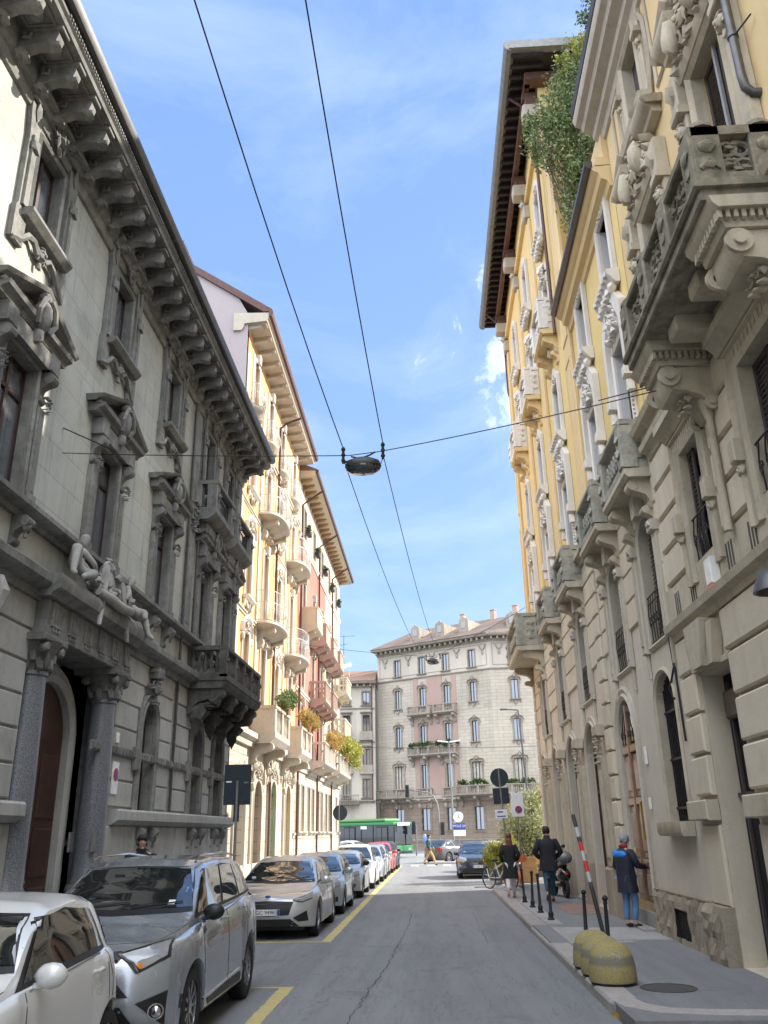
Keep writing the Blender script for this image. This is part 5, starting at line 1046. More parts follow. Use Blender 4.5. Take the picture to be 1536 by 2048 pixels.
    def patch(nm,tp,bt,axis,mt,par=None,eps=.006,n=14,r=5,mirror=False):
        mb=MB()
        for sg in ((1,-1) if mirror else (1,)):
            A=res(tp,n); Bq=res(bt,n); vs=[]; ok=[]
            for j in range(r+1):
                for i in range(n+1):
                    q=A[i].lerp(Bq[i],j/r); c=cast(q.x*sg if axis in 'frT' else q.x,q.y,axis if (axis in 'frT' or sg>0) else {'R':'L','L':'R'}[axis],eps); vs.append(c if c else Vector((0,0,0))); ok.append(c is not None)
            fs=[(j*(n+1)+i,j*(n+1)+i+1,(j+1)*(n+1)+i+1,(j+1)*(n+1)+i) for j in range(r) for i in range(n)]
            fs=[f for f in fs if all(ok[t] for t in f) and max((vs[f[0]]-vs[f[2]]).length,(vs[f[1]]-vs[f[3]]).length)<.5]
            mb.add(vs,fs)
            if mirror: 
                o=mb.build(nm,mt,par or root,60); mb=MB()
        if not mirror: return mb.build(nm,mt,par or root,60)
        return o
    def seam(pts,axis,r=.004,mt='black_trim',mirror=True,eps=.0,par=None,nm='panel_gap'):
        mb=MB()
        for sg in ((1,-1) if mirror else (1,)):
            q=[cast(p.x*(sg if axis in 'fT' else 1),p.y,axis if (axis in 'fT' or sg>0) else 'L',eps) for p in res(pts,max(2,int(len(pts)*5)))]; q=[c for c in q if c]
            if len(q)>1: mb.tube(q,r,4)
        mb.build(nm,mt,par or body)
    P['detail'](patch,seam,cast,root,body,L,Wd,H,y0)
    # mirrors
    for s in (-1,1):
        my,mz=P['mirror']; c=cast(y0+my,mz,'R',0); x=(c.x if c else Wd/2)*s; mb=MB(); mb.blob((x+s*.14,y0+my-.0,mz+.02),(.115,.07,.085),.05,1,raw=True); mb.tube([(x-s*.02,y0+my+.02,mz-.06),(x+s*.1,y0+my+.01,mz-.03)],.025,6); mr=mb.build('door_mirror',P.get('mirmat',mat),root,60)
    return root
def plate(root,y,z,text,off=(0,0),w=.5):
    mb=MB(); mb.box(-w/2,w/2,z-.055,z+.055,-y,-y+.012,.003); p=mb.build('number_plate','plate',root)
    for s in (-1,1): mb=MB(); mb.box(s*(w/2-.022)-.02,s*(w/2-.022)+.02,z-.053,z+.053,-y+.0125,-y+.0145); mb.build('plate_band','plate_blue',p)
    textobj('plate_text',text,.1,'black_trim',p,(0,y-.014,z),(R(90),0,0),.001)
def common(kind):
    """detail function for a hatchback-like car seen from the front; kind holds the heights"""
    K=kind
    def f(patch,seam,cast,root,body,L,Wd,H,y0):
        hw=Wd/2; lip=K['lip']; cow=K['cowl']; rf=K['roofz']; gw=hw*.82; tw=hw*(K.get('tw',.66)-.07)
        ws=patch('windscreen_trim',[(-tw-.03,rf+.02),(0,rf+.035),(tw+.03,rf+.02)],[(-gw-.02,cow),(0,cow-.02),(gw+.02,cow)],'f','black_trim',eps=.003,n=16,r=8)
        patch('windscreen',[(-tw,rf),(0,rf+.015),(tw,rf)],[(-gw,cow+.04),(0,cow+.02),(gw,cow+.04)],'f','car_glass',eps=.008,n=16,r=8)
        a,b_,c,d=K['side']  # belt y0, belt y1, roof y0, roof y1 measured from the nose
        zb_=K['sb']; zt=K['st']
        tr=patch('side_window_trim',[(y0+c-.05,zt-.03),(y0+(c+d)/2,zt+.03),(y0+d+.05,zt-.02)],[(y0+a-.12,zb_[0]-.02),(y0+(a+b_)/2,(zb_[0]+zb_[1])/2-.015),(y0+b_+.08,zb_[1]-.01)],'R','black_trim',eps=.003,n=26,r=6,mirror=True)
        cuts=K.get('cuts',[.47,.5])
        def lerp(p,q,t): return p+(q-p)*t
        seg=[0]+[x for x in cuts]+[1]; 
        for i in range(0,len(seg),2):
            s,e=seg[i],seg[i+1]; tp=[(y0+lerp(c,d,t),zt-.01+.02*math.sin(PI*t)) for t in [lerp(s,e,q/4) for q in range(5)]]; bt=[(y0+lerp(a,b_,t),lerp(zb_[0],zb_[1],t)+.015) for t in [lerp(s,e,q/4) for q in range(5)]]
            patch('side_window',tp,bt,'R','car_glass',eps=.009,n=12,r=5,mirror=True)
        patch('rear_window',[(-tw+.04,H-.1),(tw-.04,H-.1)],[(-gw+.08,H-.4),(gw-.08,H-.4)],'r','car_glass',eps=.006,n=12,r=5)
        patch('tail_lamp',[(gw-.16,H-.5),(gw+.04,H-.48)],[(gw-.2,H-.72),(gw+.05,H-.74)],'r','lamp_red',eps=.008,n=6,r=4,mirror=True)
        K['face'](patch,seam,cast,root,body,L,Wd,H,y0)
        for yy in K['doors']: seam([(y0+yy[0],.26),(y0+yy[1],.6),(y0+yy[2],K['sb'][0]-.03)],'R',.0045)
        seam([(y0+K['doors'][0][0],.27),(y0+K['doors'][-1][0],.27)],'R',.0045)
        seam([(hw*.2,lip+.02),(hw*.72,lip+.03),(hw*.86,cow-.12),(hw*.9,cow-.02)],'f',.0035)
        for yy,zz in K['handles']:
            for sg,ax in ((1,'R'),(-1,'L')):
                p=cast(y0+yy,zz,ax,.018)
                if p: mb=MB(); mb.tube([(p.x-sg*.02,p.y-.09,p.z),(p.x+sg*.012,p.y-.06,p.z),(p.x+sg*.012,p.y+.06,p.z),(p.x-sg*.02,p.y+.09,p.z)],.014,6); mb.build('door_handle',K.get('handlemat','chrome'),root,60)
        mb=MB()
        for x in (-hw*.45,hw*.15):
            q=[cast(x+t*.55*hw,cow+.03+.05*(t),'f',.02) for t in (0,.5,1)]; q=[v for v in q if v]
            if len(q)>1: mb.tube(q,.008,4)
        mb.build('wiper','black_trim',root)
        s=K.get('sill',0)
        if s: patch('sill_trim',[(y0+K['doors'][0][0]+.05,.36),(y0+K['doors'][-1][0]-.05,.38)],[(y0+K['doors'][0][0]+.05,.21),(y0+K['doors'][-1][0]-.05,.21)],'R','black_trim',eps=.006,n=14,r=3,mirror=True)
    return f
def face_suv(patch,seam,cast,root,body,L,Wd,H,y0):
    patch('upper_grille',[(-.5,.93),(0,.9),(.5,.93)],[(-.42,.84),(0,.79),(.42,.84)],'f','black_trim',eps=.006,n=14,r=3)
    seam([(-.42,.86),(0,.83),(.42,.86)],'f',.009,'chrome',False,.008,root,'grille_bar')
    hl=patch('headlamp',[(.40,.905),(.62,.965),(.80,1.01)],[(.50,.845),(.60,.745),(.84,.86)],'f','black_trim',eps=.005,n=12,r=5,mirror=True)
    patch('headlamp_lens',[(.44,.9),(.64,.945),(.79,.985)],[(.56,.84),(.63,.78),(.81,.87)],'f','lamp_clear',eps=.012,n=12,r=5,mirror=True); patch('indicator_lens',[(.58,.825),(.62,.832)],[(.62,.785),(.65,.79)],'f','amber',eps=.016,n=5,r=3,mirror=True)
    seam([(.42,.895),(.56,.835),(.62,.76)],'f',.012,'chrome',True,.014,root,'lamp_bright_strip'); seam([(.44,.915),(.8,1.0)],'f',.007,'chrome',True,.014,root,'lamp_bright_strip')
    patch('mid_grille',[(-.46,.67),(0,.67),(.46,.67)],[(-.56,.57),(0,.56),(.56,.57)],'f','black_trim',eps=.006,n=14,r=4)
    patch('lower_grille',[(-.5,.5),(0,.5),(.5,.5)],[(-.68,.26),(0,.26),(.68,.26)],'f','black_trim',eps=.006,n=14,r=5)
    patch('fog_lamp_recess',[(.62,.52),(.85,.6)],[(.7,.46),(.84,.32)],'f','black_trim',eps=.007,n=6,r=5,mirror=True)
    for s in (-1,1):
        c=cast(s*.78,.45,'f',.014)
        if c: mb=MB(); mb.M=Matrix.Translation(c)@Matrix.Rotation(s*R(28),4,'Z')@Matrix.Rotation(R(90),4,'X'); mb.lathe((0,0,0),[(.062,-.02),(.062,.012)],18); 
        if c: f=MB(); f.blob((c.x,c.y-.005,c.z),(.05,.03,.05),0,0,raw=True); f.tube([(c.x+.06*math.cos(t*PI/8),c.y-.004+s*.03*math.cos(t*PI/8),c.z+.06*math.sin(t*PI/8)) for t in range(17)],.009,5); f.build('fog_lamp','chrome',root,60)
    patch('bumper_skid',[(-.6,.25),(.6,.25)],[(-.6,.2),(.6,.2)],'f','black_trim',eps=.007,n=10,r=2)
    seam([(y0+1.35,.36),(y0+3.2,.42)],'R',.012,'chrome',True,.004,root,'sill_strip'); seam([(y0+1.4,1.045),(y0+2.6,1.11),(y0+3.9,1.2)],'R',.009,'chrome',True,.002,root,'belt_strip')
    patch('wing_badge',[(y0+1.32,.99),(y0+1.46,1.03)],[(y0+1.33,.95),(y0+1.44,.98)],'R','black_trim',eps=.006,n=5,r=2,mirror=True)
    for c in (.93,3.59):
        q=[(y0+c+.43*math.cos(t),.35+.43*math.sin(t)) for t in [PI*(.05+.9*i/12) for i in range(13)]]; patch('arch_trim',q,[(y0+c+(a-y0-c)*.9,.35+(b-.35)*.9) for a,b in q],'R','black_trim',eps=.006,n=20,r=2,mirror=True)
    for s in (-1,1): mb=MB(); mb.tube([(s*.6,y0+1.95,H-.05),(s*.6,y0+2.1,H+.02),(s*.61,y0+3.2,H+.03),(s*.59,y0+4.1,H-.03)],.014,5); mb.build('roof_rail','chrome',root,60)
    c=cast(-.1,1.5,'f',.01); mb=MB(); mb.box(-.25,-.14,1.46,1.52,-(c.y if c else -1),-(c.y if c else -1)+.01); mb.build('windscreen_sensor','black_trim',root); c=cast(.55,1.15,'f',.012); patch('windscreen_sticker',[(.5,1.27),(.57,1.27)],[(.5,1.23),(.57,1.23)],'f','plate',n=3,r=2,eps=.012)
def face_hatch(grille='hex',text=None,pz=.55,dark=False):
    def f(patch,seam,cast,root,body,L,Wd,H,y0):
        w=Wd/2
        if grille=='hex':
            patch('grille',[(-.5,.68),(0,.7),(.5,.68)],[(-.42,.45),(0,.43),(.42,.45)],'f','black_trim',eps=.007,n=14,r=5); patch('lower_grille',[(-.45,.38),(.45,.38)],[(-.62,.25),(.62,.25)],'f','black_trim',eps=.007,n=12,r=3)
            patch('side_intake',[(.5,.4),(.75,.52)],[(.6,.33),(.78,.34)],'f','black_trim',eps=.008,n=6,r=4,mirror=True)
            for r in range(4): seam([(-.44+.02*r,.64-.05*r),(.44-.02*r,.64-.05*r)],'f',.004,'chrome',False,.01,root,'grille_bar') if r==0 else None
        elif grille=='slim':
            patch('grille',[(-.42,.74),(0,.75),(.42,.74)],[(-.42,.67),(0,.66),(.42,.67)],'f','black_trim',eps=.007,n=14,r=3); patch('lower_grille',[(-.55,.42),(.55,.42)],[(-.62,.27),(.62,.27)],'f','black_trim',eps=.007,n=12,r=4); patch('side_intake',[(.58,.42),(.76,.44)],[(.6,.32),(.76,.33)],'f','black_trim',eps=.008,n=6,r=3,mirror=True)
        elif grille=='tall':
            patch('grille',[(-.26,.76),(0,.78),(.26,.76)],[(-.2,.34),(0,.32),(.2,.34)],'f','black_trim',eps=.007,n=10,r=6); seam([(-.27,.77),(-.27,.6),(-.2,.33),(.2,.33),(.27,.6),(.27,.77)],'f',.01,'chrome',False,.006,root,'grille_surround'); patch('side_intake',[(.32,.42),(.7,.44)],[(.34,.3),(.66,.32)],'f','black_trim',eps=.008,n=8,r=4,mirror=True)
        elif grille=='wide':
            patch('grille',[(-.48,.82),(0,.83),(.48,.82)],[(-.46,.66),(0,.65),(.46,.66)],'f','black_trim',eps=.007,n=14,r=4); seam([(-.44,.74),(.44,.74)],'f',.008,'chrome',False,.012,root,'grille_bar'); patch('lower_grille',[(-.6,.45),(.6,.45)],[(-.66,.28),(.66,.28)],'f','black_trim',eps=.007,n=12,r=4)
            c=cast(0,.745,'f',.02); mb=MB(); mb.M=Matrix.Translation(c); mb.prism([(-.11,.05),(-.05,.05),(0,-.02),(.05,.05),(.11,.05),(.03,-.06),(-.03,-.06)],0,.015); mb.build('badge','chrome',root)
        hz=K_h[grille]
        patch('headlamp',hz[0],hz[1],'f','black_trim',eps=.006,n=12,r=5,mirror=True); sh=lambda q,dz:[(x*.99+.005,z+dz) for x,z in q]; patch('headlamp_lens',sh(hz[0],-.014),sh(hz[1],.014),'f','lamp_clear',eps=.013,n=12,r=5,mirror=True)
        c=cast(0,pz+.2 if grille=='hex' else .9,'f',.01)
        if grille=='hex' and c: mb=MB(); mb.blob((0,c.y+.002,.78),(.06,.012,.025),0,0,raw=True); mb.build('badge','plate_blue',root,60)
        c=cast(0,pz,'f',.02); c2=cast(.2,pz,'f',.02); plate(root,min(c.y,c2.y)-.012,pz,text or 'FX 318 RT')
        mb=MB(); c=cast(-w*.6,K_h['st'],'f',.012)
        if c: mb.box(c.x-.04,c.x+.04,c.z-.03,c.z+.03,-c.y,-c.y+.004); mb.build('windscreen_sticker','white_box',root)
    return f
K_h={'hex':([(.48,.72),(.66,.77),(.82,.83)],[(.5,.69),(.66,.66),(.83,.72)]),'slim':([(.42,.76),(.62,.8),(.78,.86)],[(.44,.67),(.6,.62),(.79,.68)]),'tall':([(.36,.74),(.6,.78),(.78,.8)],[(.38,.66),(.56,.62),(.79,.68)]),'wide':([(.5,.84),(.66,.88),(.8,.92)],[(.5,.7),(.64,.64),(.81,.7)]),'st':1.05}
SUV=dict(L=4.6,W=1.86,H=1.68,rw=.355,wy=(.93,3.59),belt=[(0,.86),(.5,.97),(1.2,1.04),(2.2,1.1),(3.6,1.16),(4.3,1.14),(4.6,1.08)],top=[(0,.93),(.25,.99),(.8,1.08),(1.15,1.16),(1.22,1.19),(1.6,1.4),(2.0,1.6),(2.25,1.655),(2.9,1.68),(3.6,1.665),(4.15,1.61),(4.4,1.36),(4.55,1.12),(4.6,1.1)],glassx=.9,roofx=.7,mirror=(1.5,1.13),mirmat='black_trim',spokes=10,low=.24,
  front=[(.2,.12),(.35,.02),(.55,.0),(.7,.05),(.85,.1),(.95,.2),(1.1,.45)],
  detail=common(dict(lip=.95,cowl=1.17,roofz=1.56,tw=.68,side=(1.35,4.0,2.0,3.85),sb=(1.13,1.22),st=1.56,cuts=[.38,.42,.72,.745],doors=[(1.3,1.28,1.32),(2.38,2.42,2.45),(3.25,3.3,3.45)],handles=[(2.25,1.02),(3.2,1.07)],face=face_suv,sill=1)))
M['p_grey']=paint('metallic_grey_paint',(.36,.39,.43),.55,.26); M['p_white']=paint('pearl_white_paint',(.72,.72,.7),.15,.3); M['p_sand']=paint('metallic_sand_silver_paint',(.5,.5,.5),.45); M['p_blue']=paint('pale_blue_grey_paint',(.4,.47,.53)); M['p_silver']=paint('metallic_silver_paint',(.48,.49,.5))
M['p_navy']=paint('dark_navy_paint',(.03,.04,.07),.4,.25); M['p_red']=paint('red_paint',(.6,.04,.03),.2,.3); M['p_black']=paint('black_paint',(.015,.015,.018),.3,.25); M['p_lilac']=paint('pale_lilac_silver_paint',(.5,.52,.6)); M['p_brown']=paint('dark_brown_grey_paint',(.09,.08,.08),.4,.3)
car('parked_car','grey metallic off-road car with roof rails parked behind the small white car','car',(-3.33,8.32+2.3),SUV,'p_grey',group='cars parked along the left kerb')
def face_city(patch,seam,cast,root,body,L,Wd,H,y0):
    patch('grille',[(-.4,.4),(.4,.4)],[(-.5,.25),(.5,.25)],'f','black_trim',n=10,r=3); patch('headlamp',[(.45,.82),(.7,.92)],[(.48,.72),(.72,.76)],'f','lamp_clear',n=8,r=4,mirror=True)
    seam([(y0+2.45,1.05),(y0+2.55,.85),(y0+2.5,.5),(y0+2.42,.27)],'R',.004); patch('quarter_window',[(y0+2.5,1.38),(y0+2.62,1.33)],[(y0+2.62,1.06),(y0+2.78,1.07)],'R','car_glass',n=6,r=5,mirror=True,eps=.006)
    mb=MB(); mb.tube([(.0,y0+1.55,1.5),(0,y0+1.35,1.56),(0,y0+1.2,1.72)],[.014,.006,.004],6); mb.blob((0,y0+1.57,1.5),(.04,.07,.03),0,0,raw=True); mb.build('aerial','black_trim',root,60)
    seam([(y0+1.05,.96),(y0+2.3,1.04)],'R',.007,'chrome',True,.002,root,'belt_strip')
CITY=dict(L=3.0,W=1.68,H=1.5,rw=.31,wy=(.52,2.52),belt=[(0,.72),(.5,.92),(1.0,.97),(2.2,1.05),(2.8,1.05),(3.0,.95)],top=[(0,.75),(.3,.92),(.7,1.02),(.9,1.1),(1.3,1.36),(1.6,1.47),(2.1,1.5),(2.55,1.46),(2.8,1.33),(2.93,1.12),(3.0,.98)],glassx=.9,roofx=.74,mirror=(1.15,1.02),spokes=8,
  detail=common(dict(lip=.85,cowl=1.08,roofz=1.38,tw=.7,side=(1.02,2.42,1.42,2.3),sb=(.99,1.07),st=1.38,cuts=[],doors=[(.95,.95,1.0),(2.35,2.42,2.45)],handles=[(2.2,.93)],handlemat='p_white',face=face_city)))
car('parked_car','small pearl white city car at the bottom left, cut by the picture edge','car',(-3.5,5.15+1.5),CITY,'p_white',group='cars parked along the left kerb')
def hatch(L,W,H,g,text=None,pz=.5,rw=.32,dH=0):
    return dict(L=L,W=W,H=H,rw=rw,wy=(.86,L-.82),belt=[(0,.7),(.4,.82),(1.2,.9),(2.2,.95),(L-.6,1.0),(L,.92)],top=[(0,.74),(.2,.8),(.7,.9),(1.1,.97),(1.3,1.03),(1.7,1.2),(2.1,H-.1),(2.4,H-.02),(2.8,H),(L-.9,H-.03),(L-.45,H-.2),(L-.2,1.05),(L,.95)],glassx=.9,roofx=.68,mirror=(1.62,.98),spokes=5 if g=='hex' else 10,
      detail=common(dict(lip=.8,cowl=.98,roofz=H-.13,tw=.66,side=(1.5,L-.55,2.15,L-.85),sb=(.97,1.03),st=H-.13,cuts=[.45,.48],doors=[(1.3,1.28,1.35),(2.3,2.34,2.36),(L-1.2,L-1.15,L-1.0)],handles=[(2.2,.86),(L-1.3,.9)],handlemat=None or 'chrome',face=face_hatch(g,text,pz))))
G='cars parked along the left kerb'
car('parked_car','light silver hatchback with honeycomb grille and white number plate, in the shade','car',(-3.29,17.9+2.19),hatch(4.38,1.83,1.46,'hex','GC 949KS',.5,.34),'p_sand',group=G)
car('parked_car','pale blue grey hatchback right behind the light silver one','car',(-3.22,22.85+2.02),hatch(4.05,1.75,1.43,'slim','FR 207 LM',.5),'p_blue',group=G)
s3=hatch(4.2,1.78,1.38,'tall','GB 552 ND',.5); s3['mirmat']='black_trim'
car('parked_car','metallic silver hatchback with a dark lower bumper at the edge of the sunlight','car',(-3.2,28.6+2.1),s3,'p_silver',group=G)
M['p_white2']=paint('clean_white_paint',(.78,.78,.77),.0,.3)
car('parked_car','tall bright white car in the sun behind the silver hatchback','car',(-3.15,33.1+2.1),hatch(4.2,1.84,1.52,'wide','GH 640 PT',.5,.34),'p_white2',group=G)
car('parked_car','pale lilac silver hatchback between the tall white car and the small grey one','car',(-3.05,37.9+2.0),hatch(4.0,1.76,1.44,'slim','FV 981 CK',.5),'p_lilac',group=G)
car('parked_car','small mid grey hatchback just in front of the red car','car',(-3.05,42.2+1.8),hatch(3.8,1.7,1.42,'slim','ES 174 ZB',.5),'p_silver',group=G)
car('parked_car','red hatchback parked near the end of the row','car',(-3.0,46.1+1.95),hatch(3.9,1.76,1.46,'slim','FL 733 GW',.5),'p_red',group=G)
car('parked_car','black hatchback last in the row, nearest the crossing','car',(-2.95,50.4+2.05),hatch(4.1,1.78,1.46,'wide','FM 405 DA',.5),'p_black',group=G)
car('parked_car','dark navy hatchback parked by the cafe hedge facing the camera','car',(1.86,39.6+2.0),hatch(4.0,1.75,1.47,'wide','FN 862 TY',.5),'p_navy')
car('parked_car','dark brown grey hatchback turning away across the far junction','car',(1.05,62.3),hatch(4.0,1.75,1.45,'slim','EZ 390 SJ',.5),'p_brown',rz=R(180-40))
car('parked_car','pale silver hatchback half hidden behind the navy car and the hedge','car',(3.0,47.2),hatch(4.0,1.75,1.45,'wide','FD 226 VC',.5),'p_silver')
car('parked_car','white hatchback in front of the green bus, behind the parked row','car',(-5.6,66),hatch(4.0,1.75,1.45,'slim','FK 119 MB',.5),'p_white2',rz=R(60))
# ---- bus
def bus():
    B=empty('bus',(0,0,0),0,'green articulated city bus with dark windows crossing the far junction','bus'); h=Vector((.79,-.61,0)); nose=Vector((-2.55,75.6,0))
    B.location=nose; B.rotation_euler=(0,0,math.atan2(h.y,h.x))   # local +x is forward, body runs to -x
    M['bus_green']=plain('bus_green_paint',(.015,.19,.055),.3,0,.08,coat=.6); M['bus_roof']=plain('bus_light_green_roof',(.07,.22,.05),.4,0,.15,coat=.3); M['bus_glass']=glass('bus_dark_glass',(.015,.02,.02),.05,1.6,0)
    L=11.9; m=MB(); m.add([],[])
    def bx(mb,x0,x1,y0,y1,z0,z1,c=.0): 
        mb.add([(x,y,z) for x in (x0,x1) for y in (y0,y1) for z in (z0,z1)],[(0,1,3,2),(4,6,7,5),(0,4,5,1),(2,3,7,6),(0,2,6,4),(1,5,7,3)])
    m=MB(); prof=[(-1.27,.3),(-1.27,.95),(1.27,.95),(1.27,.3)]; bx(m,-L,-.12,-1.27,1.27,.3,1.0); bx(m,-.12,0.02,-1.2,1.2,.3,.95); bx(m,-L,-.1,-1.27,1.27,2.5,2.78); b=m.build('body','bus_green',B)
    bv=b.modifiers.new('b','BEVEL'); bv.width=.08; bv.segments=3
    m=MB(); bx(m,-L,-.06,-1.24,1.24,1.0,2.5); b=m.build('window_band','bus_glass',B)
    m=MB(); bx(m,-L+.2,-1.2,-1.05,1.05,2.78,3.08); b=m.build('roof_pod','bus_roof',B); bv=b.modifiers.new('b','BEVEL'); bv.width=.15; bv.segments=4
    m=MB(); bx(m,-.08,.0,-1.15,1.15,1.0,2.4); m.build('windscreen','bus_glass',B); m=MB(); bx(m,.0,.02,-.8,.8,2.5,2.72); m.build('destination_sign','white_box',B)
    for x in (-1.3,-5.0,-8.8):
        m=MB(); bx(m,x-.65,x+.65,-1.29,-1.26,.35,2.45); d=m.build('door','black_trim',B)
        for s in (-.32,.32): m=MB(); bx(m,x+s-.27,x+s+.27,-1.3,-1.285,.5,2.35); m.build('door_glass','bus_glass',d)
    for k in range(7): m=MB(); x=-2.3-k*1.35; bx(m,x-.03,x+.03,-1.275,-1.245,1.0,2.5); m.build('window_pillar','black_trim',B)
    m=MB(); bx(m,-3.7,-3.0,-1.285,-1.26,2.25,2.5); m.build('route_sign','white_box',B)
    m=MB(); m.tube([(-.1,-1.2,2.5),(.35,-1.35,2.45),(.35,-1.38,2.0)],.05,6); m.build('mirror','black_trim',B)
    for s in (-1,1): m=MB(); bx(m,.015,.035,s*.75-.2,s*.75+.2,.55,.75); m.build('headlamp','lamp_clear',B)
    m=MB(); m.add([(.025,-1.1,.5),(.025,1.1,.5),(.03,1.1,.38),(.03,-1.1,.38)],[(0,1,2,3)]); bx(m,.0,.03,-1.1,1.1,.34,.44); m.build('bumper','black_trim',B)
    for x in (-2.7,-8.0,-10.6):
        for s in (-1,1):
            w=empty('wheel_pivot',(0,0,0)); bpy.data.objects.remove(w); t=MB(); t.M=Matrix.Translation((x,s*1.15,.48))@Matrix.Rotation(R(90),4,'X'); k=20
            t.add([(r*math.cos(2*PI*i/k),r*math.sin(2*PI*i/k),z) for (r,z) in ((.48,-.14),(.48,.14),(.28,.15),(.28,-.15)) for i in range(k)],[(a*k+i,a*k+(i+1)%k,((a+1)%4)*k+(i+1)%k,((a+1)%4)*k+i) for a in range(4) for i in range(k)]+[tuple(2*k+i for i in range(k)),tuple(3*k+i for i in range(k))]); t.build('wheel','tyre',B,40)
bus()
# ============================================================ PEOPLE AND CARVED FIGURES
def skinned(name,nodes,edges,mat,parent=None,root=0,sub=2,extra=None):
    """nodes: list of (x,y,z,rx[,ry]); grown with a Skin modifier into one continuous surface"""
    me=bpy.data.meshes.new(name); me.from_pydata([n[:3] for n in nodes],edges,[]); o=bpy.data.objects.new(name,me); COL.objects.link(o)
    o.modifiers.new('s','SKIN'); sv=me.skin_vertices[0].data
    for i,n in enumerate(nodes): sv[i].radius=(n[3],n[4] if len(n)>4 else n[3]); sv[i].use_root=(i==root)
    o.modifiers['s'].use_smooth_shade=True; m=o.modifiers.new('u','SUBSURF'); m.levels=sub; m.render_levels=sub
    dg=bpy.context.evaluated_depsgraph_get(); m2=bpy.data.meshes.new_from_object(o.evaluated_get(dg)); bpy.data.objects.remove(o); m2.name=name
    if extra:
        mb=MB(); extra(mb); bm=bmesh.new(); bm.from_mesh(m2); off=len(bm.verts); vv=[bm.verts.new(v) for v in mb.v]
        for f in mb.f:
            try: q=bm.faces.new([vv[i] for i in f]); q.smooth=True
            except Exception: pass
        bm.to_mesh(m2); bm.free()
    m2.materials.clear(); m2.materials.append(M[mat] if isinstance(mat,str) else mat); m2.polygons.foreach_set('use_smooth',[True]*len(m2.polygons))
    o=bpy.data.objects.new(name,m2); COL.objects.link(o)
    if parent: o.parent=parent
    return o
M['skin']=plain('skin',(.5,.3,.22),.55,0,.08); M['hair_dark']=plain('dark_hair',(.02,.014,.012),.6,0,.3,40,bump=.6); M['hair_auburn']=plain('auburn_hair',(.14,.05,.025),.5,0,.35,40,bump=.6); M['hair_grey']=plain('grey_hair',(.28,.28,.29),.6,0,.3,40,bump=.6)
M['coat_black']=plain('black_green_coat',(.012,.016,.013),.85,0,.3,9,bump=.5); M['coat_navy']=plain('navy_down_jacket',(.014,.018,.035),.7,0,.3,9,bump=.5); M['coat_dark']=plain('black_jacket',(.012,.012,.018),.8,0,.3,9,bump=.5)
M['denim']=plain('blue_denim',(.1,.2,.36),.85,0,.25,8,bump=.4); M['denim_d']=plain('dark_denim',(.02,.06,.1),.85,0,.25,8,bump=.4); M['white_cloth']=plain('white_trousers',(.6,.58,.62),.85,0,.1,8,bump=.3); M['tan_cloth']=plain('tan_trousers',(.45,.3,.13),.85,0,.15,8); M['shoe']=plain('dark_shoe_leather',(.03,.022,.02),.6,0,.2); M['beige_shoe']=plain('beige_trainers',(.45,.38,.32),.7); M['blue_yoke']=plain('bright_blue_panel',(.02,.2,.6),.6); M['dark_red']=plain('dark_red_scarf',(.22,.01,.02),.8); M['green_vest']=plain('dark_teal_vest',(.03,.07,.08),.8); M['grey_sleeve']=plain('grey_sleeve_cloth',(.3,.32,.36),.85); M['blue_bag']=plain('pale_blue_bag',(.2,.35,.7),.7)
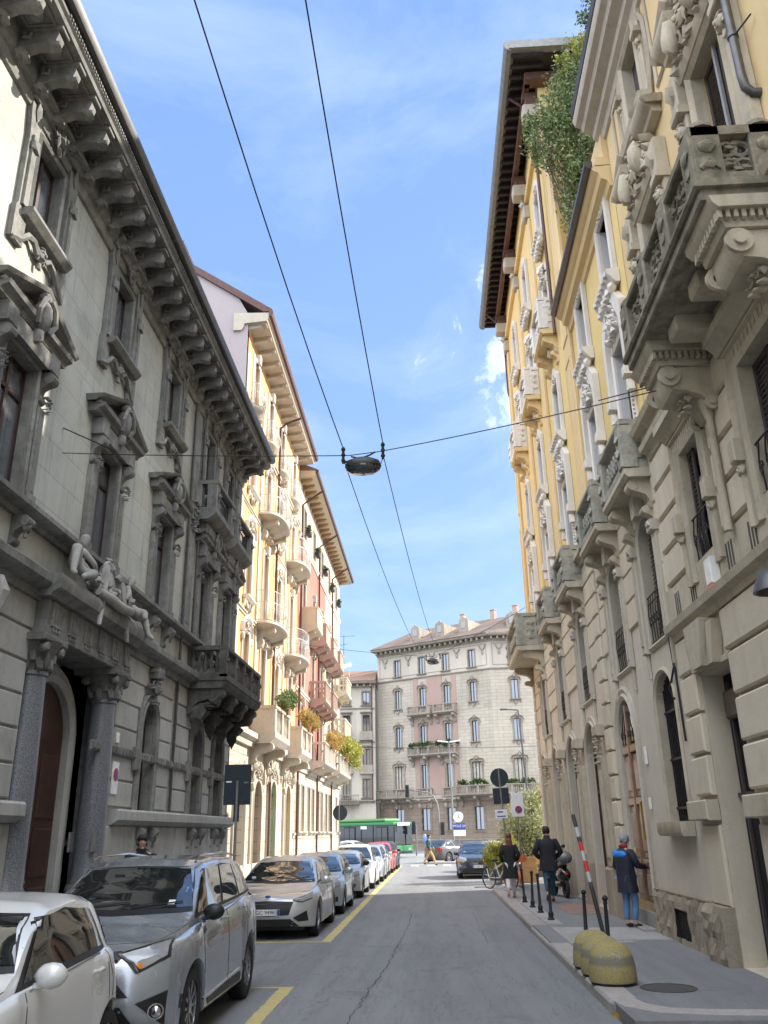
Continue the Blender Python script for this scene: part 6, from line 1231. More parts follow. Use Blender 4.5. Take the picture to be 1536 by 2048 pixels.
def person(loc,rz,label,H=1.74,legs=((.06,.0),(-.06,.0)),arms=None,coat='coat_black',coatlen=.45,trous='denim',shoe='shoe',hair='hair_dark',longhair=False,headtilt=0.,bulk=1.,hem=1.0):
    """facing local +Y. legs: per leg (foot dy, foot lift); arms: per side (elbow, hand) offsets from the shoulder"""
    P=empty('person',loc,rz,label,'person'); k=H/1.74; S=lambda *n:tuple(v*k for v in n)
    arms=arms or (((.05,-.03,-.28),(.06,.06,-.52)),((.05,-.03,-.28),(.06,.06,-.52)))
    nd=[S(0,0,.95,.13,.1),S(0,-.01,1.12,.115,.085),S(0,-.01,1.3,.145,.1),S(0,0,1.43,.1,.075),S(0,.01,1.5,.05),S(0,.02+headtilt*.3,1.57,.06),S(0,.03+headtilt,1.65-abs(headtilt)*.3,.075,.09),S(0,.03+headtilt*1.3,1.72-abs(headtilt)*.5,.05,.06)]
    ed=[(i,i+1) for i in range(7)]; J={}
    for s,side in ((1,0),(-1,1)):
        e,h=arms[side]; b=len(nd); sx=.175
        nd+=[S(s*sx,0,1.415,.06),S(s*(sx+e[0]),e[1],1.415+e[2],.042),S(s*(sx+h[0]),h[1],1.415+h[2],.028)]; ed+=[(3,b),(b,b+1),(b+1,b+2)]
        d=Vector((s*h[0]-s*e[0],h[1]-e[1],h[2]-e[2])).normalized(); w=Vector((s*(sx+h[0]),h[1],1.415+h[2])); p=w+d*.07; x=d.cross(Vector((s,0,0))); x=x.normalized() if x.length>.1 else Vector((0,1,0))
        nd.append(S(*p,.032,.02)); ed.append((b+2,b+3)); J[side]=(w,d)
        for q,(o_,l) in enumerate(((-.028,.07),(-.01,.08),(.01,.075),(.027,.06))): a=p+x*o_+d*.045; c=a+d*l*.6+Vector((-s*.015,0,0)); nd+=[S(*a,.0085),S(*c,.0075)]; ed+=[(b+3,len(nd)-2),(len(nd)-2,len(nd)-1)]
        t=w+d*.03-x*.03; nd+=[S(*t,.011),S(*(t+d*.045-x*.015),.009)]; ed+=[(b+2,len(nd)-2),(len(nd)-2,len(nd)-1)]
    L={}
    for s,side in ((1,0),(-1,1)):
        dy,lift=legs[side]; b=len(nd); kz=.5+lift*.35; ky=dy*.5+(.07 if (lift>0 or dy>0) else .03)
        nd+=[S(s*.09,0,.88,.085),S(s*.095,ky,kz,.058),S(s*.095,dy,.09+lift,.04),S(s*.1,dy+.05,.04+lift*.8,.038,.03),S(s*.105,dy+.15,.035+lift*(.2 if lift>.05 else 1),.032,.02)]; ed+=[(0,b),(b,b+1),(b+1,b+2),(b+2,b+3),(b+3,b+4)]; L[side]=b
    def face(mb):
        y=.03+headtilt; z=1.65-abs(headtilt)*.3
        for s in (-1,1): mb.blob(S(s*.078,y-.01,z),S(.014,.022,.032),.1,1,True,True)
        mb.blob(S(0,y+.095,z-.01),S(.014,.022,.028),.05,2,True,True); mb.blob(S(0,y+.082,z-.055),S(.026,.012,.01),.05,3,True,True); mb.blob(S(0,y+.07,z-.09),S(.03,.025,.02),.05,3,True,True)
    skinned('body',nd,ed,'skin',P,0,2,face)
    mb=MB(); y=.03+headtilt; z=1.65-abs(headtilt)*.3
    for s in (-1,1): mb.blob(S(s*.03,y+.083,z+.012),S(.012,.008,.008),0,0,True,True)
    mb.build('eyes','shoe',P,60)
    mb=MB(); y=.02+headtilt
    for (dx,dy,dz,a,b_,c) in ((0,-.03,.03,.092,.095,.1),(0,.01,.065,.085,.09,.06),(.04,-.03,.0,.055,.07,.08),(-.04,-.03,.0,.055,.07,.08)): mb.blob(S(dx,y+dy,z+dz),S(a,b_,c),.12,3,raw=True)
    if longhair:
        for (dx,dz,a,c) in ((0,-.12,.1,.13),(.03,-.2,.08,.13),(-.035,-.22,.08,.14),(0,-.28,.075,.1)): mb.blob(S(dx,-.06,z+dz),S(a,.055,c),.2,5,raw=True)
    mb.build('hair',hair,P,80)
    # trousers
    tn=[S(0,0,.93,.15,.12)]; te=[]
    for side in (0,1):
        b=L[side]; a=nd[b:b+3]; o=len(tn); tn+=[(a[0][0],a[0][1],a[0][2],.1*k),(a[1][0],a[1][1],a[1][2],.078*k),(a[2][0],a[2][1],a[2][2]+.03*k,.062*k)]; te+=[(0,o),(o,o+1),(o+1,o+2)]
    skinned('trousers',tn,te,trous,P)
    for side in (0,1):
        b=L[side]; a=nd[b+2:b+5]; skinned('shoe',[(a[0][0],a[0][1]-.02,a[0][2]-.01,.05*k),(a[1][0],a[1][1],a[1][2],.052*k,.045*k),(a[2][0],a[2][1],a[2][2],.045*k,.035*k)],[(0,1),(1,2)],shoe,P,0,1)
    # coat: lofted body with soft folds, tapered sleeves and a collar
    hz=1.15-coatlen*1.0; B_=bulk; sd=len(label)
    rings=[(hz,0,.205*hem,.16*hem),(hz+.04,0,.205*hem,.16*hem),((hz+.98)/2,-.005,.19*(hem*.5+.5),.15*(hem*.5+.5)),(.98,-.005,.18,.145),(1.1,-.01,.172,.135),(1.24,-.01,.19,.14),(1.34,-.01,.2,.135),(1.405,-.005,.19,.12),(1.45,0,.13,.095),(1.485,.0,.085,.08),(1.53,.005,.078,.075),(1.545,.005,.06,.06)]
    mb=MB(); n=26; vs=[]
    for j,(z,cy_,rx,ry) in enumerate(rings):
        for i in range(n):
            t=2*PI*i/n; f=1+(.05 if j<5 else .02)*math.sin(t*5+sd+z*3)+.05*noise.noise(Vector((math.cos(t)*2,math.sin(t)*2,z*5+sd))); q=B_ if 2<=j<9 or j<2 else 1; ex=abs(math.cos(t))**.85*(1 if math.cos(t)>0 else -1); vs.append((rx*q*f*ex*k,(cy_+ry*q*f*math.sin(t))*k,z*k))
    m=len(rings); mb.add(vs,[(j*n+i,j*n+(i+1)%n,(j+1)*n+(i+1)%n,(j+1)*n+i) for j in range(m-1) for i in range(n)]+[tuple(range(n))])
    for s,side in ((1,0),(-1,1)):
        e,h=arms[side]; A=Vector((s*.165*B_,0,1.395)); E_=Vector((s*(.175*B_+e[0]),e[1],1.415+e[2])); Hh=Vector((s*(.175*B_*.95+h[0]),h[1],1.43+h[2]))
        pts=[A-Vector((s*.05,0,0)),A,A.lerp(E_,.45),E_,E_.lerp(Hh,.5),Hh]; mb.tube([p_*k for p_ in pts],[.07*k*B_,.082*k*B_,.07*k*B_,.06*k*B_,.054*k*B_,.045*k*B_],12)
    mb.build('coat',coat,P,75)
    return P,k
person((2.13,26.2,.13),R(0),'woman with long auburn hair, black coat and white trousers walking away along the kerb',1.7,((.28,.0),(-.3,.12)),(((.09,-.08,-.25),(.04,.08,-.42)),((.09,-.06,-.25),(.04,.1,-.44))),'coat_black',.62,'white_cloth','beige_shoe','hair_auburn',True,.0,1.0,1.15)
p,k=person((3.0,24.4,.13),R(0),'man in bulky black jacket walking away between the bollards and the wall',1.86,((.34,.0),(-.34,.14)),(((.12,-.02,-.27),(.02,.15,-.4)),((.12,-.02,-.27),(.02,.15,-.4))),'coat_dark',.42,'denim_d','shoe','hair_dark',False,.03,1.14)
p,k=person((3.72,18.15,.134),R(-62),'grey-haired person in navy jacket and pale jeans facing the wooden door',1.66,((.03,0),(-.02,0)),(((.07,.1,-.26),(-.02,.36,-.3)),((.08,-.02,-.27),(.02,.14,-.44))),'coat_navy',.5,'denim','shoe','hair_grey',False,.04,1.15)
mb=MB(); mb.blob((0,-.09,1.3),(.19,.085,.08),.1,1,raw=True); mb.blob((-.16,-.03,1.33),(.09,.1,.07),.1,2,raw=True); mb.build('jacket_yoke','blue_yoke',p,60); mb=MB(); mb.blob((0,.0,1.45),(.1,.09,.045),.1,1,raw=True); mb.build('scarf','dark_red',p,60)
p,k=person((-.35,57.0,.0),R(-90),'man in dark vest and tan trousers striding across the far junction',1.76,((.36,.0),(-.34,.05)),(((.05,-.12,-.24),(.02,.05,-.42)),((.05,.12,-.24),(.0,.25,-.4))),'green_vest',.3,'tan_cloth','shoe','hair_dark',False,.0,1.05)
mb=MB(); mb.blob((.05,-.24,1.55),(.14,.13,.32),.2,1,raw=True); b=mb.build('shoulder_bag','blue_bag',None,60); b.location=(-.35,57.0,0); b.rotation_euler=(0,0,R(-90)); tag(b,'pale blue bag on the back of the man crossing the junction','bag')
person((-5.08,15.5,.12),R(180+25),'dark-haired man in a dark jacket looking down behind the grey off-road car',1.82,((.2,0),(-.2,.05)),None,'coat_dark',.3,'denim_d','shoe','hair_dark',False,.06,1.1)
# ---- carved group over the portal of the grey palazzo
def statue(nodes,edges,name='statue'):
    nd=[(n[0],-n[2],n[1])+tuple(n[3:]) for n in nodes]; return skinned(name,nd,edges,'statue',GB,0,2)
statue([(14.55,6.38,.25,.17),(14.62,6.62,.22,.14),(14.75,6.86,.2,.17,.13),(14.84,7.02,.2,.08),(14.88,7.14,.24,.09),(14.9,7.25,.26,.11,.12),(14.9,7.34,.24,.08),
   (14.2,6.9,.42,.1),(13.95,6.32,.5,.06),(13.85,6.25,.6,.05),(14.75,6.5,.6,.1),(14.2,6.3,.62,.06),(14.05,6.24,.66,.05),
   (14.6,6.92,.36,.07),(14.75,6.68,.55,.055),(15.0,6.55,.5,.045),(15.0,6.88,.12,.07),(15.25,6.7,.25,.055),(15.4,6.55,.35,.045)],
  [(0,1),(1,2),(2,3),(3,4),(4,5),(5,6),(0,7),(7,8),(8,9),(0,10),(10,11),(11,12),(2,13),(13,14),(14,15),(2,16),(16,17),(17,18)])
statue([(17.4,6.36,.28,.17),(17.3,6.6,.24,.14),(17.25,6.82,.22,.17,.13),(17.32,6.98,.24,.08),(17.38,7.08,.3,.09),(17.42,7.16,.32,.1,.11),(17.42,7.25,.3,.07),
   (17.85,6.42,.5,.1),(17.85,6.02,.62,.06),(17.95,5.95,.72,.05),(17.55,6.45,.62,.1),(17.4,6.26,.66,.06),
   (17.05,6.88,.36,.07),(16.8,6.68,.5,.055),(16.6,6.5,.5,.045),(17.48,6.84,.12,.07),(17.75,6.66,.2,.055),(17.9,6.5,.3,.045)],
  [(0,1),(1,2),(2,3),(3,4),(4,5),(5,6),(0,7),(7,8),(8,9),(0,10),(10,11),(2,12),(12,13),(13,14),(2,15),(15,16),(16,17)])
def cart():
    m=MB(); m.blob((16.1,6.62,.26),(.34,.42,.16),.04,0); m.vt([(16.1+.4*math.cos(t*PI/9),6.64+.48*math.sin(t*PI/9),.3) for t in range(19)],.06,6); mask(m,16.1,7.02,.22,.17,3); mask(m,15.45,6.55,.3,.14,5)
    for s in (-1,1): m.vt([(16.1+s*(.3+.06*t),6.85-.02*t*t+.1*math.sin(t),.36+.02*t) for t in range(9)],[.08,.1,.08,.1,.08,.09,.07,.06,.04],6)
    for i in range(26): r=random.Random(i); m.blob((r.uniform(14.9,17.2),r.uniform(6.2,6.6),r.uniform(.15,.5)),(.09,.08,.09),.5,i,True)
    m.vt([(15.2,6.3,.5),(15.6,6.22,.62),(16.1,6.2,.6),(16.6,6.24,.62),(17.0,6.34,.5)],[.08,.1,.11,.1,.08],8); m.build('carved_cartouche','statue',GB,50)
cart()
# ============================================================ PLANTS
M['leaf_dark']=leafm('dark_green_leaves',(.04,.075,.02),(.1,.15,.04)); M['leaf_mid']=leafm('mid_green_leaves',(.09,.15,.05),(.24,.28,.11)); M['leaf_yel']=leafm('yellow_green_leaves',(.22,.26,.04),(.42,.38,.07)); M['leaf_olive']=leafm('pale_olive_leaves',(.24,.28,.12),(.5,.52,.3)); M['leaf_dry']=leafm('dry_orange_grass',(.35,.24,.06),(.5,.36,.12)); M['twig']=plain('grey_brown_twig',(.12,.09,.06),.8,0,.3); M['terracotta']=plain('terracotta_pot',(.35,.13,.06),.8,0,.2)
def leaves(name,ell,n,size,mat,parent=None,seed=0,asp=2.,up=0.,droop=0):
    r=random.Random(seed); vs=[]; fs=[]; tot=sum(e[3]*e[4]*e[5] for e in ell)
    for e in ell:
        m=int(n*e[3]*e[4]*e[5]/tot); cl=[Vector((r.gauss(0,1),r.gauss(0,1),r.gauss(0,1))).normalized()*r.uniform(.25,1) for _ in range(max(6,m//26))]
        for i in range(m):
            c=r.choice(cl)+Vector((r.gauss(0,.13),r.gauss(0,.13),r.gauss(0,.13))); p=Vector((e[0]+c.x*e[3],e[1]+c.y*e[4],e[2]+c.z*e[5]))
            d=Vector((r.gauss(0,1),r.gauss(0,1),r.gauss(0,1)+up-droop)).normalized(); x=d.orthogonal().normalized(); x=(x*math.cos(r.random()*6)+d.cross(x)*math.sin(r.random()*6)).normalized(); s=size*r.uniform(.6,1.4); w=x*s/asp/2; o=len(vs)
            vs+=[tuple(p),tuple(p+d*s*.5+w),tuple(p+d*s),tuple(p+d*s*.5-w)]; fs.append((o,o+1,o+2,o+3))
    me=bpy.data.meshes.new(name); me.from_pydata(vs,[],fs); me.materials.append(M[mat]); o=bpy.data.objects.new(name,me); COL.objects.link(o); o.parent=parent; return o
def stems(name,base,tips,r0,mat,parent,seed=1):
    mb=MB(); r=random.Random(seed)
    for t in tips: b=Vector(base); t=Vector(t); m=(b+t)/2+Vector((r.gauss(0,.12),r.gauss(0,.12),r.gauss(0,.12))); mb.tube([b,b.lerp(m,.5),m,m.lerp(t,.6),t],[r0,r0*.8,r0*.6,r0*.4,r0*.15],5)
    return mb.build(name,mat,parent,60)
def plant(name,label,cat,base,ell,n,size,mat,seed=0,r0=.03,group=None,pot=None,**k):
    P=empty(name,base,0,label,cat,group); b=Vector(base); E=[(e[0]-b.x,e[1]-b.y,e[2]-b.z)+tuple(e[3:]) for e in ell]; leaves('foliage',E,n,size,mat,P,seed,**k); r=random.Random(seed)
    tips=[(e[0]+r.uniform(-.5,.5)*e[3],e[1]+r.uniform(-.5,.5)*e[4],e[2]+r.uniform(-.2,.8)*e[5]) for e in E for _ in range(5)]; stems('stems',(0,0,0),tips,r0,'twig',P,seed)
    if pot: mb=MB(); mb.lathe((0,0,0),[(pot*.7,0),(pot,pot*1.3),(pot*1.08,pot*1.35),(pot*1.08,pot*1.6),(pot*.9,pot*1.6)],14); mb.build('pot','terracotta',P,40)
    return P
plant('climbing_plant','large green climber spilling over the terrace beside the tall yellow house','plant',(4.9,18.7,15.7),[(4.2,18.7,20.6,.7,.7,1.6),(4.75,18.6,21.6,.75,.8,1.6),(4.4,18.7,18.6,.55,.6,1.6),(3.6,18.8,19.8,.45,.5,.9),(3.5,18.8,20.9,.4,.4,.6),(4.45,18.7,17.2,.45,.5,1.1),(4.9,18.6,16.6,.4,.5,.8),(4.95,18.5,19.6,.55,.7,1.8)],15500,.1,'leaf_mid',3,.03)
plant('hedge','unseen tall planting added on the roof terrace to shade the grey palazzo wall','hedge',(6.5,15.5,15.0),[(6.2,14.8,17.2,.9,1.1,1.6),(6.4,17.0,17.4,.9,1.3,1.7),(8.6,16.2,17.8,.9,1.6,1.8)],3600,.3,'leaf_dark',31,.05)  # hidden from the camera; added to block sun from the grey palazzo's upper wall
plant('shrub','yellow green shrub at the top of the terrace climber','plant',(5.1,18.5,15.7),[(5.0,18.6,23.0,.55,.6,.55),(5.5,18.5,23.3,.5,.6,.5),(4.55,18.6,22.5,.35,.5,.4)],2600,.1,'leaf_yel',5,.05)
plant('shrub','dark roof terrace shrub against the sky above the climber','plant',(5.9,18.3,15.7),[(5.75,18.3,25.6,.55,.6,.9),(5.9,18.3,24.3,.8,.6,.6),(6.2,18.3,26.6,.6,.6,.8)],5200,.11,'leaf_dark',8,.05)
P=empty('palm',(5.7,18.0,16.0),0,'spiky palm with thin fronds sticking out against the sky at the roof terrace','palm'); mb=MB(); mb.tube([(0,0,-1),(0,0,4),(-.1,0,9.2)],[.09,.08,.07],8); mb.build('trunk','twig',P,60)
mb=MB()
for i in range(22): a=2*PI*i/22; d=Vector((-math.cos(a)*1.1,.25*math.sin(3*a),math.sin(a)*1.0)); b=Vector((-.1,0,9.4)); mb.tube([b,b+d*.5,b+d*1.0+Vector((0,0,-.08))],[.02,.018,.004],4)
mb.build('fronds','leaf_dark',P)
plant('balcony_plant','leafy green plant on the first stone balcony of the orange house','plant',(-5.75,34.2,6.4),[(-5.7,34.2,6.95,.4,.7,.45),(-5.65,33.3,6.8,.3,.5,.3)],2200,.13,'leaf_mid',11,.02,pot=.2)
plant('balcony_plant','dry tan grasses on the second stone balcony of the orange house','plant',(-5.75,40.3,6.4),[(-5.7,39.8,6.9,.4,.8,.4),(-5.65,41,6.9,.35,.6,.5)],2200,.2,'leaf_dry',12,.02,pot=.2,asp=5,up=1)
plant('balcony_plant','yellow and orange bush overflowing the long balcony of the red house','plant',(-5.6,57.0,6.4),[(-5.5,55.5,7.0,.6,1.6,.6),(-5.4,58.5,7.1,.7,1.8,.8),(-5.4,60.3,6.8,.6,1.0,.9)],4200,.26,'leaf_yel',13,.03,pot=.25,asp=4,up=.5)
plant('balcony_plant','dry orange grasses on the nearer long balcony of the red house','plant',(-5.6,49.0,6.4),[(-5.5,48.5,6.85,.4,1.5,.4),(-5.45,50.6,6.9,.4,.9,.5)],2200,.22,'leaf_dry',14,.03,pot=.25,asp=5,up=1)
P0=None
for i,c in enumerate((44.6,48.5,52.4,56.3,60.6)):
    P=empty('flower_box',(-6.45,c,17.65),0,['first','second','third','fourth','fifth'][i]+' flower box along the top windows of the red house, counted from the near end','flower box','flower boxes under the attic windows of the red house')
    mb=MB(); mb.add([(x,y,z) for x in (-.12,.12) for y in (-.4,.4) for z in (0,.22)],[(0,1,3,2),(4,6,7,5),(0,4,5,1),(2,3,7,6),(0,2,6,4),(1,5,7,3)]); mb.build('box','iron',P); leaves('foliage',[(0,0,.38,.16,.38,.2)],260,.12,'leaf_dark',P,i); leaves('flowers',[(.05,0,.48,.12,.3,.12)],60,.09,'leaf_dry',P,i+9,1.2)
plant('olive_tree','large pale olive bush in a planter behind the road signs','tree',(4.1,38.4,.5),[(4.1,38.3,2.3,1.1,.9,1.1),(3.3,38.2,1.8,.75,.6,.85),(4.7,38.5,1.6,.7,.7,.9),(4.0,38.2,1.2,.9,.6,.7),(4.5,38.5,3.2,.65,.5,.65)],11000,.13,'leaf_olive',21,.05,asp=3,up=.6)
plant('bamboo_hedge','bright green grassy hedge in front of the navy car','hedge',(2.55,35.9,.45),[(2.5,36.0,1.0,.6,.35,.55),(2.9,36.0,1.15,.4,.35,.5),(2.2,35.9,.8,.3,.3,.35)],4600,.17,'leaf_yel',22,.02,asp=6,up=1.6)
for i,(x0,x1,y,z0,z1) in enumerate(((2.1,3.2,35.9,.13,.5),(3.3,4.9,38.1,.13,.62))):
    mb=MB(); mb.add([(x,yy,z) for x in (x0,x1) for yy in (y-.25,y+.25) for z in (z0,z1)],[(0,1,3,2),(4,6,7,5),(0,4,5,1),(2,3,7,6),(0,2,6,4),(1,5,7,3)]); o=mb.build('planter','zinc'); tag(o,['low dark planter holding the bright green grassy hedge','dark planter box at the foot of the olive bush'][i],'planter')
def fplant(i,u,right,v):
    m=Matrix.Translation((-6.4,106.3,0))@Matrix.Rotation(FA,4,'Z'); 
    if right: m=m@Matrix.Translation((15.85,0,0))@Matrix.Rotation(-FA,4,'Z')
    p=m@Vector((u,-.75,v)); P=empty('balcony_plant',p,0,None,'plant','green plants along the balconies of the far corner block'); P['label']='green plant box on a balcony of the far cream corner block'
    leaves('foliage',[(0,0,.25,1.1,.25,.25)],240,.28,'leaf_dark',P,i)
for i,(u,r,v) in enumerate(((5.8,0,11.3),(7.2,0,11.3),(9.2,0,11.3),(10.4,0,11.3),(12,0,6.8),(14,0,6.8),(1.5,1,6.8),(3.4,1,6.8),(6.6,1,6.8),(9,1,6.8))): fplant(i,u,r,v)
# ============================================================ STREET LAMP ON WIRES
def lamp(c,s,label,lo=False):
    P=empty('street_lamp',c,0,label,'street lamp','street lamps hung on wires over the road'); mb=MB(); n=24; ring=lambda r,z,f=1:[(r*math.cos(2*PI*i/n),r*.62*math.sin(2*PI*i/n),z) for i in range(n)]
    L=[ring(.02,.16),ring(.16,.15),ring(.27,.1),ring(.3,.03),ring(.3,-.0)]; vs=[p for l in L for p in l]; mb.add(vs,[(j*n+i,j*n+(i+1)%n,(j+1)*n+(i+1)%n,(j+1)*n+i) for j in range(4) for i in range(n)]); mb.build('housing','iron',P,50)
    mb=MB(); L=[ring(.29,.0),ring(.28,-.05),ring(.2,-.1),ring(.02,-.115)]; mb.add([p for l in L for p in l],[(j*n+i,j*n+(i+1)%n,(j+1)*n+(i+1)%n,(j+1)*n+i) for j in range(3) for i in range(n)]); mb.build('glass_bowl','car_glass',P,60); mb=MB(); mb.blob((.05,-.05,-.06),(.07,.06,.05),0,0,raw=True); mb.build('bulb','zinc_l',P,60)
    mb=MB(); mb.tube([(-.2,0,.2),(-.05,0,.16),(.12,0,.22),(.2,0,.27)],.014,6)
    for x,z in ((-.33,.2),(.33,.26)):
        mb.tube([(x,0,z-.12),(x,0,z+.17)],.024,8)
        for q in range(3): mb.tube([(x,0,z-.08+q*.1),(x,0,z-.05+q*.1)],.036,8)
    mb.tube([(-.33,0,.1),(-.2,0,.12)],.02,6); mb.tube([(.33,0,.16),(.29,0,.05)],.008,5); mb.build('bracket','iron',P,40); P.scale=(s,s,s); return P
lamp((-.955,12.7,7.55),1.0,'dark oval street lamp hung on crossing wires over the middle of the road'); lamp((.25,40,9.45),1.0,'small distant street lamp on wires in front of the far corner block')
def wire(name,pts,r,label):
    mb=MB(); mb.tube(pts,r,5); o=mb.build(name,'iron',None,60); tag(o,label,'cable')
def sag(a,b,s,n=14): a=Vector(a); b=Vector(b); return [a.lerp(b,i/n)+Vector((0,0,-s*4*(i/n)*(1-i/n))) for i in range(n+1)]
wire('span_wire',sag((-6.69,14.0,8.65),(-1.2,12.72,7.78),.03)+[Vector((-.7,12.7,7.82))]+sag((-.6,12.69,7.83),(3.7,10.7,7.75),.04)[1:],.009,'thin span wire carrying the near street lamp between the two palazzi')
wire('span_wire',sag((-6.69,13.9,9.12),(-5.6,13.7,8.52),.0,4),.012,'short upper stay of the span wire on the grey palazzo wall'); wire('span_wire',sag((2.62,11.1,7.76),(3.62,10.98,7.95),.0,4),.009,'short stay forking from the span wire to the carved balcony')
for (x0,z0,x1,z1,px) in ((-1.285,7.9,-2.12,9.79,'left'),(-.625,7.98,-.99,9.69,'right')):
    a=Vector((x0,12.7,z0)); b=Vector((x1,6,z1)); c=a+(b-a)*1.9+Vector((0,0,.35)); wire('power_cable',[a]+[a.lerp(b,t)+Vector((0,0,-.25*4*t*(1-t)*.5)) for t in (.12,.3,.5,.7,.88)]+[b,c],.009,px+' overhead cable rising from the near street lamp towards the camera')
wire('power_cable',sag((-1.285,12.7,7.72),(-.1,40,9.6),.55,20),.008,'left overhead cable running from the near lamp down the street'); wire('power_cable',sag((-.625,12.7,7.78),(.6,40,9.7),.55,20),.008,'right overhead cable running from the near lamp down the street')
wire('span_wire',sag((-6.69,40,10.6),(.25,40,9.72),.1)+sag((.35,40,9.72),(4.1,33,10.3),.05)[1:],.01,'span wire of the distant street lamp')
wire('tram_wire',sag((-14,68,8.6),(14,80,9.2),.3),.02,'thin overhead wire across the far junction')
# ============================================================ BOLLARDS, DOMES, SIGNS
def bollard():
    P=empty('bollard',(0,0,0)); mb=MB(); mb.lathe((0,0,0),[(.075,0),(.075,.03),(.05,.05),(.058,.13),(.04,.16),(.034,.17),(.028,.7),(.03,.72),(.036,.74),(.028,.76)],12); mb.build('post','iron',P,40); mb=MB(); mb.blob((0,.8,0),(.045,.045,.045),0); mb.build('ball_cap','iron',P,60); return P
b0=bollard(); G2='cast iron bollards along the right pavement'
for i,(x,y,l) in enumerate(((2.52,14.1,'dark ball-topped bollard right of the striped pole, just behind the yellow domes'),(2.42,15.5,'dark ball-topped bollard left of the striped pole, behind the yellow domes'),(2.41,19.9,'thick dark bollard in front of the man in the black jacket'),(2.39,21.6,'second bollard of the far group, with a rusty top'),(2.37,23.1,'third bollard of the far group, beside the cafe tables'),(2.34,24.7,'farthest bollard, right behind the woman in the black coat'))):
    o=b0 if i==0 else copytree(b0); o.location=(x,y,.13); tag(o,l,'bollard',G2); o.rotation_euler=(R((0,-1,1,-2,1,-2)[i]),R((1,2,1,-1,2,-3)[i]),0)
def stripe():
    m,nt,b=newmat('red_white_striped_paint'); s=N(nt,'ShaderNodeSeparateXYZ'); tc=N(nt,'ShaderNodeTexCoord'); nt.links.new(tc.outputs['Object'],s.inputs[0]); mr=N(nt,'ShaderNodeMapRange'); mr.inputs[2].default_value=2.2; nt.links.new(s.outputs[2],mr.inputs[0])
    r=ramp(nt,mr.outputs[0],[(0,(.02,.02,.02)),(.42,(.05,.05,.05)),(.45,(.4,.4,.38)),(.52,(.5,.02,.02)),(.6,(.4,.4,.38)),(.67,(.5,.02,.02)),(.735,(.03,.03,.03)),(.77,(.4,.4,.38)),(.84,(.02,.02,.03))]); 
    nt.nodes[-1] if 0 else None
    for n in nt.nodes:
        if n.type=='VALTORGB': n.color_ramp.interpolation='CONSTANT'
    nt.links.new(r,b.inputs['Base Color']); b.inputs['Roughness'].default_value=.5; return m
M['stripe']=stripe(); mb=MB(); mb.lathe((0,0,0),[(.034,0),(.034,2.05),(.02,2.07)],10); o=mb.build('striped_pole','stripe',None,40,(2.66,15.0,.13)); tag(o,'leaning dark pole with red and white bands behind the yellow domes','pole'); o.rotation_euler=(R(-9),R(-8.5),0)
def domemat():
    m,nt,b=newmat('worn_yellow_concrete'); p=mapv(nt); s=N(nt,'ShaderNodeSeparateXYZ'); tc=N(nt,'ShaderNodeTexCoord'); nt.links.new(tc.outputs['Object'],s.inputs[0]); n=noi(nt,p,9,8,.75); n2=noi(nt,p,60,3,.7)
    band=ramp(nt,s.outputs[2],[(.0,.55),(.06,.0),(.2,.0),(.235,.9),(.3,.9),(.33,.0),(.47,.0)]); y=mix(nt,ramp(nt,n,[(.35,0.),(.7,1.)]),(.36,.28,.08),(.28,.26,.16)); c=mix(nt,band,y,(.17,.16,.13)); w=N(nt,'ShaderNodeMath',operation='GREATER_THAN'); w.inputs[1].default_value=.62; nt.links.new(n,w.inputs[0]); c=mix(nt,ramp(nt,n,[(.58,0.),(.63,.8)]),c,(.34,.33,.3)); c=mix(nt,ramp(nt,n2,[(.35,.5),(.55,0.)]),c,(.1,.09,.06))
    nt.links.new(c,b.inputs['Base Color']); b.inputs['Roughness'].default_value=.9; bumpn(nt,b,n2,.5,.01); return m
M['dome']=domemat(); d0=None; prof=[(.285,.03),(.29,.05),(.283,.18),(.268,.28),(.235,.37),(.17,.44),(.09,.465),(.0,.47)]
for i,(y,l) in enumerate(((11.88,'nearest squat yellow concrete dome on the kerb corner, with a grey band'),(12.52,'middle yellow concrete dome, overlapped by the nearest one'),(13.16,'farthest and greyest concrete dome of the three on the kerb'))):
    if i==0: d0=empty('concrete_dome',(2.14,y,.13)); mb=MB(); mb.lathe((0,0,0),prof,32); mb.build('dome_body','dome',d0,60); mb=MB(); mb.lathe((0,0,0),[(.27,0),(.275,.035)],32); mb.build('base_ring','iron',d0,40); o=d0
    else: o=copytree(d0); o.location=(2.14,y,.13)
    tag(o,l,'bollard','yellow concrete domes on the kerb')
def sign(name,label,x,y,H,r,lean=(0,0)):
    P=empty(name,(x,y,.13),0,label,'sign'); mb=MB(); mb.lathe((0,0,0),[(r,0),(r,H)],10); mb.build('pole','zinc_l',P,50); P.rotation_euler=(lean[0],lean[1],0); return P
def panel(P,nm,mat,cx,cz,w,h,y=-.05,t=.02,round_=False):
    mb=MB()
    if round_: mb.prism([(cx+w/2*math.cos(i*PI/16),cz+w/2*math.sin(i*PI/16)) for i in range(32)],-y,-y+t)
    else: mb.box(cx-w/2,cx+w/2,cz-h/2,cz+h/2,-y,-y+t,.004)
    return mb.build(nm,mat,P)
M['sign_back']=plain('dark_sign_back',(.02,.03,.04),.5,.2,.15); M['sign_white']=plain('sign_white_enamel',(.75,.75,.74),.4,0,.04); M['sign_bluem']=plain('sign_dark_blue',(.03,.06,.3),.45); M['sign_redm']=plain('sign_bright_red',(.55,.03,.04),.45)
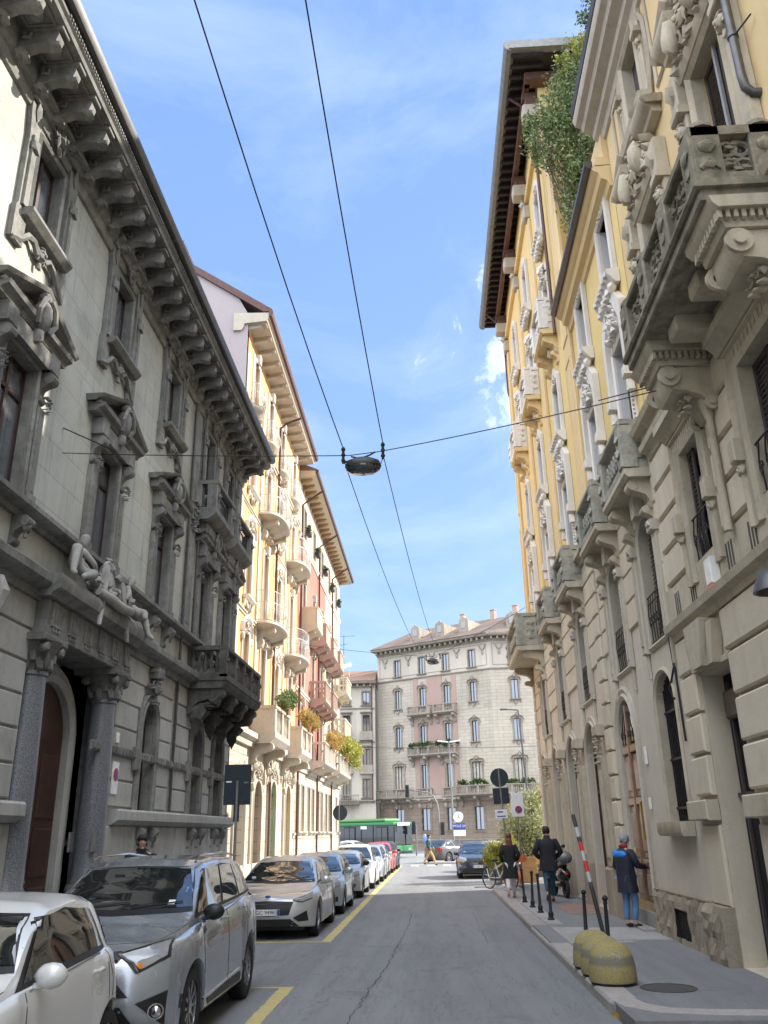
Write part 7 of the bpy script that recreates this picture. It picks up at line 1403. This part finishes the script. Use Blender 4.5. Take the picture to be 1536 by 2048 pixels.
P=sign('road_sign','back of a large dark rectangular sign on a grey pole between the parked cars','x' and -4.45,20.0,2.95,.032); panel(P,'sign_back','sign_back',.0,2.87,.62,.88,.045,.02); panel(P,'lower_bracket','sign_back',0,2.25,.13,.36,.04,.03); panel(P,'sticker','sign_white',-.2,2.93,.13,.035,.045,.024); panel(P,'sticker','zinc_l',.2,2.91,.1,.03,.045,.024)
P=sign('road_sign','leaning pole with dark backs of round and square signs and a white name plate','x' and 2.62,32.6,3.95,.03,(0,R(-2.5))); panel(P,'round_sign_back','sign_back',0,3.62,.66,.66,.04,.02,True); panel(P,'square_sign_back','sign_back',0,2.98,.58,.56,.04,.02)
n=panel(P,'street_name_plate','sign_white',-.06,2.36,.44,.3,-.05,.02); panel(n,'blue_letter_band','sign_bluem',-.1,2.43,.2,.05,-.072,.003); panel(n,'blue_letter_band','sign_bluem',-.06,2.28,.3,.04,-.072,.003)
P=sign('road_sign','white rectangular no-stopping sign with a blue and red disc, in front of the olive bush','x' and 2.9,31,3.05,.025); n=panel(P,'sign_panel','sign_white',0,2.62,.42,.78,-.04,.02); panel(n,'blue_disc','sign_bluem',.03,2.46,.2,.2,-.062,.004,True); mb=MB(); mb.vt([(.03+.11*math.cos(t*PI/12),2.46+.11*math.sin(t*PI/12),.068) for t in range(25)],.014,4); mb.vt([(-.05,2.38,.07),(.11,2.55,.07)],.014,4); mb.vt([(.11,2.38,.07),(-.05,2.55,.07)],.014,4); mb.build('red_ring_and_cross','sign_redm',n)
P=sign('road_sign','small round sign seen from behind at the far end of the left pavement','x' and -5.8,55,3.6,.04); panel(P,'round_sign_back','sign_back',.05,3.0,.9,.9,.04,.02,True)
P=sign('clock_sign','street clock above a blue and white panel at the far crossing','x' and 2.05,75,3.2,.05); panel(P,'clock_face','sign_white',0,2.95,.85,.85,-.1,.08,True); mb=MB(); mb.vt([(.42*math.cos(t*PI/12),2.95+.42*math.sin(t*PI/12),.14) for t in range(25)],.04,6); mb.build('clock_rim','zinc',P,50); mb=MB(); mb.vt([(0,2.95,.19),(.1,3.2,.19)],.02,4); mb.vt([(0,2.95,.19),(.16,2.88,.19)],.02,4); mb.build('clock_hands','black_trim',P); q=panel(P,'blue_panel','sign_bluem',.05,2.2,1.05,.5,-.06,.03); textobj('lettering','MOLE 24',.27,'sign_white',q,(.05,-.1,2.24),(R(90),0,0)); panel(P,'white_panel','sign_white',.05,1.7,1.05,.46,-.06,.03)
P.children
# traffic lights and tall lamp posts across the junction
def tlight(par,x,z,y=0,lab='signal_head'):
    mb=MB(); mb.box(x-.16,x+.16,z-.5,z+.5,-y-.1,-y+.14,.03); h=mb.build(lab,'sign_back',par); 
    for i in range(3):
        mb=MB(); mb.M=Matrix.Translation(V(x,z+.32-.32*i,-y+.15))@Matrix.Rotation(R(90),4,'X'); mb.lathe((0,0,0),[(.0,.0),(.11,.01),(.12,.1),(.105,.1)],12); mb.build('signal_lens','black_trim',h,40)
P=empty('traffic_light',(.45,75,.1),0,'traffic light on a curved mast arm over the far junction','traffic light'); mb=MB(); mb.tube([(0,0,0),(0,0,3.4),(-.1,0,4.1),(-.4,0,4.7),(-.9,0,5.0),(-2.5,0,5.2)],[.08,.07,.06,.05,.05,.045],8); mb.build('mast','zinc_l',P,50); tlight(P,-2.6,5.1); tlight(P,.28,2.1)
P=empty('traffic_light',(-1.5,76,.1),0,'low traffic light on a short post beside the front of the bus','traffic light'); mb=MB(); mb.tube([(0,0,0),(0,0,2.4)],.06,8); mb.build('post','zinc_l',P,50); tlight(P,-.2,2.2)
P=empty('street_lamp',(1.6,75,.1),0,'tall double-armed lamp post in front of the pink bay','lamp post'); mb=MB(); mb.tube([(0,0,0),(0,0,4),(-.05,0,9.0)],[.11,.09,.06],8); mb.build('post','zinc_l',P,50)
for s in (-1,1): mb=MB(); mb.add([(s*x-.05,y,z) for x,z in ((.05,9.0),(1.0,9.12),(1.0,9.22),(.05,9.1)) for y in (-.12,.12)],[(0,2,4,6),(1,7,5,3),(0,1,3,2),(2,3,5,4),(4,5,7,6),(6,7,1,0)]); mb.build('lamp_arm','sign_white',P)
P=empty('street_lamp',(8.1,75,.1),0,'taller dark lamp post beside the right building, behind the no-stopping sign','lamp post'); mb=MB(); mb.tube([(0,0,0),(-.2,0,6),(-.45,0,11.6)],[.12,.1,.06],8); mb.tube([(-.45,0,11.6),(-1.6,0,11.7)],[.05,.05],6); mb.build('post','zinc',P,50); mb=MB(); mb.box(-2.0,-1.4,11.62,11.76,-.15,.15,.03); mb.build('lamp_head','zinc',P)
# manhole cover
mb=MB(); mb.lathe((0,0,0),[(.33,0),(.33,.006),(.3,.006),(.3,.003),(.0,.003)],28); o=mb.build('manhole_cover','zinc',None,30,(2.72,11.55,.126)); tag(o,'round iron manhole cover in the pavement beside the nearest dome','manhole cover')
# yellow painted kerb face at the corner
mb=MB(); pts=[(1.875,10.75),(1.95,10.43),(2.245,10.08),(2.8,9.93),(3.3,9.885)]; hs=[.02,.07,.1,.08,.02]; mb.add([(x-.006,y-.008,-.01) for x,y in pts]+[(x-.006,y-.008,h) for (x,y),h in zip(pts,hs)],[(i,i+1,len(pts)+i+1,len(pts)+i) for i in range(4)]); o=mb.build('kerb_paint',plain('orange_yellow_kerb_paint',(.5,.27,.03),.8,0,.25,12)); o['kind']='structure'
# ============================================================ BICYCLE, SCOOTER, CAFE
def bicycle(loc,rz,label):
    P=empty('bicycle',loc,rz,label,'bicycle'); M['bike_orange']=plain('orange_bike_plastic',(.55,.16,.05),.5); M['bike_white']=plain('white_bike_frame',(.6,.58,.56),.4)
    for y in (-.53,.53):
        mb=MB(); n=28; pt=lambda r,a,x=0:(x,y+r*math.cos(a),.34+r*math.sin(a)); mb.tube([pt(.325,2*PI*i/n) for i in range(n+1)],.02,6); w=mb.build('wheel','tyre',P,60); mb=MB(); mb.tube([pt(.3,2*PI*i/n) for i in range(n+1)],.012,5)
        for i in range(10): mb.tube([pt(.03,i*PI/5),pt(.3,i*PI/5)],.006 if y>0 else .02,3)
        mb.build('rim','bike_orange' if y<0 else 'chrome',w,60)
    mb=MB()
    for a,b,r in (((0,-.53,.34),(0,-.4,.85),.02),((0,-.4,.8),(0,0,.35),.025),((0,-.38,.9),(0,.18,.62),.022),((0,0,.35),(0,.2,.8),.02),((0,0,.35),(0,.53,.34),.016),((0,.17,.7),(0,.53,.34),.014),((0,-.4,.85),(0,-.34,1.05),.018)): mb.tube([a,b],r,6)
    mb.build('frame','bike_white',P,50); mb=MB(); mb.tube([(-.3,-.2,1.02),(-.22,-.3,1.06),(0,-.34,1.04),(.22,-.3,1.06),(.3,-.2,1.02)],.015,6); mb.build('handlebar','black_trim',P,50); mb=MB(); mb.blob((0,.22,.88),(.09,.14,.05),.05,raw=True); mb.build('saddle','black_trim',P,60)
    mb=MB(); a=[(-.18,-.78,.8),(.18,-.78,.8),(.18,-.5,.8),(-.18,-.5,.8)]; b=[(x*1.15,y*1.03,1.02) for x,y,z in a]; mb.add(a+b,[(0,1,2,3),(0,1,5,4),(1,2,6,5),(2,3,7,6),(3,0,4,7)]); mb.build('basket','bike_orange',P); mb=MB(); mb.blob((0,-.56,.36),(.06,.18,.16),.1,raw=True); mb.build('wheel_guard','bike_orange',P,60)
bicycle((2.1,30.2,.13),R(38),'white shared bicycle with orange basket and wheels on the kerb beside the woman'); bicycle((2.75,31.6,.13),R(10),'second bicycle behind the woman, mostly hidden by her coat')
P=empty('scooter',(3.55,26.6,.13),R(8),'dark scooter with a top box parked by the shop entrance beside the man','scooter')
for y in (-.6,.6): mb=MB(); mb.tube([(0,y+.2*math.cos(2*PI*i/20),.25+.2*math.sin(2*PI*i/20)) for i in range(21)],.055,8); mb.build('wheel','tyre',P,60)
mb=MB(); mb.blob((0,-.45,.6),(.2,.35,.22),.08,raw=True); mb.blob((0,.45,.7),(.2,.16,.35),.08,raw=True); mb.blob((0,0,.35),(.18,.5,.1),.05,raw=True); mb.build('body','p_black',P,60); mb=MB(); mb.blob((0,-.3,.84),(.14,.38,.07),.05,raw=True); mb.build('seat','black_trim',P,60); mb=MB(); mb.blob((0,-.72,1.05),(.22,.2,.17),.04,raw=True); mb.build('top_box','zinc_l',P,60); mb=MB(); mb.tube([(-.33,.35,1.08),(0,.42,1.05),(.33,.35,1.08)],.02,6); mb.tube([(0,.42,1.05),(0,.5,.6)],.03,6); mb.build('handlebar','black_trim',P,50); mb=MB(); mb.blob((0,-.8,.62),(.06,.04,.04),0,raw=True); mb.build('tail_lamp','lamp_red',P,60)
for s in (-1,1): mb=MB(); mb.tube([(s*.2,.4,1.05),(s*.28,.4,1.28)],.008,4); mb.blob((s*.3,.4,1.33),(.07,.02,.05),0,raw=True); mb.build('mirror','black_trim',P,60)
M['cafe_wood']=plain('cafe_table_wood',(.4,.24,.1),.6,0,.2)
def table(loc,label):
    P=empty('cafe_table',loc,0,label,'table','small cafe tables at the corner'); mb=MB(); mb.box(-.35,.35,.72,.75,-.35,.35,.01); mb.build('table_top','cafe_wood' if loc[0]<3.5 else 'sign_white',P)
    for x in (-.3,.3):
        for y in (-.3,.3): mb=MB(); mb.box(x-.02,x+.02,0,.72,y-.02,y+.02); mb.build('leg','iron',P)
def chair(loc,rz,label):
    P=empty('cafe_chair',loc,rz,label,'chair','cafe chairs at the corner'); mb=MB(); mb.box(-.21,.21,.43,.46,-.21,.21,.01); mb.build('seat','cafe_wood',P); mb=MB(); mb.box(-.21,.21,.6,.88,.17,.21,.01); mb.build('backrest','cafe_wood',P)
    for x in (-.18,.18):
        for y in (-.18,.18): mb=MB(); mb.box(x-.015,x+.015,0,.87 if y>0 else .43,y-.015,y+.015); mb.build('leg','iron',P)
table((3.1,34.6,.13),'wooden cafe table in the sun behind the bollards'); table((3.95,35.2,.13),'white cafe table near the corner pier'); chair((2.75,34.3,.13),R(90),'cafe chair left of the wooden table'); chair((3.5,34.2,.13),R(-70),'cafe chair between the two cafe tables'); chair((3.95,34.4,.13),R(180),'cafe chair in front of the white table')
mb=MB(); mb.box(3.2,3.75,.13,1.0,-33.9,-33.84,.01); o=mb.build('wooden_screen','cafe_wood'); tag(o,'low wooden screen beside the cafe tables','screen')
# ============================================================ GROUND
def sheet(name,pts,z,mat,kind='structure',thick=None):
    mb=MB(); tri=tessellate_polygon([[Vector((p[0],p[1],0)) for p in pts]]); n=len(pts)
    if thick:
        mb.add([(p[0],p[1],z) for p in pts]+[(p[0],p[1],z-thick) for p in pts],[tuple(t) for t in tri]+[(i,(i+1)%n,n+(i+1)%n,n+i) for i in range(n)])
    else: mb.add([(p[0],p[1],z) for p in pts],[tuple(t) for t in tri])
    o=mb.build(name,mat); 
    if kind: o['kind']=kind
    return o
def asphalt(name,base,patch,cracks=True,sc=1):
    m,nt,b=newmat(name); p=mapv(nt)
    n1=noi(nt,p,.35*sc,6,.6,.5); c=mix(nt,ramp(nt,n1,[(.35,0.),(.65,1.)]),base,patch)
    n2=noi(nt,p,75,3,.8); c=mix(nt,ramp(nt,n2,[(.4,0.),(.62,.55)]),c,[x*1.7 for x in base])
    n2b=noi(nt,mapv(nt,(1,1,1.1)),130,2,.8); c=mix(nt,ramp(nt,n2b,[(.38,.6),(.5,0.)]),c,[x*.45 for x in base])
    nw=noi(nt,mapv(nt,(1.3,.04,1)),1.,3,.5); c=mix(nt,ramp(nt,nw,[(.35,.35),(.65,0.)]),c,[x*.62 for x in base])
    no=noi(nt,p,1.1*sc,5,.6,.8); c=mix(nt,ramp(nt,no,[(.6,0.),(.72,.45)]),c,[x*.5 for x in base])
    n3=noi(nt,mapv(nt,(6,.5,1)),1,4,.6); c=mix(nt,ramp(nt,n3,[(.45,0.),(.75,.3)]),c,[x*.55 for x in base])
    vo=N(nt,'ShaderNodeTexVoronoi'); vo.inputs['Scale'].default_value=2.7; nt.links.new(p,vo.inputs['Vector']); c=mix(nt,ramp(nt,vo.outputs[0],[(.022,.9),(.03,0.)]),c,(.5,.48,.44))   # chewing gum / litter specks
    if cracks:
        n4=noi(nt,mapv(nt,(1.1,.16,1)),1.,5,.75,.2); r=ramp(nt,n4,[(.494,0.),(.5,.3),(.506,0.)]); c=mix(nt,r,c,(.012,.012,.012))
    nt.links.new(c,b.inputs['Base Color']); b.inputs['Roughness'].default_value=.85; bumpn(nt,b,n2,.6,.008); b.inputs['Specular IOR Level'].default_value=.3
    return m
M['asphalt']=asphalt('road_asphalt',(.2,.205,.21),(.24,.242,.24))
M['asphalt2']=asphalt('pavement_asphalt',(.19,.193,.198),(.23,.23,.23),False)
M['yellow_line']=stone('worn_yellow_paint',(.52,.42,.17),(.25,.23,.16),(.58,.48,.22),sc=2,streak=.5,bump=.2)
M['white_line']=stone('worn_white_paint',(.5,.5,.47),(.2,.2,.19),(.6,.6,.56),sc=3,streak=.8,bump=.2)
g=sheet('ground',[(-400,-60),(400,-60),(400,900),(-400,900)],-.02,'asphalt2')
sheet('road',[(-60,62),(-4.75,58),(-4.75,-30),(1.9,-30),(1.9,34),(9,60),(60,60),(60,97),(-60,118)],0,'asphalt')
def kerbrun(name,pts,z=.13,w=.32):
    """granite kerb stones along a polyline (inner side to the left of travel), each with small gaps"""
    mb=MB(); P=[Vector(p) for p in pts]; rr=random.Random(3)
    for a,b in zip(P,P[1:]):
        L=(b-a).length; n=max(1,round(L/1.25)); d=(b-a)/n; u=d.normalized(); s=Vector((-u.y,u.x))*w
        for i in range(n):
            p=a+d*i+u*.006; q=a+d*(i+1)-u*.006; zz=z+rr.uniform(-.004,.004); o=s*.0; e=s.normalized()*.02
            mb.add([(p.x,p.y,-.05),(q.x,q.y,-.05),(q.x,q.y,zz-.03),(p.x,p.y,zz-.03),(p.x+e.x,p.y+e.y,zz),(q.x+e.x,q.y+e.y,zz),(q.x+s.x,q.y+s.y,zz),(p.x+s.x,p.y+s.y,zz),(q.x+s.x,q.y+s.y,-.05),(p.x+s.x,p.y+s.y,-.05)],
                   [(0,1,2,3),(3,2,5,4),(4,5,6,7),(7,6,8,9),(0,3,4,7,9),(1,8,6,5,2)])
    o=mb.build(name,'kerb'); o['kind']='structure'
# right pavement: from near ramp to the far corner
sheet('pavement',[(1.92,9.7),(9,9.7),(9,33.5),(13,46),(2.7,46),(2.5,33),(1.92,31)],.125,'asphalt2',thick=.15)
kerbrun('kerb',[(2.9,46),(2.6,34),(1.88,30.9)]); kerbrun('kerb',[(1.88,30.9),(1.88,18.95)])
kerbrun('kerb',[(1.88,18.95),(1.88,16.0)],.1); kerbrun('kerb',[(1.88,16.0),(1.88,10.9)],.13)
kerbrun('kerb',[(1.88,10.9),(1.96,10.45),(2.25,10.1),(2.8,9.95),(3.9,9.85),(8,9.8)],.13,.3)
# granite apron slabs in front of the doorway and at the driveway
def slabs(name,rows,z,mat='slab'):
    mb=MB()
    for (x0,x1,y0,y1) in rows: mb.M=None; mb.add([(x0+.006,y0+.006,z-.05),(x1-.006,y0+.006,z-.05),(x1-.006,y1-.006,z-.05),(x0+.006,y1-.006,z-.05),(x0+.006,y0+.006,z),(x1-.006,y0+.006,z),(x1-.006,y1-.006,z),(x0+.006,y1-.006,z)],[(4,5,6,7),(0,1,5,4),(1,2,6,5),(2,3,7,6),(3,0,4,7)])
    o=mb.build(name,mat); o['kind']='structure'
slabs('pavement_slabs',[(2.21,3.0,16.2,17.3),(3.0,4.05,16.25,17.2),(2.21,2.9,17.3,18.4),(2.9,4.05,17.2,18.3),(2.21,3.3,15.9,16.2)],.133)
slabs('pavement_slabs',[(2.21,2.55,19+i*1.5,20.5+i*1.5) for i in range(8)],.134)
slabs('pavement_slabs',[(3.0,4.1,21.2,24.0)],.134,'porphyry')
slabs('driveway_slabs',[(2.0+i*1.25,3.25+i*1.25,8.3-k*1.0,9.55-k*1.0-(.25 if k else 0)) for i in range(5) for k in range(5)],.03)
sheet('kerb_paint',[(1.93,10.35),(2.2,9.93),(2.9,9.78),(3.05,9.81),(2.9,9.9),(2.3,10.12),(2.0,10.5)],.0,'yellow_line',None) if 0 else None
# left pavement
sheet('pavement',[(-4.75,-30),(-4.75,58),(-12,62),(-12,-30)],.12,'asphalt2',thick=.15)
kerbrun('kerb',[(-4.75,58),(-4.75,2)][::-1],.13,.3)
# far side of the square
sheet('pavement',[(-60,112),(-9,104.5),(6,95.0),(60,94),(60,140),(-60,140)],.12,'asphalt2',thick=.15)
sheet('pavement',[(-.4,58.5),(3.2,58.2),(3.4,59.6),(-.3,59.8)],.12,'kerb',thick=.15)
def line(name,x0,x1,y0,y1,mat,z=.004): return sheet(name,[(x0,y0),(x1,y0),(x1,y1),(x0,y1)],z,mat)
def wornline(name,x0,x1,y0,y1,mat,z=.004,seed=0):
    r=random.Random(seed); n=int(max(4,(y1-y0)/.09)); L=[(x0+r.uniform(-.012,.012),y0+(y1-y0)*i/n) for i in range(n+1)]; Rr=[(x1+r.uniform(-.012,.012),y0+(y1-y0)*i/n) for i in range(n+1)]
    mb=MB(); k=n+1; mb.add([(a[0],a[1],z) for a in L+Rr],[(i,i+1,k+i+1,k+i) for i in range(n)]); o=mb.build(name,mat); o['kind']='structure'
wornline('road_marking',-2.2,-2.02,17.75,57,'yellow_line'); wornline('road_marking',-2.12,-1.94,4,12.6,'yellow_line',seed=2)
line('road_marking',-4.7,-2.02,17.62,17.75,'yellow_line'); line('road_marking',-4.7,-1.94,12.6,12.7,'yellow_line')
for i in range(5): line('road_marking',-1.5+i*1.0,-1.0+i*1.0,55.5,57.8,'white_line')
def crack(pts,w,seed):
    r=random.Random(seed); P=[Vector(p) for p in pts]; Q=[]
    for a,b in zip(P,P[1:]):
        for i in range(14): q=a.lerp(b,i/14); Q.append((q.x+r.gauss(0,.018),q.y,w*r.uniform(.25,1.2)))
    mb=MB(); n=len(Q); mb.add([(x-t/2,y,.003) for x,y,t in Q]+[(x+t/2,y,.003) for x,y,t in Q],[(i,i+1,n+i+1,n+i) for i in range(n-1)]); o=mb.build('road_crack','crack'); o['kind']='structure'
M['crack']=plain('tar_filled_crack',(.03,.03,.03),.8,0,.3)
crack([(-.62,24),(-.66,19.5),(-.78,14.8),(-.9,12.5),(-1.0,10.5),(-1.02,8)],0.018,1); crack([(.92,24),(.9,20),(.93,17)],.012,2)
sheet('road_patch',[(1.0,17.2),(1.86,17.2),(1.86,20.8),(1.05,20.9)],.0025,'asphalt2')
# ============================================================ SKY, SUN, CAMERA
FILL_CLOUD=6.0
K1,K2=.44,.66
sunv=Vector((1,K1,K2)).normalized()
W=bpy.data.worlds.new("World"); SC.world=W; W.use_nodes=True; nt=W.node_tree; bg=nt.nodes['Background']
sky=N(nt,'ShaderNodeTexSky',sky_type='NISHITA'); sky.sun_disc=False; sky.sun_elevation=math.asin(sunv.z); sky.sun_rotation=math.atan2(sunv.x,sunv.y); sky.air_density=1.; sky.dust_density=.6; sky.ozone_density=1.6
tc=N(nt,'ShaderNodeTexCoord'); mp=N(nt,'ShaderNodeMapping'); mp.inputs['Scale'].default_value=(1.2,1.2,2.6); mp.inputs['Rotation'].default_value=(0,.5,.6); nt.links.new(tc.outputs['Generated'],mp.inputs[0])
cl=noi(nt,mp.outputs[0],2.1,9,.62,.5); cf=ramp(nt,cl,[(.44,0.),(.85,.36)])
mp2=N(nt,'ShaderNodeMapping'); nt.links.new(tc.outputs['Generated'],mp2.inputs[0])
dn=N(nt,'ShaderNodeVectorMath',operation='DOT_PRODUCT'); nrm=N(nt,'ShaderNodeVectorMath',operation='NORMALIZE'); nt.links.new(tc.outputs['Generated'],nrm.inputs[0]); nt.links.new(nrm.outputs[0],dn.inputs[0]); dn.inputs[1].default_value=Vector((.118,.85,.517)).normalized()
puff=noi(nt,tc.outputs['Generated'],9,9,.6,.5); ad=N(nt,'ShaderNodeMath',operation='MULTIPLY_ADD'); nt.links.new(puff,ad.inputs[0]); ad.inputs[1].default_value=.03; sb=N(nt,'ShaderNodeMath',operation='SUBTRACT'); nt.links.new(dn.outputs['Value'],sb.inputs[0]); sb.inputs[1].default_value=.0185; nt.links.new(sb.outputs[0],ad.inputs[2]); cf2=ramp(nt,ad.outputs[0],[(.992,0.),(.9945,.45),(.998,.9)])
gm=N(nt,'ShaderNodeGamma'); nt.links.new(sky.outputs[0],gm.inputs[0]); gm.inputs[1].default_value=.6
sx=N(nt,'ShaderNodeSeparateXYZ'); nt.links.new(nrm.outputs[0],sx.inputs[0]); grad=ramp(nt,sx.outputs[2],[(0.,(.72,1.12,1.7)),(.15,(.56,.98,1.66)),(.4,(.43,.8,1.58)),(.75,(.34,.68,1.48)),(1.,(.3,.6,1.4))])
base=mix(nt,.8,gm.outputs[0],grad)
c1=mix(nt,cf,base,(2.2,2.5,2.9)); c2=mix(nt,cf2,c1,(3.6,3.7,3.9))
# unseen bright cloud bank added behind and overhead to lift the shaded walls
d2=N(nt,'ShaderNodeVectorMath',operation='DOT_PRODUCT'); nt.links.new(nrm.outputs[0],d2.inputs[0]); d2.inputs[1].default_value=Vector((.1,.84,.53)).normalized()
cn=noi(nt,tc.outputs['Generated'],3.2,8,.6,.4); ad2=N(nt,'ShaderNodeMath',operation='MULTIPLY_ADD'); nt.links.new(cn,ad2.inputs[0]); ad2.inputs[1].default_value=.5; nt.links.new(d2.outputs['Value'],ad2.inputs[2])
cf3=ramp(nt,ad2.outputs[0],[(.62,1.),(.92,0.)]); cz=ramp(nt,sx.outputs[2],[(0.,(FILL_CLOUD*.38,FILL_CLOUD*.42,FILL_CLOUD*.5)),(.35,(FILL_CLOUD*.5,FILL_CLOUD*.55,FILL_CLOUD*.64)),(.85,(FILL_CLOUD*1.3,FILL_CLOUD*1.38,FILL_CLOUD*1.5))]); c3=mix(nt,cf3,c2,cz); nt.links.new(c3,bg.inputs[0]); bg.inputs[1].default_value=.15
sl=bpy.data.lights.new('sun','SUN'); sl.energy=2.35; sl.angle=R(.53); sl.color=(1,.93,.82); so=bpy.data.objects.new('sun',sl); COL.objects.link(so); so.rotation_euler=sunv.to_track_quat('Z','Y').to_euler(); so.location=(20,20,40)
cam=bpy.data.cameras.new('camera'); co=bpy.data.objects.new('camera',cam); COL.objects.link(co); SC.camera=co
rx=Vector((0.99833092,0.05535537,-0.01646659)); ry=Vector((0.03508448,-0.35482789,0.93427311)); rz=Vector((0.04587422,-0.93329146,-0.35617777))
co.matrix_world=Matrix(((rx.x,ry.x,rz.x,0),(rx.y,ry.y,rz.y,0),(rx.z,ry.z,rz.z,1.9),(0,0,0,1)))
cam.sensor_fit='VERTICAL'; cam.sensor_height=24; cam.lens=24*1686/2048; cam.clip_end=3000; cam.clip_start=.05
SC.view_settings.view_transform='Standard'; SC.view_settings.look='None'; SC.view_settings.exposure=2.1; SC.view_settings.gamma=1
SC.cycles.max_bounces=8; SC.cycles.diffuse_bounces=4; SC.cycles.glossy_bounces=4; SC.cycles.use_denoising=True

# one object per separate piece: parts whose mesh holds pieces standing well apart become several parts of the same name
def split_parts(gap=.12,maxn=14):
    for o in list(bpy.data.objects):
        if o.type!='MESH' or not o.parent or o.data.users>1 or o.name.split('.')[0] in ('foliage','flowers','fronds','stems','plate_text','lettering') : continue
        me=o.data; nv=len(me.vertices)
        if nv>60000 or nv<8: continue
        par=list(range(nv))
        def find(a):
            while par[a]!=a: par[a]=par[par[a]]; a=par[a]
            return a
        for p in me.polygons:
            vs=p.vertices; r=find(vs[0])
            for v in vs[1:]: q=find(v); par[q]=r
        isl={}
        for i,v in enumerate(me.vertices): isl.setdefault(find(i),[]).append(i)
        if len(isl)<2 or len(isl)>1400: continue
        keys=list(isl); bb=[]
        for k in keys:
            c=[me.vertices[i].co for i in isl[k]]; bb.append((min(v.x for v in c)-gap/2,max(v.x for v in c)+gap/2,min(v.y for v in c)-gap/2,max(v.y for v in c)+gap/2,min(v.z for v in c)-gap/2,max(v.z for v in c)+gap/2))
        n=len(keys); cp=list(range(n))
        def f2(a):
            while cp[a]!=a: cp[a]=cp[cp[a]]; a=cp[a]
            return a
        for i in range(n):
            a=bb[i]
            for j in range(i+1,n):
                b=bb[j]
                if a[0]<=b[1] and b[0]<=a[1] and a[2]<=b[3] and b[2]<=a[3] and a[4]<=b[5] and b[4]<=a[5]: cp[f2(j)]=f2(i)
        groups={}
        for i in range(n): groups.setdefault(f2(i),[]).append(i)
        if len(groups)<2 or len(groups)>maxn: continue
        gs=sorted(groups.values(),key=lambda g:-sum(len(isl[keys[i]]) for i in g)); gid={}
        for gi,g in enumerate(gs):
            for i in g:
                for v in isl[keys[i]]: gid[v]=gi
        base=me.copy(); nm=o.name.split('.')[0]
        for gi in range(len(gs)):
            m=base.copy() if gi else me; bm=bmesh.new(); bm.from_mesh(base); bm.verts.ensure_lookup_table(); bmesh.ops.delete(bm,geom=[v for v in bm.verts if gid[v.index]!=gi],context='VERTS'); bm.to_mesh(m); bm.free(); m.name=nm
            if gi: c=o.copy(); c.data=m; c.name=nm; COL.objects.link(c); c.parent=o.parent
split_parts()
